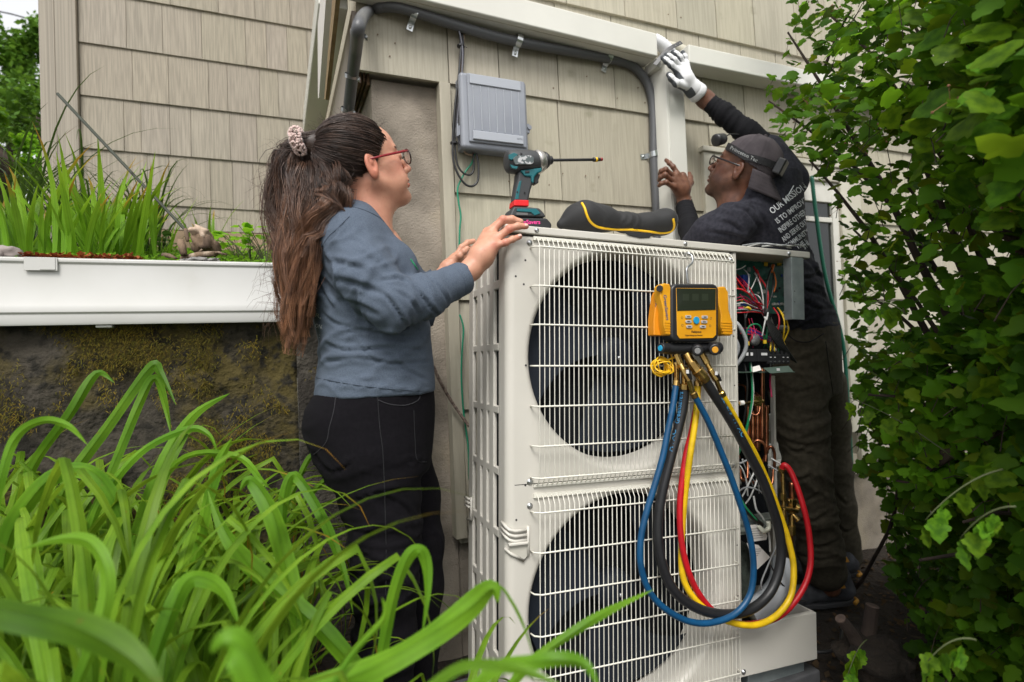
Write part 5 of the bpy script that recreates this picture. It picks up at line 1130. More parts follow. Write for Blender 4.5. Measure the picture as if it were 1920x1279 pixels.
# lettering on the back of the sweatshirt
def surf_text(txt, p0, px_dir, size_px, garment, m, root, slant=0, bold=False, name='lettering', Z=1.4, off=.0012):
    """lettering laid on a garment: pixel baseline start, end; each vertex dropped on the surface"""
    from mathutils.bvhtree import BVHTree
    raycast_on(garment, [(0, 0)]); bv = BV[garment.name]
    d = Vector((px_dir[0]-p0[0], px_dir[1]-p0[1])); L = d.length; d /= L; n_ = Vector((d.y, -d.x)); 
    cu = bpy.data.curves.new(name, 'FONT'); cu.body = txt; cu.size = size_px*1.35; cu.resolution_u = 2; cu.offset = .02*size_px if bold else 0
    to = bpy.data.objects.new(name, cu); COL.objects.link(to); me = bpy.data.meshes.new_from_object(to.evaluated_get(bpy.context.evaluated_depsgraph_get()))
    bpy.data.objects.remove(to); bpy.data.curves.remove(cu); W_ = max((v.co.x for v in me.vertices), default=1) or 1; Ri = rootm(root).inverted(); bad = []
    for v in me.vertices:
        q = Vector(p0)+d*(v.co.x/W_*L)+n_*v.co.y; r = ray(q.x, q.y).normalized(); h_ = bv.ray_cast(CAM, r)
        if h_[0] is None: bad.append(v.index); v.co = Ri@(CAM+r*Z)
        else: v.co = Ri@(h_[0]-r*off)
    if bad: bm = bmesh.new(); bm.from_mesh(me); bm.verts.ensure_lookup_table(); bmesh.ops.delete(bm, geom=[bm.verts[i] for i in bad], context='VERTS'); bm.to_mesh(me); bm.free()
    me.materials.clear(); me.materials.append(m); return obj(name, me, m, root, space='local', fix=False)
M_PRINT = mat('white_print', (.55, .57, .6), .8)
swt = [c for c in woman.children if c.name.startswith('sweatshirt')][0]
cr = lambda L_: [(480+a/2.284, 200+b/2.284) for a, b in L_]
M_SEAMB = mat('shirt_thread', (.045, .060, .085), .95)
seam(swt, cr([(400, 470), (350, 520), (300, 570), (268, 640), (262, 700)]), M_SEAMB, .0009); seam(swt, cr([(258, 1160), (400, 1188), (560, 1208), (750, 1222)]), M_SEAMB, .0009); seam(swt, cr([(370, 420), (455, 440), (520, 470), (548, 495)]), M_SEAMB, .0012)
for t_, a, b, s_ in (('R', (584, 547), (590, 548), 9), ('S.', (586, 577), (594, 579), 9), ('R,', (590, 594), (601, 597), 8), ('TION.', (583, 612), (604, 617), 8), ('C', (589, 632), (599, 634), 7)): surf_text(t_, a, b, s_, swt, M_PRINT, swt, name='lettering')
mb = MB(); pp = raycast_on(swt, [(770+i*1.6, 486+i*2.4) for i in range(9)], .001)
if len(pp) > 3: mb.tube(pp, .0022, 5); obj('green_print', mb, mat('green_print', (.02, .3, .12), .7), swt)

# ================================================================ the man
mf = Cw(-.75, 0, .66); mf.z = 0; mf.normalize()
man = thing('person', PZ(1560, 1120, 0), 'man in backward cap reaching up with a white glove', 'man')
MM = frame(P(1393, 318, 2.03), Cw(-.723, .469, .506), Cw(.385, .883, -.269))
hm = head_mesh(MM, beard=(.42, .42, .45), lipc=(.95, .7, .75))
def rowm(py, l, r, Z, lat):
    c = P((l+r)/2, py, Z); half = (r-l)/2*Z/F; cf, cl = .75, .66
    a = math.sqrt(max(half**2-(lat*cl)**2, .0064))/cf; return (N3(c), a, lat)
TM = [(330, 1400, 1486, 2.10, .10), (352, 1380, 1505, 2.10, .17), (380, 1372, 1514, 2.11, .195), (420, 1372, 1519, 2.12, .20), (470, 1385, 1526, 2.14, .19), (520, 1408, 1543, 2.17, .18), (560, 1428, 1556, 2.2, .175), (600, 1448, 1573, 2.23, .175), (622, 1456, 1580, 2.25, .175)]
s = SDF((.95, -.80, .95), (2.6, .05, 2.05), .0068)
s.loft([rowm(*r) for r in TM], (mf.x, mf.y), k=.02)
LS = [P(1375, 418, 1.98), P(1338, 438, 2.02), P(1308, 462, 2.07)]
RS = [P(1478, 340, 2.22), P(1440, 285, 2.30), P(1402, 250, 2.32)]
s.chain([N3(p) for p in LS], [.075, .068, .062], k=.04); s.chain([N3(p) for p in RS[:2]], [.075, .068], k=.04)
V, Q = s.mesh(); V = smooth_v(V, Q, 2, .5)
V = folds(V, Q, [(N3(LS[0]), .12, N3(LS[0]-LS[2]), .06, .010, 31), (N3(P(1410, 400, 2.0)), .16, N3(Cw(1, .6, 0)), .07, .010, 32), (N3(P(1530, 500, 2.1)), .14, N3(Cw(.3, 1, 0)), .05, .014, 33), (N3(P(1540, 560, 2.15)), .14, N3(Cw(.1, 1, 0)), .045, .014, 34), (N3(P(1480, 590, 2.1)), .12, up3, .05, .010, 35)])
M_TEE = mat('charcoal_tee', (.032, .032, .043), .9, spec=.25, col2=(.019, .019, .027), nscale=80, bump=.4, bscale=300, bdist=.001)
V = creases(V, Q, [([(370, 345), (440, 365), (500, 378)], 1.5, .006), ([(300, 380), (400, 420), (470, 520)], 3, .008), ([(120, 545), (260, 565), (400, 600)], 3, .008), ([(190, 480), (300, 500), (360, 560)], 3, .007), ([(480, 420), (520, 500), (540, 600)], 3, .007), ([(770, 720), (830, 770), (870, 860)], 3, .010), ([(760, 855), (830, 850), (890, 800)], 3, .010), ([(770, 930), (860, 960), (930, 1010)], 3, .010), ([(780, 1020), (860, 1060), (980, 1060)], 3, .008)], 1290, 280, 3.55)
tee = Cl('t_shirt', npmesh('t_shirt', V, Q), M_TEE, man)
M_SLV = mat('black_sleeve', (.008, .008, .010), .85, spec=.2, bump=.4, bscale=200)
wrL = PY(1283, 384, -.135); elL = P(1306, 478, 2.08)
wrR = PY(1322, 186, -.15); elR = P(1402, 250, 2.31)
s = SDF((1.2, -.8, 1.1), (2.7, .0, 2.7), .0065)
s.chain([N3(elL), N3(elL.lerp(wrL, .5)), N3(wrL)], [.048, .042, .034], k=.02); s.chain([N3(P(1440, 285, 2.30)), N3(elR), N3(elR.lerp(wrR, .55)), N3(wrR)], [.055, .048, .041, .036], k=.02)
V, Q = s.mesh(); V = smooth_v(V, Q, 1, .5); V = folds(V, Q, [(N3(wrL), .16, N3(wrL-elL), .018, .005, 41), (N3(elR.lerp(wrR, .5)), .2, N3(wrR-elR), .025, .005, 42)])
slv = Cl('sleeve', npmesh('sleeve', V, Q), M_SLV, man)
hy = -.135
def Y_(px, py, y): return PY(px, py, y)
palm = [([wrL+(wrL-elL).normalized()*-.03, Y_(1282, 374, -.14), Y_(1278, 355, -.145)], [.026, .025, .029]), ([Y_(1278, 355, -.145), Y_(1267, 330, -.15)], [.028, .0175]), ([Y_(1276, 352, -.145), Y_(1262, 340, -.15)], [.026, .018]), ([Y_(1278, 360, -.15), Y_(1264, 350, -.155)], [.024, .016]), ([Y_(1284, 352, -.15), Y_(1280, 330, -.15)], [.024, .016])]
fing = [([Y_(1271, 327, -.15), Y_(1262, 313, -.145), Y_(1255, 306, -.135), Y_(1249, 300.5, -.12)], [.0112, .0102, .0092, .0078]),
        ([Y_(1263, 332, -.152), Y_(1248, 318, -.16), Y_(1240, 321, -.145), Y_(1237, 326, -.125)], [.0112, .0108, .0098, .0085]),
        ([Y_(1262, 341, -.156), Y_(1247, 328, -.165), Y_(1239, 332, -.15), Y_(1236, 338, -.13)], [.0112, .0108, .0098, .0085]),
        ([Y_(1263, 351, -.158), Y_(1249, 342, -.165), Y_(1240, 344, -.15), Y_(1236, 348, -.135)], [.0105, .0098, .0088, .0078]),
        ([Y_(1287, 356, -.15), Y_(1295, 343, -.13), Y_(1294, 333, -.11), Y_(1292, 326, -.095)], [.0150, .0125, .0110, .0095])]
V1, Q1 = hand_mesh(fing, palm=palm)
gy = -.15
palmG = [([wrR+Vector((.0, 0, -.00)), Y_(1301, 168, -.155), Y_(1284, 150, -.155)], [.034, .033, .034]), ([Y_(1284, 150, -.155), Y_(1278, 127, -.15)], [.032, .019]), ([Y_(1282, 148, -.155), Y_(1271, 133, -.155)], [.03, .0185]), ([Y_(1286, 147, -.15), Y_(1285, 122, -.145)], [.028, .018])]
fingG = [([Y_(1271, 133, -.158), Y_(1258, 122, -.162), Y_(1250, 115, -.155), Y_(1243, 108.5, -.14)], [.0135, .0125, .0115, .0105]),
         ([Y_(1276, 127, -.155), Y_(1264, 113, -.165), Y_(1256, 107, -.16), Y_(1249, 103, -.145)], [.0135, .0125, .0115, .0105]),
         ([Y_(1282, 122, -.148), Y_(1275, 108, -.158), Y_(1269, 102, -.155), Y_(1262, 98, -.14)], [.0135, .0125, .0115, .0105]),
         ([Y_(1287, 122, -.14), Y_(1284, 107, -.145), Y_(1280, 99, -.14)], [.0125, .0115, .0100]),
         ([Y_(1284, 162, -.16), Y_(1268, 156, -.17), Y_(1259, 147, -.165), Y_(1254, 140, -.15)], [.0185, .0150, .0130, .0112])]
V2, Q2 = hand_mesh(fingG, palm=palmG, h=.0019)
N2_ = vnormals(V2, Q2); dn = N3(Cw(-.7, -.45, .0)).ravel(); up_ = (N2_@dn); tipd = np.min([np.linalg.norm(V2-N3(c[0][-1]), axis=1) for c in fingG], axis=0)
gc = np.ones((len(V2), 3)); dk = (up_ > .35) | (tipd < .014); gc[dk] = (.10, .11, .12)
glove = Cl('glove', npmesh('glove', V2, Q2, None, gc), mat('white_knit_glove', (.70, .70, .71), .85, bump=.3, bscale=500, bdist=.001, attr='tint'), man)
gcuff = MB(); a_ = Y_(1301, 168, -.155); dd = (wrR-a_).normalized(); gcuff.lathe(a_-dd*-.002, dd, [(0, .034), (.004, .038), (.026, .040), (.032, .038), (.0322, .03)], 30); obj('glove_cuff', gcuff, mat('white_knit_glove', (0,)*3), man, smooth=True)
V3, Q3 = limb_mesh([([wrL.lerp(elL, .3), wrL, wrL+(wrL-elL).normalized()*.01], [.03, .0275, .0265]), ([elR.lerp(wrR, .5), wrR, Y_(1303, 170, -.155)], [.04, .0335, .031]), ([P(1445, 390, 2.12), P(1492, 600, 2.22), P(1510, 660, 2.25)], [.06, .06, .06]),
                    ([P(1500, 700, 2.2), P(1514, 880, 2.17), P(1546, 1068, 2.28), P(1556, 1100, 2.28)], [.07, .05, .045, .04]), ([PY(1538, 720, -.19), PY(1560, 880, -.16), PY(1582, 1030, -.14), PY(1590, 1060, -.14)], [.07, .05, .04, .04])], h=.006)
bodym = join_meshes('body', [hm, npmesh('a', V1, Q1), npmesh('c', V3, Q3)])
Cl('body', bodym, M_SKM, man)
eyes(man, MM)
glasses(man, MM, M_BLKF, M_BLKF, rx=.024, rz=.017)
# trousers
M_PANTM = mat('olive_work_cloth', (.070, .060, .043), .9, spec=.2, col2=(.050, .043, .030), nscale=60, bump=.4, bscale=300, bdist=.001)
s = SDF((1.4, -.85, -.02), (2.75, .1, 1.25), .0085)
s.loft([rowm(py, l, r, Z, lat) for py, l, r, Z, lat in ((604, 1452, 1577, 2.24, .168), (650, 1450, 1584, 2.25, .18), (700, 1452, 1586, 2.26, .185), (740, 1455, 1584, 2.27, .175))], (mf.x, mf.y), k=.03)
s.chain([N3(P(x, y, z)) for x, y, z in ((1494, 720, 2.20), (1503, 800, 2.18), (1514, 880, 2.17), (1525, 960, 2.20), (1538, 1030, 2.25), (1546, 1068, 2.28))], [.108, .094, .083, .080, .080, .082], k=.03)
FARLEG = [PY(1538, 720, -.19), PY(1550, 800, -.17), PY(1560, 880, -.16), PY(1570, 950, -.15), PY(1578, 1010, -.14), PY(1584, 1040, -.14)]
s.chain([N3(p) for p in FARLEG], [.105, .092, .080, .074, .070, .072], k=.03)
V, Q = s.mesh(); V = smooth_v(V, Q, 2, .5)
V = folds(V, Q, [(N3(P(1500, 680, 2.1)), .16, up3+np.array([.3, 0, 0]), .06, .010, 51), (N3(P(1510, 800, 2.1)), .18, up3, .06, .014, 52), (N3(P(1520, 900, 2.1)), .16, up3+np.array([.3, 0, 0]), .05, .016, 53), (N3(P(1535, 1010, 2.18)), .16, up3, .045, .018, 54), (N3(P(1570, 900, 2.35)), .2, up3, .05, .014, 55), (N3(P(1580, 1000, 2.4)), .14, up3, .04, .014, 56)])
V = creases(V, Q, [([(880, 80), (980, 120), (1085, 60)], 3, .012), ([(900, 200), (1000, 240), (1100, 190)], 3, .010), ([(930, 330), (1040, 360), (1150, 300)], 3, .012), ([(950, 460), (1080, 505), (1190, 470)], 3, .012), ([(975, 550), (1100, 580), (1210, 550)], 2.5, .010), ([(1090, 80), (1120, 200), (1150, 330)], 2.5, .010), ([(880, -80), (960, -40), (1060, -90)], 3, .010), ([(870, -250), (960, -200), (1080, -230)], 3, .009), ([(860, -420), (960, -380), (1100, -420)], 3, .008), ([(1180, 200), (1240, 260), (1290, 230)], 2.5, .010), ([(1190, 380), (1240, 420), (1290, 390)], 2.5, .010)], 1180, 860, 3.052)
pm = Cl('trousers', npmesh('trousers', V, Q), M_PANTM, man)
seam(pm, [(1478, 628), (1495, 640), (1520, 640), (1545, 625)], M_SEAMK, .002); seam(pm, [(1548, 640), (1556, 700), (1562, 740)], M_SEAMK, .0016)
# belt line, shoes
def shoe(heel, toe, sc, root, sideup=Vector((0, 0, 1))):
    d = (toe-heel); d.z = 0; L = d.length; d.normalize(); l = Vector((0, 0, 1)).cross(d); M = Matrix.Translation(heel) @ Matrix((d, l, Vector((0, 0, 1)))).transposed().to_4x4()
    s = SDF((-.03, -.07, -.01), (L+.03, .07, .14), .004)
    s.cone((.035, 0, .052), (.09, 0, .055), .040, .036, k=.02).cone((.09, 0, .05), (L-.06, 0, .042), .040, .036, k=.02).cone((.045, 0, .06), (.05, 0, .11), .040, .038, k=.02)
    s.ell((L-.05, 0, .032), (.055, .045, .034), k=.02)
    V, Q = s.mesh(); V[:, 2] = np.maximum(V[:, 2], .014); up_ = Cl('shoe', npmesh('shoe', V, Q, M), mat('grey_shoe_mesh', (.09, .095, .11), .8, col2=(.03, .03, .036), nscale=14, bump=.5, bscale=300), root)
    mb = MB(); n_ = 28; ring = []
    for k in range(n_):
        a = 2*math.pi*k/n_; x = L/2+(L/2+.006)*math.cos(a)*(1); y = (.047 if math.cos(a) > -.2 else .041)*math.sin(a); ring.append(M@Vector((x, y, -.004)))
    mb.prism(ring, (0, 0, .020)); so = obj('sole', mb, mat('shoe_sole', (.05, .05, .055), .6), root, bevel=.005)
    mb = MB(); mb.tube([M@Vector((x, y, .012)) for x, y in ((.02, -.0415), (-.002, -.022), (-.007, 0), (-.002, .022), (.02, .0415))], [.008]*5, 6); obj('heel_strip', mb, mat('amber_rubber', (.55, .26, .03), .5), so, smooth=True)
    mb = MB(); c = M@Vector((.055, .0415, .075)); mb.prism([c, c+d*.022, c+d*.011+Vector((0, 0, .024))], l*.002); obj('emblem', mb, mat('amber_rubber', (0,)*3), up_)
    mb = MB()
    for k in range(5): x = .10+k*.022; mb.tube([M@Vector((x, -.025, .078-k*.006)), M@Vector((x+.01, 0, .088-k*.006)), M@Vector((x, .025, .078-k*.006))], .003, 5)
    obj('lace', mb, M_BLKCABLE, up_)
h1 = PZ(1600, 1128, .015); shoe(h1, h1+Vector((-.27, .10, 0)), 1, man)
h2 = PZ(1608, 1078, .015); shoe(h2, h2+Vector((-.27, .13, 0)), 1, man)
# cap
M_CAP = mat('faded_grey_cap', (.082, .070, .076), .9, spec=.2, col2=(.055, .047, .052), nscale=14, bump=.5, bscale=350, bdist=.0012)
s = SDF((-.15, -.12, -.06), (.13, .12, .16), .0034)
s.ell((-.018, 0, .030), (.108, .088, .098), k=.005)
V, Q = s.mesh(); V = smooth_v(V, Q, 1); V = folds(V, Q, [(np.array([.0, .03, .10]), .10, (1, .4, .2), .05, .004, 71), (np.array([-.08, .03, .06]), .08, (.2, 1, .6), .045, .004, 72)])
ang = np.arctan2(V[:, 1], V[:, 0]+.018); V += vnormals(V, Q)*(np.exp(-(np.abs(((ang+math.pi/6) % (math.pi/3))-math.pi/6)/.03)**2)*-.0016)[:, None]
keep = (V[:, 2] > .018+V[:, 0]*.22)[Q].all(1); cap = Cl('cap', npmesh('cap', V, Q[keep], MM), M_CAP, man)
s_ = cap.modifiers.new('s', 'SOLIDIFY'); s_.thickness = .003
mb = MB(); mb.ball(MM@Vector((-.018, 0, .129)), (.007, .007, .005), 10, MM.to_3x3()); obj('cap_button', mb, M_CAP, cap, smooth=True)
mb = MB(); ni, nj = 10, 8; vs = []
for i in range(ni+1):
    a = math.pi/2+R_(22)+(math.pi-R_(44))*i/ni
    for j in range(nj+1):
        t = j/nj; r = .104+.058*t*(1-.35*abs(i/ni-.5)**2*4)
        x = -.018+r*math.cos(a)*1.0; y = .090*math.sin(a)*(1-.06*t)
        vs.append(MM@Vector((x, y, .002-.062*t-.5*(abs(y)**2)*t)))
mb.add(vs, [(i*(nj+1)+j, i*(nj+1)+j+1, (i+1)*(nj+1)+j+1, (i+1)*(nj+1)+j) for i in range(ni) for j in range(nj)])
b_ = obj('brim', mb, M_CAP, cap, smooth=True, fix=False); s_ = b_.modifiers.new('s', 'SOLIDIFY'); s_.thickness = .004
for k in range(4):
    mb = MB(); t = .25+.18*k; pts = []
    for i in range(ni+1):
        a = math.pi/2+R_(22)+(math.pi-R_(44))*i/ni; r = .1045+.058*t*(1-.35*abs(i/ni-.5)**2*4); y = .090*math.sin(a)*(1-.06*t); pts.append(MM@Vector((-.0195+r*math.cos(a), y, .003-.062*t-.5*(y**2)*t)))
    mb.tube(pts, .00035, 4); obj('stitching', mb, mat('cap_thread', (.06, .055, .06), .9), b_)
# head torch strap
def cap_p(a, z): # angle around, height
    r = math.sqrt(max(0, 1-((z-.03)/.098)**2)); return Vector((-.018+.1105*r*math.cos(a), .0905*r*math.sin(a), z))
mb = MB(); n_ = 48; pts = []; 
for k in range(n_+1): a = 2*math.pi*k/n_; x = math.cos(a); pts.append(MM@cap_p(a, .029+.026*max(0, x)+.010*max(0, -x)))
upv = MM.to_3x3()@Vector((0, 0, 1)); vs = []
for p in pts: vs += [p-upv*.0115, p+upv*.0115]
mb.add(vs, [(2*i, 2*i+1, 2*i+3, 2*i+2) for i in range(n_)]); stp = obj('head_torch_strap', mb, mat('black_webbing', (.012, .012, .014), .8, bump=.5, bscale=400), man, fix=False); s_ = stp.modifiers.new('s', 'SOLIDIFY'); s_.thickness = .003; s_.offset = 0
q0, q1 = proj(MM@cap_p(R_(48), .029+.026*math.cos(R_(48))-.006)), proj(MM@cap_p(R_(112), .029-.006))
surf_text('Princeton Tec', q0[:2], q1[:2], 7.5, stp, mat('strap_print', (.35, .36, .36), .7), stp, name='strap_lettering', Z=1.9, off=.003)
mb = MB(); c = MM@cap_p(math.pi*.86, .036); mb.box(c+(c-MM.translation).normalized()*.010, (.03, .05, .055), MM.to_3x3()); obj('battery_box', mb, M_BLK, man, bevel=.006)
tl = thing('head_torch', P(1345, 263, 1.98), 'black lamp head sticking out left of the grey cap', 'head torch')
mb = MB(); a_, b_2 = P(1357, 260, 1.98), P(1334, 265, 1.95); mb.lathe(a_, b_2-a_, [(0, .012), (.004, .019), (.03, .021), (.042, .021), (.045, .017), (.0455, .001)], 18); obj('lamp_body', mb, M_BLK, tl, smooth=True)
mb = MB(); mb.tube(catmull([P(1356, 260, 1.98), P(1368, 252, 1.99), P(1385, 252, 2.0)], 6), .0022, 6); obj('cord', mb, M_BLK, tl)
# lettering on the back
for t_, a, b, s_ in (('OUR MISSION', (1448, 402), (1513, 352), 13), ('IS TO IMPROVE', (1458, 420), (1514, 378), 11), ('INSPIRE OTHERS', (1464, 437), (1516, 398), 11), ('AND SERVE OUR', (1470, 454), (1517, 417), 10.5), ('COMMUNITY', (1476, 467), (1518, 436), 10), ('THE IN', (1496, 468), (1519, 451), 9), ('STR', (1509, 468), (1520, 459), 8)):
    surf_text(t_, a, b, s_, tee, mat('white_tee_print', (.72, .74, .78), .8), tee, bold=True, Z=2.0, off=.004)
mb = MB(); pp = raycast_on(tee, [(1478+i*1.25, 366-i*2.2) for i in range(9)], .003)
if len(pp) > 3: mb.tube(pp, .0018, 5); obj('white_stripe', mb, mat('white_tee_print', (0,)*3), tee)
# ================================================================ gauge manifold, hoses, driver, pouch
M_YEL = mat('amber_plastic', (.76, .36, .012), .38, col2=(.66, .29, .012), nscale=10)
def UPw(px, py, w): return UM @ UP(px, py, w)
UYw = UM.to_3x3() @ Vector((0, 1, 0))
def slab(name, pix, w0, w1, m, parent, bevel=.002, seg=2, world=True, **k):
    mb = MB(); mb.prism([UPw(x, y, w0) for x, y in pix], UYw*(w1-w0)); return obj(name, mb, m, parent, bevel=bevel, seg=seg, **k)
mani = thing('gauge_manifold', UPw(1300, 600, -.06), 'yellow and black digital gauge manifold hooked on the wire grille', 'gauge manifold')
def rr(x0, y0, x1, y1, r, n=5, sk=0):
    out = []
    for cx, cy, a0 in ((x1-r, y0+r, -90), (x1-r, y1-r, 0), (x0+r, y1-r, 90), (x0+r, y0+r, 180)):
        for i in range(n+1): a = R_(a0+90*i/n); out.append((cx+r*math.cos(a)+sk*(cy-y0), cy+r*math.sin(a)))
    return out
slab('case', rr(1259, 532, 1348, 641, 12), -.092, -.045, M_BLK, mani, .007, 4)
slab('face_plate', [(1268, 540), (1343, 541), (1343, 628), (1337, 634), (1275, 635), (1270, 628)], -.0945, -.0925, M_YEL, mani, .001)
slab('screen', [(1268.5, 540.5), (1342.5, 541.5), (1342, 581), (1270, 583)], -.0958, -.0948, mat('lcd_dark', (.022, .028, .018), .12), mani, .0005)
for k in range(3): 
    slab('screen_digit', [(1280+k*18, 551), (1292+k*18, 551), (1292+k*18, 564), (1280+k*18, 564)], -.09625, -.0960, mat('lcd_seg', (.032, .040, .026), .2), mani, 0)
sc_ = slab('button', [], 0, 0, M_BLK, mani) if False else None
M_BTN = mat('grey_button', (.42, .42, .42), .4)
for (x, y) in ((1291, 594), (1291.5, 603), (1293, 612.5), (1322, 594.5), (1321, 603.5), (1318.5, 612.5)):
    b_ = slab('button', rr(x-5.5, y-2.8, x+5.5, y+2.8, 2, 3), -.0975, -.0947, M_BTN, mani, .0006)
    slab('button_mark', [(x-2.5, y-.8), (x+2.5, y-.8), (x+2.5, y+.8), (x-2.5, y+.8)], -.0981, -.0977, M_BLK, b_, 0)
slab('round_button', [(1306.5+5.5*math.cos(a*.5236), 600.5+7*math.sin(a*.5236)) for a in range(12)], -.0985, -.0947, mat('sky_blue_button', (.02, .30, .55), .3), mani, .0008)
for (x, y) in ((1279, 596), (1279.5, 610), (1333, 597), (1331.5, 611)):
    mb = MB(); p = UPw(x, y, -.0949); e1 = UM.to_3x3()@Vector((1, 0, 0)); e2 = UM.to_3x3()@Vector((0, 0, 1)); mb.tube([p+e1*.003*math.cos(a*.7)+e2*.003*math.sin(a*.7) for a in range(10)], .0004, 4); obj('icon', mb, M_BLK, mani)
def utext(txt, x0, y0, x1, size_m, m, parent, w, bold=True, sh=.2, ang=None):
    a, b = UPw(x0, y0, w), UPw(x1, y0 if ang is None else ang, w); X = (b-a).normalized(); Y = (UU-X*UU.dot(X)).normalized(); Z = X.cross(Y); M = Matrix.Translation(a) @ Matrix((X, Y, Z)).transposed().to_4x4()
    return text_obj('lettering', txt, size_m, M, m, parent, .0002, bold=bold, shear=sh)
utext('Fieldpiece', 1296, 624, 1316, .0085, M_BLK, mani, -.0950); utext('Digital Refrigerant Manifold', 1285, 630, 1332, .0052, M_BLK, mani, -.0950, bold=False, sh=0)
# clamps
slab('clamp_arm', [(1238, 536), (1246, 531), (1256, 532), (1260, 545), (1262, 575), (1268, 600), (1269, 622), (1263, 630), (1250, 629), (1245, 610), (1244, 580), (1238, 556)], -.086, -.055, M_YEL, mani, .004, 3)
slab('clamp_arm', [(1236, 545), (1242, 552), (1243, 575), (1236, 590), (1239, 612), (1243, 630), (1226, 629), (1226, 600), (1229, 575), (1232, 555)], -.060, -.030, mat('orange_plastic', (.72, .26, .01), .4), mani, .003, 3)
c_ = slab('clamp_arm', [(1347, 538), (1360, 537), (1366, 548), (1367, 580), (1374, 604), (1375, 624), (1371, 630), (1358, 629), (1352, 612), (1352, 590), (1347, 565)], -.084, -.052, M_YEL, mani, .004, 3)
mb = MB(); mb.cyl(UPw(1237, 541, -.09), UPw(1237, 541, -.05), .009, 14); obj('pivot', mb, M_BLK, mani, bevel=.001)
for k in range(5): slab('grip_rib', [(1246.5, 604+k*5), (1268, 605+k*5), (1268, 606.5+k*5), (1246.5, 605.5+k*5)], -.0875, -.0855, M_YEL, mani, 0); slab('grip_rib', [(1353, 604+k*5), (1374, 605+k*5), (1374, 606.5+k*5), (1353, 605.5+k*5)], -.0855, -.0835, M_YEL, mani, 0)
M_INK = mat('blue_ink', (.02, .06, .20), .7)
def vtext(txt, p0, p1, size, w, m, parent):
    a, b = UPw(*p0, w), UPw(*p1, w); X = (b-a).normalized(); Z = -UYw; Y = Z.cross(X); M = Matrix.Translation(a) @ Matrix((X, Y, Z)).transposed().to_4x4(); return text_obj('lettering', txt, size, M, m, parent, .0002, bold=True)
vtext('GreenSavers', (1244, 553), (1250, 606), .0135, -.0865, M_INK, mani); vtext('HVAC', (1229, 553), (1229, 590), .0125, -.0605, M_INK, mani)
# valve bar
mb = MB(); mb.cyl(UPw(1248, 654, -.066), UPw(1350, 652, -.066), .016, 20); obj('valve_bar', mb, M_BLK, mani, bevel=.003)
for (a, b, r, cm_) in (((1252, 653, -.07), (1238, 653, -.075), .015, (.02, .35, .6)), ((1306, 653, -.075), (1308, 658, -.112), .0155, (.25, .25, .25)), ((1334, 652, -.075), (1341, 656, -.112), .0165, (.75, .35, .03))):
    A, B = UPw(*a), UPw(*b); d = (B-A); mb = MB(); mb.lathe(A, d, [(0, r*.9), (d.length*.3, r), (d.length*.95, r), (d.length, r*.85)], 12); kn = obj('knob', mb, M_BLK, mani, bevel=.0015)
    mb = MB(); mb.lathe(B, d, [(0, r*.55), (.0015, r*.5), (.0016, .0001)], 14); obj('knob_cap', mb, mat('knobcap%d' % int(cm_[0]*100), cm_, .3), kn)
slab('side_knob', rr(1344, 643, 1353, 664, 3), -.085, -.05, M_BLK, mani, .004)
mb = MB(); mb.tube(catmull([UPw(1290, 532, -.068), UPw(1288, 515, -.068), UPw(1288, 503, -.066), UPw(1298, 492, -.055), UPw(1297, 480, -.045), UPw(1290, 475, -.038), UPw(1284, 476, -.022), UPw(1284, 480, -.012)], 8), .0033, 8); obj('hook', mb, M_SCREW, mani, smooth=True)
# brass fittings
def fit(pts, name='brass_fitting', hexes=()):
    for (a, b, r, n) in pts:
        mb = MB(); mb.cyl(UPw(*a), UPw(*b), r, n); obj(name, mb, M_BRASS, mani, bevel=.0008)
fit([((1268, 664, -.066), (1276, 683, -.075), .0085, 6), ((1276, 683, -.075), (1283, 697, -.085), .0075, 12), ((1280, 692, -.082), (1292, 714, -.09), .0095, 6), ((1291, 712, -.09), (1299, 737, -.092), .0075, 6),
     ((1287, 664, -.066), (1298, 682, -.08), .0125, 12), ((1296, 679, -.08), (1308, 696, -.088), .0145, 6), ((1306, 694, -.088), (1318, 707, -.09), .0165, 12),
     ((1316, 664, -.066), (1326, 682, -.075), .0095, 6), ((1326, 682, -.075), (1334, 697, -.082), .0075, 12), ((1331, 693, -.082), (1343, 713, -.088), .0095, 6), ((1342, 712, -.088), (1352, 735, -.09), .0075, 6),
     ((1268, 680, -.05), (1268, 716, -.06), .0075, 6), ((1284, 690, -.06), (1284, 722, -.066), .009, 8), ((1308, 700, -.06), (1308, 716, -.06), .007, 6)])
for p, q in (((1290, 699, -.099), (1296, 712, -.099)), ((1344, 702, -.095), (1351, 714, -.095))):
    mb = MB(); mb.tube([UPw(*p), UPw(*q)], [.009, .006], 8, flat=.6); vh = obj('valve_handle', mb, M_BLK, mani, bevel=.002)
    mb = MB(); mb.box(UPw(p[0]-1, p[1]-2, p[2]-.006), (.008, .002, .010), UM.to_3x3()); obj('label', mb, mat('label_white', (0,)*3), vh)
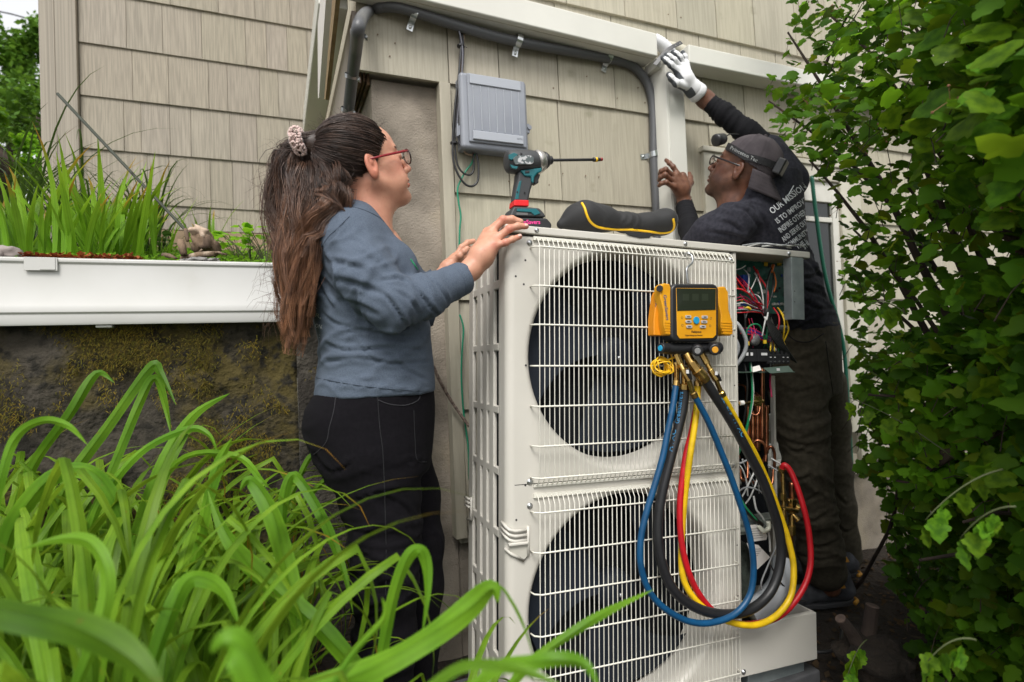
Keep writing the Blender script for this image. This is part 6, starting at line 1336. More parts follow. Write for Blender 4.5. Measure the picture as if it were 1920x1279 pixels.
# hoses
def hose(label, pix, r, m, ends=((), ())):
    pts = catmull([UPw(x, y, w) for x, y, w in pix], 9); t = thing('hose', pts[0], label, 'hose', 'coloured refrigerant hoses hanging from the manifold')
    mb = MB(); mb.tube(pts, r, 14); o = obj('hose_tube', mb, m, t, smooth=True)
    for p, q in ((pts[0], pts[1]), (pts[-1], pts[-2])):
        d = (p-q).normalized(); mb = MB(); mb.lathe(p-d*.012, d, [(0, r*1.05), (.0, r*1.12), (.014, r*1.12), (.016, r*.8)], 14); obj('ferrule', mb, M_BRASS, t, smooth=False)
    return t, o
hm_ = lambda n, c: mat(n, c, .42, col2=tuple(x*.8 for x in c), nscale=30, col3=tuple(.5*x+.05 for x in c), c3=(.66, .9), n3=60, bump=.15, bscale=500, bdist=.0006)
H1 = [(1268, 716, -.062), (1262, 760, -.07), (1252, 810, -.075), (1242, 860, -.078), (1226, 915, -.08), (1213, 958, -.08), (1202, 1007, -.08), (1201, 1057, -.082), (1216, 1106, -.084), (1245, 1140, -.088), (1288, 1164, -.092), (1331, 1168, -.094), (1377, 1152, -.096), (1406, 1115, -.096), (1413, 1063, -.098), (1406, 1007, -.1), (1390, 952, -.1), (1370, 893, -.098), (1357, 860, -.096), (1330, 795, -.094), (1300, 738, -.092)]
hose('blue hose making the leftmost and lowest loop on the grille', H1, .0088, hm_('hose_blue', (.003, .065, .165)))
H2 = [(1284, 722, -.066), (1281, 760, -.062), (1270, 810, -.060), (1257, 860, -.060), (1239, 935, -.060), (1233, 998, -.062), (1241, 1057, -.066), (1265, 1109, -.07), (1311, 1142, -.074), (1363, 1152, -.076), (1409, 1142, -.076), (1445, 1109, -.074), (1463, 1057, -.072), (1462, 1001, -.074), (1445, 942, -.078), (1429, 899, -.08), (1409, 860, -.082), (1368, 785, -.088), (1318, 708, -.09)]
_, hb = hose('thick black hose looping between the blue and the red hose', H2, .0138, hm_('hose_black', (.016, .016, .018)))
H3 = [(1310, 716, -.055), (1306, 760, -.046), (1297, 810, -.044), (1285, 860, -.044), (1275, 942, -.046), (1278, 1017, -.05), (1295, 1083, -.05), (1324, 1132, -.05), (1363, 1163, -.05), (1409, 1170, -.052), (1462, 1155, -.054), (1501, 1112, -.054), (1519, 1063, -.05), (1517, 1001, -.045), (1504, 942, -.035), (1485, 889, -.01), (1471, 872, .005), (1465, 884, .018)]
hose('red hose looping furthest right to the brass service valve', H3, .0088, hm_('hose_red', (.52, .008, .016)))
H4 = [(1308, 716, -.062), (1306, 770, -.062), (1300, 815, -.062), (1293, 860, -.060), (1283, 942, -.044), (1278, 1024, -.036), (1281, 1083, -.038), (1304, 1125, -.046), (1344, 1155, -.06), (1383, 1170, -.07), (1422, 1171, -.074), (1458, 1152, -.074), (1483, 1116, -.07), (1488, 1066, -.064), (1481, 1024, -.058), (1468, 981, -.05), (1446, 920, -.05), (1420, 860, -.056), (1390, 805, -.07), (1352, 736, -.09)]
_, hy_ = hose('yellow hose crossing the red one at the bottom of the loops', H4, .0090, hm_('hose_yellow', (.78, .50, .008)))
M_INK2 = mat('pale_blue_ink', (.05, .22, .42), .6)
surf_text('HVAC', (1374, 786), (1391, 820), 11, hb, M_INK2, hb, Z=1.6, bold=True); surf_text('Savers', (1352, 746), (1370, 778), 9, hb, M_INK2, hb, Z=1.6)
surf_text('HVAC', (1260, 848), (1268, 806), 10, hb, M_INK2, hb, Z=1.6, bold=True); surf_text('GreenSavers', (1273, 795), (1281, 735), 9, hb, M_INK2, hb, Z=1.6, bold=True)
surf_text('Green', (1304, 772), (1307, 742), 8, hy_, mat('green_ink', (.2, .3, .02), .6), hy_, Z=1.6)
# yellow cord coil
cc = thing('cord_coil', UPw(1241, 700, -.04), 'coil of thin yellow cord tied beside the brass fittings', 'cord'); rc_ = random.Random(5); cen = UPw(1241, 687, -.055); e1 = UR; e2 = UU
for k in range(9):
    pts = []; a_, b_ = rc_.uniform(.022, .031), rc_.uniform(.012, .026); th = rc_.uniform(-.5, .5); off = Vector((rc_.uniform(-.003, .003), rc_.uniform(-.012, .012), rc_.uniform(-.005, .005)))
    for i in range(25):
        a = 2*math.pi*i/24; u, v = a_*math.cos(a), b_*math.sin(a); pts.append(cen+off+e1*(u*math.cos(th)-v*math.sin(th))+e2*(u*math.sin(th)+v*math.cos(th))+UYw*.008*math.sin(a*2+k))
    mb = MB(); mb.tube(pts, .0019, 6, cap=False); obj('cord_loop', mb, mat('cord_yellow', (.85, .50, .01), .45), cc, smooth=True)
mb = MB(); mb.tube(catmull([UPw(1262, 684, -.05), UPw(1257, 660, -.05), UPw(1246, 630, -.045), UPw(1238, 600, -.045)], 6), .0018, 6); obj('cord_tail', mb, mat('cord_yellow', (0,)*3), cc, smooth=True)
mb = MB(); mb.tube(catmull([UPw(1250, 676, -.045), UPw(1262, 671, -.05), UPw(1272, 668, -.06)], 6), .0028, 6); obj('cord_tail', mb, mat('cord_yellow', (0,)*3), cc, smooth=True)
# ---------------- impact driver
dr = thing('impact_driver', UM@Vector((.07, .10, UH)), 'teal and grey cordless impact driver standing on its battery', 'power drill')
M_TEAL = mat('teal_plastic', (.004, .115, .135), .38); M_DGR = mat('dark_grey_rubber', (.038, .040, .043), .55, bump=.1, bscale=300); M_SILV = mat('silver_nose', (.5, .48, .45), .3, metal=.85)
W0 = .105
def dl(name, a, b, prof, m, par=dr, n=24, **k):
    A, B = UPw(*a, W0), UPw(*b, W0); d = B-A; L = d.length; mb = MB(); mb.lathe(A, d, [(t*L, r) for t, r in prof], n); return obj(name, mb, m, par, smooth=True, **k)
hs1 = dl('motor_housing', (949, 304), (1008, 304), [(0, .012), (.01, .026), (.06, .0315), (.25, .034), (.7, .034), (.95, .031), (1, .030), (1.0, .02)], M_DGR)
dl('nose', (1005, 304), (1022, 301), [(0, .0325), (.25, .034), (.7, .029), (1, .021), (1.0, .01)], M_SILV)
dl('collar', (1019, 301.5), (1028, 301), [(0, .026), (.5, .024), (1, .018), (1, .01)], M_BLK)
dl('chuck', (1026, 301), (1036, 300.5), [(0, .0115), (.5, .0125), (.8, .012), (1, .008), (1, .004)], M_BLK)
dl('bit', (1034, 300.5), (1112, 299.5), [(0, .0048), (.03, .0042), (1, .0042)], M_BLK, n=6)
dl('bit_socket', (1112, 299.5), (1128, 299), [(0, .0062), (.25, .0064), (.45, .0064), (.8, .0052), (1, .005), (1, .002)], M_BLK)
dl('yellow_ring', (1116, 299.4), (1119.5, 299.3), [(0, .0068), (1, .0068)], mat('cord_yellow', (0,)*3)); dl('red_tip', (1125, 299), (1130, 298.8), [(0, .0055), (.8, .005), (1, .003)], mat('red_dull', (.25, .01, .012), .4))
slab('side_badge', [(962, 297), (968, 292), (995, 291), (1001, 295), (1001, 305), (996, 308), (966, 308)], W0-.0365, W0-.033, mat('badge_silver', (.5, .5, .5), .35, metal=.4, col2=(.1, .12, .12), nscale=90, contrast=(.45, .5)), dr, .001)
slab('teal_stripe', [(954, 290), (964, 286), (972, 290), (966, 294), (960, 300), (955, 298)], W0-.0355, W0-.028, M_TEAL, dr, .001)
slab('teal_stripe', [(957, 308), (964, 311), (972, 312), (969, 317), (960, 315)], W0-.0355, W0-.028, M_TEAL, dr, .001)
slab('handle_body', [(972, 320), (1012, 316), (1011, 326), (1002, 338), (996, 356), (991, 380), (964, 379), (968, 352), (971, 335)], W0-.019, W0+.019, M_DGR, dr, .008, 4)
slab('teal_panel', [(976, 319), (1016, 314), (1017, 321), (1008, 325), (1003, 331), (1001, 344), (997, 341), (996, 331), (984, 330)], W0-.024, W0+.024, M_TEAL, dr, .004, 3)
slab('trigger', [(1003, 326), (1014, 326), (1012, 333), (1010, 337), (1011, 342), (1004, 346), (1000, 340)], W0-.010, W0+.010, M_BLK, dr, .003, 3)
slab('teal_grip_strip', [(974, 340), (978, 338), (975, 356), (972, 374), (966, 374), (969, 356)], W0-.0205, W0-.018, M_TEAL, dr, .0008)
slab('selector', [(985, 320), (993, 319.5), (993, 323.5), (985, 324)], W0-.0265, W0-.023, M_BLK, dr, .0008)
slab('red_band', [(965, 374), (992, 375), (992, 387), (964, 386)], W0-.0215, W0+.0215, mat('red_tape', (.72, .008, .012), .35), dr, .003, 3)
slab('base', [(964, 387), (994, 388), (1012, 390), (1021, 400), (1024, 407), (956, 405), (960, 395)], W0-.034, W0+.034, M_DGR, dr, .005, 3)
slab('teal_base_panel', [(970, 391), (1006, 391), (1014, 400), (1003, 404), (996, 398), (969, 396)], W0-.0375, W0-.033, M_TEAL, dr, .0015)
slab('switch_panel', [(969, 398), (990, 399), (990, 403.5), (968, 403)], W0-.0355, W0-.033, mat('switch_grey', (.12, .12, .12), .4), dr, .0006)
bt = slab('battery', [(955, 407), (1026, 408.5), (1036, 420), (1034, 429.5), (955, 427)], W0-.038, W0+.038, M_BLK, dr, .006, 3)
utext('GreenSavers', 960, 420, 1020, .0165, mat('pink_ink', (.85, .05, .30), .6), dr, W0-.0386, sh=.05)
for x, y in ((978, 283.5),): slab('vent_hole', [(x-1.5, y+3), (x+1.5, y+3), (x+1.5, y+6), (x-1.5, y+6)], W0-.0345, W0-.03, M_BLK, dr, 0)
for x, y in ((979, 316), (961, 322), (970, 360), (984, 361)): 
    mb = MB(); mb.cyl(UPw(x, y, W0-.0225), UPw(x, y, W0-.015), .0022, 8); obj('case_screw', mb, M_BLK, dr)
# ---------------- pouch
s = SDF(*( lambda A: (A.min(0)-.09, A.max(0)+.09))(np.array([list(UPw(x, y, w)) for x, y in ((1038, 420), (1265, 440)) for w in (.05, .24)])), .0045)
wP = .115
s.chain([N3(UPw(x, y, wP)) for x, y in ((1052, 421), (1078, 408), (1098, 405), (1130, 410))], [.014, .030, .040, .034], k=.03)
s.chain([N3(UPw(x, y, wP)) for x, y in ((1130, 410), (1175, 418), (1212, 421), (1243, 417))], [.034, .026, .028, .034], k=.03)
s.ell(N3(UPw(1245, 414, wP)), (.034, .05, .034), k=.03); s.ell(N3(UPw(1100, 412, wP+.03)), (.06, .05, .03), k=.03); s.ell(N3(UPw(1215, 423, wP+.02)), (.07, .055, .024), k=.03)
zt = UM; Xg, Yg, Zg = np.meshgrid(*s.ax, indexing='ij'); Ai = np.array(UMI); zl = Xg*Ai[2, 0]+Yg*Ai[2, 1]+Zg*Ai[2, 2]+Ai[2, 3]; s.f = np.maximum(s.f, (UH+.0005)-zl).astype(np.float32)
V, Q = s.mesh(); V = smooth_v(V, Q, 2, .5); V = folds(V, Q, [(N3(UPw(1190, 415, .08)), .06, N3(UR), .05, .006, 61), (N3(UPw(1110, 410, .08)), .07, N3(UR+UU), .06, .004, 62)])
pth = thing('pouch', UM@Vector((.3, .1, UH)), 'black soft pouch with yellow piping lying on top of the unit', 'pouch')
po = Cl('pouch_body', npmesh('pouch', V, Q), mat('black_neoprene', (.017, .017, .018), .75, bump=.3, bscale=400, sheen=.1), pth)
pp = raycast_on(po, [tuple(q)[:2] for q in catmull([Vector((x, y, 0)) for x, y in ((1091, 381), (1096, 390), (1101, 405), (1108, 417), (1122, 426), (1150, 430), (1185, 431), (1215, 434), (1240, 437), (1258, 434), (1264, 424), (1262, 410))], 8)], .001)
mb = MB(); mb.tube(pp, .0038, 8); obj('piping', mb, mat('cord_yellow', (0,)*3), pth, smooth=True)
slab('flap', [(1168, 434), (1224, 438), (1219, 445), (1200, 446), (1178, 441)], -.011, -.0085, mat('black_neoprene', (0,)*3), pth, .0008)
# ================================================================ plants
rp = random.Random(21)
M_LILY = leafmat('daylily_leaf', (.15, .31, .022), (.085, .21, .014), .45, .4, nscale=9, spot=(.20, .20, .03), ns=55, cs=(.66, .80))
M_IRIS_ = leafmat('iris_leaf', (.19, .40, .028), (.12, .29, .02), .42, .4)
M_DGRASS = leafmat('dark_grass_leaf', (.035, .085, .018), (.06, .12, .03), .45, .3)
M_BUSH = leafmat('lobed_leaf', (.10, .24, .013), (.045, .13, .009), .6, .48, nscale=3, spot=(.16, .13, .03), ns=30, cs=(.68, .80))
M_HEDGE = leafmat('hedge_leaf', (.11, .23, .03), (.055, .13, .02), .5, .3)
M_BARK = mat('brown_bark', (.055, .038, .028), .95, col2=(.03, .02, .016), nscale=20, stretch=(1, 1, .3), bump=.9, bscale=60, bdist=.004)
M_TWIG = mat('green_twig', (.06, .075, .025), .7)
def arch(L, e0, e1, n=12, pw=1.3, kink=None):
    """points of a leaf in its own plane (x out, z up)"""
    x = z = 0; out = [Vector((0, 0, 0))]
    for i in range(n):
        t = (i+1)/n; e = e0+(e1-e0)*t**pw
        if kink and t > kink: e = e-R_(75)
        x += math.cos(e)*L/n; z += math.sin(e)*L/n; out.append(Vector((x, 0, z)))
    return out
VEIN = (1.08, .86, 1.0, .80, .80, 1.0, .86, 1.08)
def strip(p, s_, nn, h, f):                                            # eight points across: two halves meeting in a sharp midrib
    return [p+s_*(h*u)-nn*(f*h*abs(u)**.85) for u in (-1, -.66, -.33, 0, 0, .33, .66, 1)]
def leaf_mesh(name, L, w, e0, e1, m, n=12, pw=1.3, fold=.35, twist=0, kink=None, taper=.55, sway=0):
    pts = arch(L, e0, e1, n, pw, kink); mb = MB(); k = len(pts)
    pts = [Vector((p.x, sway*math.sin(3*i/k), p.z)) for i, p in enumerate(pts)]
    ws = [w*(.55+.45*min(1, i/(k*.25)))*(1 if i/(k-1) < taper else max(.02, 1-((i/(k-1)-taper)/(1-taper))**1.4)) for i in range(k)]
    vs = []
    for i in range(k):
        t = (pts[min(i+1, k-1)]-pts[max(i-1, 0)]).normalized(); s_ = Vector((0, 1, 0)); a = twist*i/k; s_ = Matrix.Rotation(a, 3, t)@s_; nn = t.cross(s_).normalized(); h = ws[i]/2
        f = fold*(1-.5*i/k); vs += strip(pts[i], s_, nn, h, f)
    fs = [(i*8+j, i*8+j+1, i*8+j+9, i*8+j+8) for i in range(k-1) for j in (0, 1, 2, 4, 5, 6)]
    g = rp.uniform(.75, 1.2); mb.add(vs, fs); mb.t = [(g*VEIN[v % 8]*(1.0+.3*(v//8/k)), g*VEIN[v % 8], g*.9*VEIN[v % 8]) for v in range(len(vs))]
    if rp.random() < .4: mb.t = [((t[0]*2.2, t[1]*.75, t[2]*1.4) if v//8 >= k-2 else t) for v, t in enumerate(mb.t)]
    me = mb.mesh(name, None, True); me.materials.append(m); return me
def clump(name, label, cat, base, templates, n, spread, smin, smax, group, part='leaf', azr=(0, 360), lean=0):
    t = thing(name, base, label, cat, group)
    for i in range(n):
        me = rp.choice(templates); o = bpy.data.objects.new(part, me); COL.objects.link(o); o.parent = t
        az = R_(rp.uniform(*azr)); r = spread*math.sqrt(rp.random()); s_ = rp.uniform(smin, smax)
        o.location = (r*math.cos(az+rp.uniform(-.6, .6)), r*math.sin(az+rp.uniform(-.6, .6)), rp.uniform(-.03, .01)); o.rotation_euler = (rp.uniform(-.12, .12), rp.uniform(-.2, .2), az); o.scale = (s_,)*3
    return t
LT = [leaf_mesh('leaf', rp.uniform(.72, .95), rp.uniform(.018, .028), R_(rp.uniform(72, 88)), R_(rp.choice((rp.uniform(-85, -25), rp.uniform(-45, 8)))), M_LILY, n=16, pw=rp.uniform(1.5, 2.8), twist=rp.uniform(-.9, .9), sway=rp.uniform(-.03, .03), kink=rp.choice([None, None, None, .72])) for _ in range(26)]
GL = 'daylily clumps in the foreground bed'
def hz(x, y): return hg(x, y)
spots = [(-.62, -.33, 30, .85, 1.05), (-.38, -.26, 34, .85, 1.05), (-.14, -.24, 26, .7, .95), (.0, -.28, 14, .42, .58), (-.58, -.62, 26, .85, 1.05), (-.34, -.56, 34, .8, 1.0), (-.14, -.55, 28, .62, .82), (-.03, -.66, 14, .45, .62),
         (-.30, -.88, 30, .8, 1.0), (-.14, -.84, 28, .68, .84), (-.02, -.95, 16, .55, .72), (-.22, -1.12, 24, .8, .95), (-.06, -1.16, 16, .70, .84), (.14, -.98, 6, .5, .66), (.13, -1.22, 6, .60, .72), (.30, -1.18, 4, .5, .62)]
LB = ['daylily clump against the mossy wall at the far left', 'daylily clump under the gutter left of the ponytail', 'daylily clump below the ponytail against the grey wall', 'small daylily clump tucked behind the woman\'s legs', 'daylily clump at the left edge in the second row', 'full daylily clump in the middle of the second row', 'daylily clump left of the woman\'s knee', 'short daylily clump touching the woman\'s shin',
      'daylily clump low at left in the third row', 'daylily clump in the middle of the third row', 'daylily clump in front of the woman\'s legs', 'blurred daylily clump at the lower left corner', 'blurred daylily clump at the bottom edge below the woman', 'daylily clump between the woman and the unit corner', 'daylily clump at the bottom edge by the unit corner', 'small daylily clump in front of the lower fan']
CL = []
for (x, y, n, a, b), lb in zip(spots, LB):
    CL.append(clump('daylily', lb, 'daylily', Vector((x, y, hz(x, y)+(.10 if y < -1.05 else .04))), LT, int(n*1.3), .07, a, b, GL))
# single leaves traced where the photograph shows them, belonging to the clump beneath
def hero(ci, pix, wpx, tint=1.0, side=None, fold=.35, name='leaf'):
    pts = catmull([P(x, y, z) for x, y, z in pix], 6); k = len(pts); zs = [p[2] for p in pix]; zm = sum(zs)/len(zs); w = wpx*zm/F; mb = MB(); vs = []
    ws = [w*(1 if i/(k-1) < .6 else max(.03, 1-((i/(k-1)-.6)/.4)**1.5))*(.7+.3*min(1, i/(k*.2))) for i in range(k)]
    for i in range(k):
        t = (pts[min(i+1, k-1)]-pts[max(i-1, 0)]).normalized(); view = (pts[i]-CAM).normalized()
        s_ = t.cross(view).normalized() if side is None else (side-t*side.dot(t)).normalized(); s_ = Matrix.Rotation(.5*math.sin(i*.25+wpx), 3, t)@s_; nn = t.cross(s_); h = ws[i]/2
        vs += strip(pts[i], s_, nn, h, fold*1.5)
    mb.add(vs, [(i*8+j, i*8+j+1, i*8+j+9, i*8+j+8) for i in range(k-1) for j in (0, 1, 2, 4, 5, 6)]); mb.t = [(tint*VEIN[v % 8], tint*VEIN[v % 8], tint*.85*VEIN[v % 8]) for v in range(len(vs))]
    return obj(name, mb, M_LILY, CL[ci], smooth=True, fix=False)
hero(10, [(706, 1290, .80), (722, 1200, .80), (745, 1100, .80), (768, 1040, .80), (790, 1030, .80), (800, 1060, .80), (800, 1120, .79), (792, 1190, .78)], 24, 1.15)
hero(13, [(560, 1300, .62), (680, 1260, .62), (790, 1200, .64), (880, 1140, .66), (922, 1104, .66), (934, 1130, .66)], 46, 1.1)
hero(13, [(880, 1140, .665), (930, 1100, .665), (960, 1130, .66), (985, 1180, .66), (1000, 1235, .655)], 6, .9)
hero(14, [(930, 1320, .70), (990, 1250, .70), (1070, 1190, .71), (1150, 1140, .73), (1226, 1105, .75)], 18, 1.1)
hero(14, [(850, 1330, .5), (930, 1250, .5), (1000, 1240, .5), (1060, 1238, .5), (1100, 1250, .49), (1125, 1290, .48)], 28, 1.2)
hero(14, [(760, 1330, .45), (860, 1250, .45), (960, 1252, .44), (1060, 1290, .43)], 22, .85)
hero(11, [(-60, 1130, .46), (40, 1150, .46), (150, 1180, .46), (250, 1240, .45), (310, 1310, .44)], 60, .62)
hero(12, [(520, 1380, .38), (490, 1290, .38), (460, 1225, .38), (425, 1205, .38), (395, 1225, .38)], 62, 1.25)
hero(9, [(270, 1300, .7), (310, 1180, .72), (345, 1095, .74), (380, 1082, .75), (420, 1110, .75), (450, 1180, .74)], 32, 1.05)
hero(6, [(560, 1330, .9), (560, 1200, .92), (540, 1080, .95), (510, 960, .98), (470, 900, 1.0), (450, 920, 1.0)], 34, 1.0)
hero(6, [(700, 1290, .88), (600, 1180, .9), (500, 1090, .94), (430, 1010, .97), (390, 920, 1.0)], 34, 1.05)
hero(5, [(0, 1120, 1.05), (20, 1000, 1.07), (90, 900, 1.08), (160, 880, 1.08), (215, 940, 1.07), (260, 1080, 1.05)], 32, 1.0)
hero(5, [(150, 1110, 1.12), (180, 960, 1.14), (260, 850, 1.17), (350, 805, 1.2), (390, 815, 1.2), (408, 850, 1.2)], 14, 1.15)
hero(1, [(60, 1100, 1.2), (120, 920, 1.25), (200, 800, 1.3), (280, 690, 1.35), (300, 700, 1.35), (330, 760, 1.33)], 20, .8)
hero(1, [(110, 1100, 1.2), (200, 900, 1.25), (260, 760, 1.32), (290, 710, 1.35), (310, 760, 1.35), (322, 820, 1.33)], 16, .9)
hero(2, [(240, 1050, 1.2), (300, 880, 1.25), (360, 780, 1.3), (430, 738, 1.32)], 20, 1.0)
hero(2, [(360, 1090, 1.1), (385, 950, 1.12), (410, 870, 1.14), (435, 822, 1.15)], 22, 1.1)
hero(2, [(240, 1040, 1.2), (330, 870, 1.22), (440, 855, 1.22), (490, 900, 1.2), (505, 915, 1.2)], 12, 1.15)
hero(7, [(540, 1090, 1.1), (530, 960, 1.12), (550, 890, 1.13), (600, 960, 1.1), (640, 1060, 1.06), (662, 1150, 1.04)], 20, .95)
hero(3, [(520, 980, 1.35), (560, 900, 1.38), (585, 855, 1.4), (610, 862, 1.4)], 12, .8); hero(3, [(530, 990, 1.35), (590, 920, 1.38), (630, 885, 1.4)], 12, .8)
hero(9, [(600, 1330, .6), (660, 1230, .62), (720, 1160, .63), (716, 1120, .63)], 12, 1.15)
hero(4, [(-30, 1060, .9), (0, 900, .9), (30, 820, .92), (80, 790, .93), (130, 800, .92), (165, 835, .92)], 16, 1.1)
hero(0, [(20, 1000, 1.25), (60, 880, 1.28), (130, 780, 1.3), (180, 700, 1.34), (215, 718, 1.34)], 18, .9)
hero(8, [(120, 1340, .6), (180, 1200, .62), (200, 1090, .64), (170, 1020, .66), (110, 1010, .67), (40, 1030, .68)], 26, 1.0)
M_DEAD = leafmat('dead_leaf', (.34, .22, .09), (.20, .12, .05), .8, .2)
DT = [leaf_mesh('dry_leaf', rp.uniform(.35, .6), rp.uniform(.008, .014), R_(rp.uniform(40, 80)), R_(rp.uniform(-85, -60)), M_DEAD, n=9, pw=1.0, twist=rp.uniform(-2, 2), sway=.03) for _ in range(5)]
for c_ in CL:
    for _ in range(3):
        o = bpy.data.objects.new('dry_leaf', rp.choice(DT)); COL.objects.link(o); o.parent = c_; o.rotation_euler = (rp.uniform(-.3, .3), rp.uniform(-.2, .3), rp.uniform(0, 6.28)); o.location = (rp.uniform(-.05, .05), rp.uniform(-.05, .05), 0)
# ---------------- upper planting bed
IT = [leaf_mesh('blade', rp.uniform(.28, .46), rp.uniform(.015, .024), R_(rp.uniform(66, 88)), R_(rp.uniform(30, 74)), M_IRIS_, n=7, pw=2, fold=.15, twist=rp.uniform(-.3, .3), taper=.45) for _ in range(14)]
GT = [leaf_mesh('blade', rp.uniform(.40, .62), rp.uniform(.006, .010), R_(rp.uniform(70, 88)), R_(rp.uniform(-50, 40)), M_DGRASS, n=9, pw=1.8, fold=.3, taper=.3) for _ in range(14)]
def onbed(px, py, y): p = PY(px, py, y); return Vector((p.x, y, hs_(p.x, y)))
for i, (px, y, n, a, b, lb) in enumerate([(60, .25, 26, .8, 1.05, 'bright iris clump at the left end of the gutter'), (150, .22, 30, .8, 1.05, 'bright iris clump behind the brown sedum'), (215, .32, 30, .85, 1.05, 'tall bright iris clump in the middle of the bed'), (262, .40, 20, .65, .85, 'iris clump crossed by the dark stake'), (10, .5, 22, .9, 1.15, 'iris clump at the far left edge of the bed'), (185, .55, 26, .95, 1.2, 'iris clump behind the tallest irises')]):
    clump('iris', lb, 'iris', onbed(px, 470, y), IT, n, .085, a, b, 'iris clumps in the upper bed', 'blade')
clump('iris', 'small iris tuft just behind the driftwood', 'iris', onbed(385, 455, .8), IT, 9, .05, .65, .9, 'iris clumps in the upper bed', 'blade')
clump('iris', 'small iris tuft left of the driftwood', 'iris', onbed(300, 470, .4), IT, 7, .04, .35, .5, 'iris clumps in the upper bed', 'blade')
for i, (px, y, n, a, b, lb) in enumerate([(40, .75, 46, 1.1, 1.4, 'dark arching grass clump beside the corner board'), (-20, .9, 40, 1.1, 1.6, 'dark arching grass clump at the left frame edge'), (170, .85, 46, .95, 1.3, 'dark arching grass clump in front of the corner board'), (280, .85, 44, .85, 1.15, 'dark grass clump against the siding behind the stake')]):
    clump('ornamental_grass', lb, 'grass clump', onbed(px, 460, y), GT, n, .07, a, b, 'dark grass clumps in the upper bed', 'blade')
# low ground cover: countless tiny leaves
def scatter_small(name, x0, x1, y0, y1, n, m, smin, smax, hf, up=.02, label='', tintf=None):
    mb = MB()
    for _ in range(n):
        x, y = rp.uniform(x0, x1), rp.uniform(y0, y1); z = hf(x, y)+rp.uniform(0, up); s_ = rp.uniform(smin, smax); a = rp.uniform(0, 6.28); e = rp.uniform(-.3, .9)
        u = Vector((math.cos(a)*math.cos(e), math.sin(a)*math.cos(e), math.sin(e)))*s_; v = Vector((-math.sin(a), math.cos(a), rp.uniform(-.3, .3)))*s_*.45; c = Vector((x, y, z)); g = rp.uniform(.6, 1.3)
        mb.add([c, c+u*.5+v, c+u, c+u*.5-v], [(0, 1, 2, 3)], tintf(x, y, g) if tintf else (g, g, g))
    o = obj(name, mb, m, space='origin', fix=False); tag(o, kind='stuff'); 
    if label: o['label'] = label
    o['category'] = 'ground cover'; return o
scatter_small('ground_cover', -1.2, .33, .02, 1.15, 9000, M_IRIS_, .008, .020, hs_, .028, 'low green weeds and moss over the upper bed')
a, b = PY(45, 490, .03).x, PY(262, 490, .03).x
scatter_small('sedum', a, b, .0, .09, 2600, leafmat('rusty_sedum', (.36, .10, .02), (.20, .06, .02), .6, .2), .006, .016, lambda x, y: 1.398, .026, 'rusty brown sedum creeping along the gutter')
scatter_small('leaf_litter', -.9, 1.4, -1.7, .0, 2200, leafmat('dry_litter', (.10, .06, .03), (.05, .035, .02), .9, .1), .01, .03, hg, .01, 'dry leaf litter on the dark soil')
scatter_small('leaf_litter', 1.2, 3.4, -1.7, -.05, 3600, leafmat('dry_litter', (0,)*3, (0,)*3), .008, .028, hg, .008, 'dry leaf litter on the soil below the bush')
scatter_small('weeds', .3, .95, -.45, -.02, 10, M_DGRASS, .02, .05, hg, .02, 'a few weeds on the soil behind the woman')
mb = MB()
for _ in range(40000):
    x = rp.uniform(-.75, .2); z = 1.335-rp.random()**1.25*.75; dn_ = noise.noise(Vector((x*3.2, z*4, 7)))+.5*noise.noise(Vector((x*12, z*12, 2)))+.18-max(0, (x+.12)*2.2)-max(0, (1.0-z)*.5)
    if rp.random() > dn_*2.2: continue
    L_ = rp.uniform(.006, .018); c = Vector((x, -.024+.012*noise.noise(Vector((x*6, z*6, 0))), z)); u = Vector((rp.uniform(-.7, .7), -rp.uniform(.2, .8), -rp.uniform(.2, 1))).normalized()*L_; v = Vector((rp.uniform(.5, 1), 0, rp.uniform(-.5, .5)))*.0016; g = rp.uniform(.5, 1.5)
    mb.add([c-v, c+v, c+u], [(0, 1, 2)], (g*rp.uniform(.9, 1.25), g, g*.7))
ms = obj('moss', mb, leafmat('wall_moss', (.115, .095, .016), (.07, .062, .012), .9, .15), rw, fix=False); ms['kind'] = 'stuff'
# leafy weed right of the driftwood
def lobed(s_, n=5, m_=None):
    """outline of a lobed, toothed leaf in its plane, stem at origin, growing along +x, slightly cupped"""
    prof = [(0, 0), (-.06, .16), (.06, .34), (.20, .36), (.30, .50), (.44, .44), (.50, .30), (.66, .32), (.80, .20), (1.0, 0)]
    L = [(x, y) for x, y in prof]; pts = L+[(x, -y) for x, y in prof[-2:0:-1]]; n_ = len(pts)
    vs = [Vector((x*s_, y*s_, (-.18*abs(y)-.22*(x-.4)**2)*s_+.05*s_*math.sin(9*x))) for x, y in pts]; mid = [Vector((x*s_, 0, (.02-.22*(x-.4)**2)*s_)) for x in (.28, .6)]
    k = len(vs); vs += mid; A, B = k, k+1; h = len(prof)
    fs = [(0, 1, A), (A, 1, 2), (A, 2, 3), (A, 3, 4), (A, 4, 5), (A, 5, 6), (A, 6, B), (B, 6, 7), (B, 7, 8), (B, 8, 9), (B, 9, 10), (B, 10, 11), (B, 11, 12), (A, B, 12), (A, 12, 13), (A, 13, 14), (A, 14, 15), (A, 15, 16), (A, 16, 17), (A, 17, 0)]
    return vs, fs
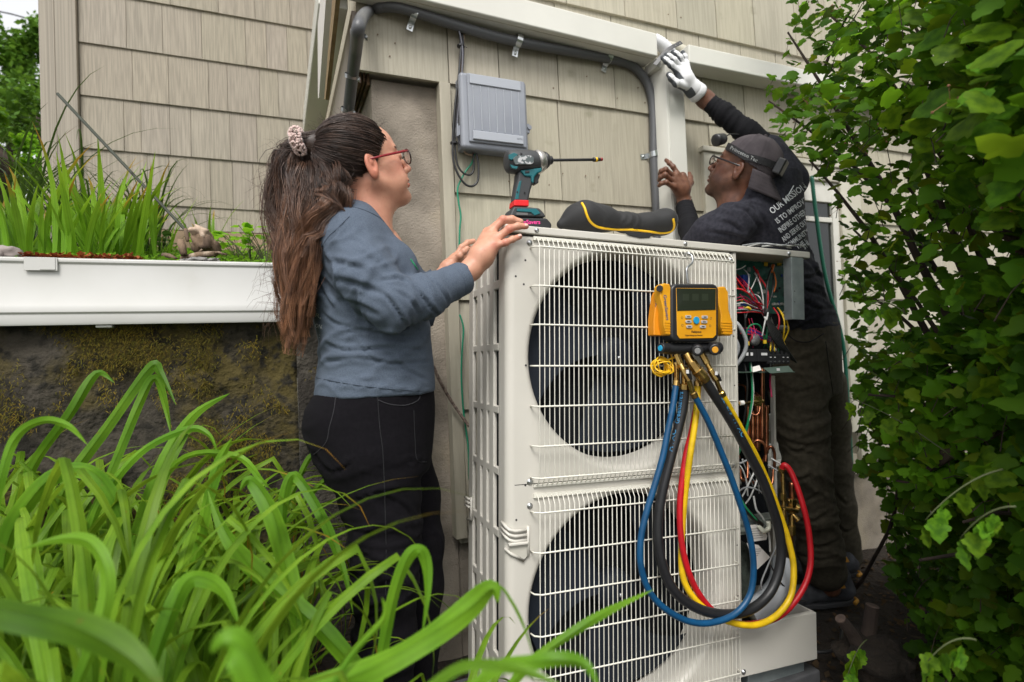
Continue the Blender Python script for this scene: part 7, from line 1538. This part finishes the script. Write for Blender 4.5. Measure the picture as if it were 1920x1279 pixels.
def stem_plant(px, y, hgt, n, ls, lb, mm):
    b = onbed(px, 460, y); t = thing('weed', b, lb, 'weed')
    for i in range(n):
        a = rp.uniform(0, 6.28); top = b+Vector((math.cos(a)*.06*rp.random()*2, math.sin(a)*.05, hgt*rp.uniform(.5, 1))); mb = MB(); mb.tube([b, b.lerp(top, .6)+Vector((0, 0, .01)), top], .0015, 5); obj('stem', mb, M_TWIG, t)
        vs, fs = lobed(ls*rp.uniform(.7, 1.1)); R = Euler((rp.uniform(-.4, .4), rp.uniform(-.4, .3), a)).to_matrix(); mb = MB(); mb.add([top+R@v for v in vs], fs, (1, 1.1, .8)); obj('leaf', mb, mm, t, smooth=True, fix=False)
stem_plant(445, .55, .12, 12, .06, 'broad leafed weed right of the driftwood', M_IRIS_); stem_plant(470, .3, .14, 14, .05, 'bushy pale weed beside the ponytail', M_IRIS_); stem_plant(320, .7, .10, 8, .06, 'broad leafed weed behind the stake foot', M_DGRASS)
stem_plant(500, .2, .16, 16, .04, 'feathery weed touching the ponytail', M_IRIS_)
# driftwood and sticks
dw = thing('driftwood', PY(380, 478, .10), 'weathered driftwood chunk with pale broken top on the bed', 'driftwood')
M_DRIFT = mat('driftwood', (.20, .135, .085), .9, col2=(.08, .052, .035), nscale=10, stretch=(2, 2, .6), bump=1, bscale=40, bdist=.006, col3=(.55, .44, .33), c3=(.55, .7), n3=12)
def lump(name, c, r, R=None, seed=0, amp=.3, root=None, m=M_DRIFT, sub=3):
    bm = bmesh.new(); bmesh.ops.create_icosphere(bm, subdivisions=sub, radius=1)
    for v in bm.verts:
        k = 1+amp*noise.noise(v.co*1.8+Vector((seed, 0, 0)))+amp*.4*noise.noise(v.co*5+Vector((seed, 4, 0))); v.co = Vector((v.co.x*r[0]*k, v.co.y*r[1]*k, v.co.z*r[2]*k))
        if R: v.co = R@v.co
        v.co += Vector(c)
    mb = MB(); mb.add([v.co.copy() for v in bm.verts], [tuple(v.index for v in f.verts) for f in bm.faces]) if bm.verts.index_update() is None else None; bm.free()
    return obj(name, mb, m, root, smooth=True)
lump('root_block', PY(385, 458, .12), (.045, .034, .034), Euler((.3, .3, .2)).to_matrix(), 1, .5, dw); lump('pale_top', PY(376, 437, .11), (.032, .024, .020), Euler((0, .5, 0)).to_matrix(), 2, .6, dw, mat('pale_wood', (.55, .43, .33), .9, col2=(.35, .25, .18), nscale=12, bump=.7, bscale=40))
for a, b, r in (((338, 452), (345, 478), .011), ((305, 478), (330, 486), .007), ((348, 430), (352, 452), .006), ((340, 486), (402, 476), .010), ((372, 480), (378, 468), .003), ((395, 474), (425, 478), .004)):
    mb = MB(); A, B = PY(*a, .07), PY(*b, .05); mb.tube([A, A.lerp(B, .5)+Vector((0, 0, .004)), B], [r, r*1.1, r*.9], 7); obj('stick', mb, M_DRIFT, dw, smooth=True)
for i, (x, y_, r) in enumerate(((372, 487, .018), (398, 488, .014), (350, 489, .012))): lump('bark_chip', PY(x, y_, .03), (r*1.6, r, r*.5), None, i+5, .5, dw, mat('grey_bark', (.22, .21, .20), .9, bump=.8, bscale=50))
stk = MB(); A = PY(108, 176, .50); B = PY(352, 436, .18); stk.tube([A, B], [.0058, .0052], 8); tag(obj('garden_stake', stk, mat('green_black_stake', (.028, .034, .020), .6)), 'dark green garden stake leaning across the siding', 'stake')
for i, (x, y_, r) in enumerate(((12, 476, .03), (-20, 480, .04))): tag(lump('stone', PY(x, y_, .06), (r*1.4, r, r*.8), None, i+9, .4, None, mat('pale_stone', (.28, .24, .22), .9, bump=.6, bscale=50)), ['pale stone at the left end of the gutter', 'grey stone beyond the left end of the gutter'][i], 'stone')
# ---------------- tree and hedge at the far left
def crown(name, label, cat, c, r, n, ls, m, seed, trunk=None, clumps=26, zf=.9):
    t = thing(name, (c[0], c[1], 1.5), label, cat); R = random.Random(seed); mb = MB(); cs = []
    for _ in range(clumps):
        d = Vector((R.gauss(0, 1), R.gauss(0, 1), R.gauss(0, 1))).normalized()*R.uniform(.45, 1); cs.append((Vector((c[0]+d.x*r[0], c[1]+d.y*r[1], c[2]+d.z*r[2])), R.uniform(.18, .36)*min(r), R.uniform(.6, 1.35)))
    for _ in range(n):
        cc_, cr, g0 = R.choice(cs); d = Vector((R.gauss(0, 1), R.gauss(0, 1), R.gauss(0, .8))).normalized()*cr*R.random()**.4; p = cc_+d; s_ = ls*R.uniform(.6, 1.3); M_ = Euler((R.uniform(-.9, .9), R.uniform(-.9, .9), R.uniform(0, 6.28))).to_matrix(); g = g0*R.uniform(.8, 1.2)
        mb.add([p+M_@Vector((0, 0, 0)), p+M_@Vector((s_*.5, s_*.35, 0)), p+M_@Vector((s_, 0, -.1*s_)), p+M_@Vector((s_*.5, -s_*.35, 0))], [(0, 1, 2, 3)], (g, g, g*.8))
    o = obj('crown', mb, m, t, fix=False); o['kind'] = 'stuff'
    mb = MB(); mb.tube([(c[0], c[1], 1.2), (c[0]+.1, c[1], c[2]), (c[0], c[1]+.1, c[2]+r[2]*.6)], [.09, .06, .02], 8); obj('trunk', mb, M_BARK, t); return t
c0 = P(5, 170, 6.2); crown('tree', 'leafy tree behind the corner of the left house wing', 'tree', c0, (1.0, .8, .75), 15000, .065, M_HEDGE, 3)
c1_ = P(60, 270, 4.6); crown('shrub', 'dark shrub between the tree and the corner board', 'shrub', c1_, (.8, .7, .45), 6000, .05, M_HEDGE, 4)
c2_ = P(-40, 300, 3.0); crown('shrub', 'yellow green fern-like shrub at the left frame edge', 'shrub', c2_, (.35, .35, .28), 5000, .035, M_IRIS_, 6)
mb = MB(); mb.tube([P(-60, 10, 9), P(20, 26, 9), P(150, 62, 9)], .012, 5); tag(obj('overhead_wire', mb, M_BLK), 'thin overhead wire crossing the pale sky at upper left', 'wire')
# ---------------- big lobed-leaf bush on the right
bush = thing('bush', P(1990, 1300, 1.55).lerp(P(1990, 1300, 1.55), 0) if False else Vector((2.02, -1.25, 0)), 'large green lobed-leaf bush filling the right side', 'bush')
EDGE = [(-400, 1440), (0, 1468), (40, 1476), (90, 1470), (130, 1455), (160, 1425), (200, 1420), (225, 1425), (260, 1455), (300, 1482), (350, 1502), (400, 1532), (450, 1552), (500, 1566), (560, 1580), (620, 1588), (700, 1596), (780, 1600), (840, 1606), (880, 1600), (930, 1645), (1000, 1662), (1060, 1655), (1110, 1662), (1150, 1690), (1200, 1700), (1260, 1710), (1500, 1720)]
ey = [e[0] for e in EDGE]; ex = [e[1] for e in EDGE]
rb = random.Random(77)
base = Vector((2.02, -1.22, .02)); limbs = []
def limb(a, b, r0, r1, bend, name='branch', m=M_BARK, root=bush, n=9):
    a, b = Vector(a), Vector(b); mid = (a+b)/2+Vector(bend); pts = []
    for i in range(n): t = i/(n-1); p = a*(1-t)**2+mid*2*t*(1-t)+b*t*t; p += Vector((noise.noise(p*4), noise.noise(p*4+Vector((9, 0, 0))), 0))*.02; pts.append(p)
    mb = MB(); mb.tube(pts, [r0+(r1-r0)*i/(n-1) for i in range(n)], 7); obj(name, mb, m, root, smooth=True); limbs.append(pts); return pts
tops = [(1480, 60, 2.25), (1560, 30, 2.1), (1640, 120, 1.9), (1700, 20, 1.7), (1800, 60, 1.5), (1880, 200, 1.2), (1440, 190, 2.3), (1520, 300, 2.1), (1600, 430, 2.0), (1700, 350, 1.7), (1640, 560, 1.8), (1780, 480, 1.5), (1850, 620, 1.3), (1630, 740, 1.7), (1750, 760, 1.5), (1680, 900, 1.6), (1800, 980, 1.35), (1720, 1050, 1.4)]
for i, (px, py, z) in enumerate(tops):
    tgt = P(px, py, z); h = rb.uniform(.2, 1.3); st_ = base+Vector((rb.uniform(-.12, .12), rb.uniform(-.1, .1), 0)); limb(st_, tgt, rb.uniform(.014, .022), .0036, (rb.uniform(.0, .25), rb.uniform(-.1, .2), rb.uniform(.1, .5)), 'stem' if i < 3 else 'branch')
limb(P(1550, 130, 2.1), P(1600, 20, 2.05), .006, .004, (0, 0, .02)); limb(P(1830, 410, 1.3), P(1950, 500, 1.2), .010, .012, (0, 0, .02)); limb(P(1760, 850, 1.45), P(1890, 800, 1.35), .008, .006, (0, 0, -.02)); limb(P(1720, 890, 1.5), P(1790, 840, 1.42), .006, .012, (0, 0, -.02))
limb(PZ(1600, 1105, .03), P(1700, 880, 1.75), .008, .005, (.05, 0, -.06), m=M_BARK)
LV = [lobed(1.0)]
cands = []; tries = 0
while len(cands) < 12500 and tries < 800000:
    tries += 1
    p = Vector((rb.uniform(.85, 3.6), rb.uniform(-1.72, -.08), rb.uniform(.02, 3.3)))
    x, y, z = proj(p)
    if z < .62 or x > 2250 or y < -250 or y > 1420: continue
    e = np.interp(y, ey, ex)+(2 if y < 265 else 20 if y < 480 else 2)+22*noise.noise(Vector((y*.02, 3, 0)))+ (8 if z > 1.4 else 60)
    inn = x-e
    if inn < 0: continue
    # depth rises towards the left edge so that the bush is a rounded mass
    zmin = np.interp(inn, [0, 60, 200, 420, 700], [1.75, 1.5, 1.15, .82, .66]); zmax = zmin+.85
    if z < zmin or z > zmax: continue
    dens = noise.noise(p*3.4)*.75+noise.noise(p*8)*.35+.34+min(.45, inn/800)+(.35 if y > 620 and inn > 70 else 0)
    if y < 620: dens -= .26 if inn < 330 else .10
    if rb.random() > dens: continue
    cands.append((p, z))
size = lambda p: rb.uniform(.034, .082)
items = []
for p, z in cands:
    s_ = size(p)*float(np.interp(proj(p)[0]-np.interp(proj(p)[1], ey, ex), [0, 150, 400], [.62, .72, 1.0])); outw = Vector((-.5, -.6, .45)); a = rb.uniform(0, 6.28)
    nrm = (Vector((rb.gauss(0, .9), rb.gauss(0, .9), .75)) + outw*rb.uniform(.2, 1.5)).normalized(); d = Vector((math.cos(a), math.sin(a), -.7)); d = (d-nrm*d.dot(nrm)).normalized(); M_ = Matrix((d, nrm.cross(d), nrm)).transposed()
    x, y, zz2 = proj(p); g = rb.uniform(.55, 1.35)*(1+.6*noise.noise(p*3)); warm = rb.uniform(.1, .8) if rb.random() < .25 else 0
    items.append((s_/z if 0 < x < 1920 and 0 < y < 1279 else 0, p, M_, s_, (g*(1+warm), g, g*.8)))
items.sort(key=lambda t: -t[0])
vs0, fs0 = lobed(1.0); tints = [(g*(1+w), g, g*.8) for g in (.7, .9, 1.1, 1.35) for w in (0, .3)]; shared = []
for t_ in tints:
    mb = MB(); mb.add(vs0, fs0, t_); me = mb.mesh('leaf', None, True); me.materials.append(M_BUSH); shared.append(me)
Bi = rootm(bush).inverted()
for _, p, M_, s_, t_ in items[:300]:
    o = bpy.data.objects.new('leaf', rb.choice(shared)); COL.objects.link(o); o.parent = bush; o.matrix_basis = Bi @ Matrix.Translation(p) @ M_.to_4x4() @ Matrix.Scale(s_, 4)
rest = items[300:]; V0 = np.array([list(v) for v in vs0]); nV = len(V0); allV = np.empty((len(rest)*nV, 3)); allT = np.empty((len(rest)*nV, 4), dtype=np.float32)
for i, (_, p, M_, s_, t_) in enumerate(rest):
    allV[i*nV:(i+1)*nV] = V0@np.array(M_).T*s_+np.array(p); allT[i*nV:(i+1)*nV] = (*t_, 1)
F0 = np.array(fs0); allF = (F0[None]+np.arange(len(rest))[:, None, None]*nV).reshape(-1, 3)
me = bpy.data.meshes.new('foliage'); me.vertices.add(len(allV)); allV -= np.array(base-Vector((0, 0, .02)))*np.array([1, 1, 1]); 
allV += np.array(base-Vector((0, 0, .02))); Mb = np.array(Bi); allV = allV@Mb[:3, :3].T+Mb[:3, 3]
me.vertices.foreach_set('co', allV.astype(np.float32).ravel()); me.loops.add(len(allF)*3); me.loops.foreach_set('vertex_index', allF.astype(np.int32).ravel()); me.polygons.add(len(allF)); me.polygons.foreach_set('loop_start', np.arange(0, len(allF)*3, 3, dtype=np.int32)); me.polygons.foreach_set('use_smooth', np.ones(len(allF), bool)); me.update(calc_edges=True)
at = me.color_attributes.new('tint', 'FLOAT_COLOR', 'POINT'); at.data.foreach_set('color', allT.ravel()); me.materials.append(M_BUSH)
fo = bpy.data.objects.new('foliage', me); COL.objects.link(fo); fo.parent = bush; fo['kind'] = 'stuff'
# twigs with flowers/seed heads as stuff
mb = MB()
for _, p, M_, s_, t_ in rb.sample(items, 1500):
    q = p+Vector((rb.uniform(-.05, .05), rb.uniform(-.03, .05), rb.uniform(-.10, .0))); mb.tube([q, (q+p)/2+Vector((0, 0, .01)), p], [.0014, .0011, .0008], 4, cap=False)
tw = obj('twigs', mb, M_BARK, bush); tw['kind'] = 'stuff'
mb = MB()
for _ in range(330):
    p = rb.choice(items)[1]; x, y, z = proj(p)
    if y > 520: continue
    for k in range(4): q = p+Vector((rb.gauss(0, .02), rb.gauss(0, .02), rb.gauss(0, .015))); mb.ball(q, .0028, 6); mb.tube([p, q], .0006, 3, cap=False)
sh_ = obj('seed_heads', mb, mat('russet_seed', (.22, .10, .05), .8), bush); sh_['kind'] = 'stuff'
# hanging sprays in front at the lower right
for i, (x0, y0, z0, x1, y1, z1) in enumerate(((1880, 880, .98, 1735, 975, 1.0), (1790, 860, 1.35, 1590, 745, 1.5), (1905, 950, .9, 1800, 1010, .95), (1830, 1200, .9, 1740, 1240, .92), (1625, 1200, 1.5, 1590, 1265, 1.45), (1700, 590, 1.3, 1630, 570, 1.35))):
    a, b = P(x0, y0, z0), P(x1, y1, z1); mid = (a+b)/2+Vector((0, 0, .03)); mb = MB(); pts = [a*(1-t)**2+mid*2*t*(1-t)+b*t*t for t in [k/8 for k in range(9)]]; mb.tube(pts, [.0018*(1-.5*k/8) for k in range(9)], 6); obj('twig', mb, M_TWIG, bush, smooth=True)
    for k in range(2, 9):
        p = pts[k]; s_ = rb.uniform(.026, .044)*z0**.5; d = Vector((rb.uniform(-1, .3), rb.uniform(-.6, .4), -1.1)).normalized(); nrm = d.cross(Vector((rb.uniform(-1, 1), rb.uniform(-.2, 1), 0))).normalized(); M_ = Matrix((d, nrm.cross(d), nrm)).transposed()
        o = bpy.data.objects.new('leaf', rb.choice(shared)); COL.objects.link(o); o.parent = bush; o.matrix_basis = Bi @ Matrix.Translation(p+d*.015) @ M_.to_4x4() @ Matrix.Scale(s_, 4)
# foliage layer added behind the bush and man to keep the leaf gaps dark
crown('shrub', 'added foliage layer darkening the gaps behind the bush beside the foundation', 'shrub', (3.3, -.55, .35), (.7, .4, .45), 5200, .05, M_HEDGE, 14, clumps=30)
# cut stubs and roots in the soil
sb = thing('stump', PZ(1585, 1200, 0), 'cut branching stump with two pale sawn ends in the soil', 'stump')
for (a, b, r) in (((1612, 1215, 1.72), (1576, 1160, 1.70), .017), ((1620, 1220, 1.75), (1636, 1136, 1.75), .021)):
    A, B = P(*a), P(*b); mb = MB(); mb.tube([A, A.lerp(B, .5)+Vector((.006, 0, 0)), B], [r*1.3, r, r*.95], 12); o = obj('branch_stub', mb, M_BARK, sb, smooth=False); d = (B-A).normalized()
    mb = MB(); mb.lathe(B, d, [(0, r*.9), (.002, r*.86), (.0021, .0001)], 14); obj('sawn_end', mb, mat('sawn_wood', (.13, .09, .07), .9, col2=(.08, .055, .045), nscale=40), o)
lump('root_mound', P(1640, 1235, 1.72), (.10, .09, .06), None, 31, .6, sb, M_SOIL)
mb = MB(); mb.tube(catmull([PZ(1455, 1212, .03), PZ(1520, 1222, .035), PZ(1570, 1215, .04), PZ(1580, 1165, .05)], 6), .006, 8); tag(obj('cable', mb, M_BLKCABLE, smooth=True), 'black cable lying on the soil by the stump', 'cable')
rl = MB(); rl.tube(catmull([PY(1522, 330, -.07), PY(1530, 400, -.07), PY(1548, 520, -.065), PY(1580, 640, -.06), PY(1590, 760, -.06), PY(1598, 900, -.06)], 6), .009, 8)
tag(obj('pole', rl, mat('dark_green_fibreglass', (.006, .10, .06), .45), smooth=True), 'dark green pole standing against the wall behind the man', 'pole')
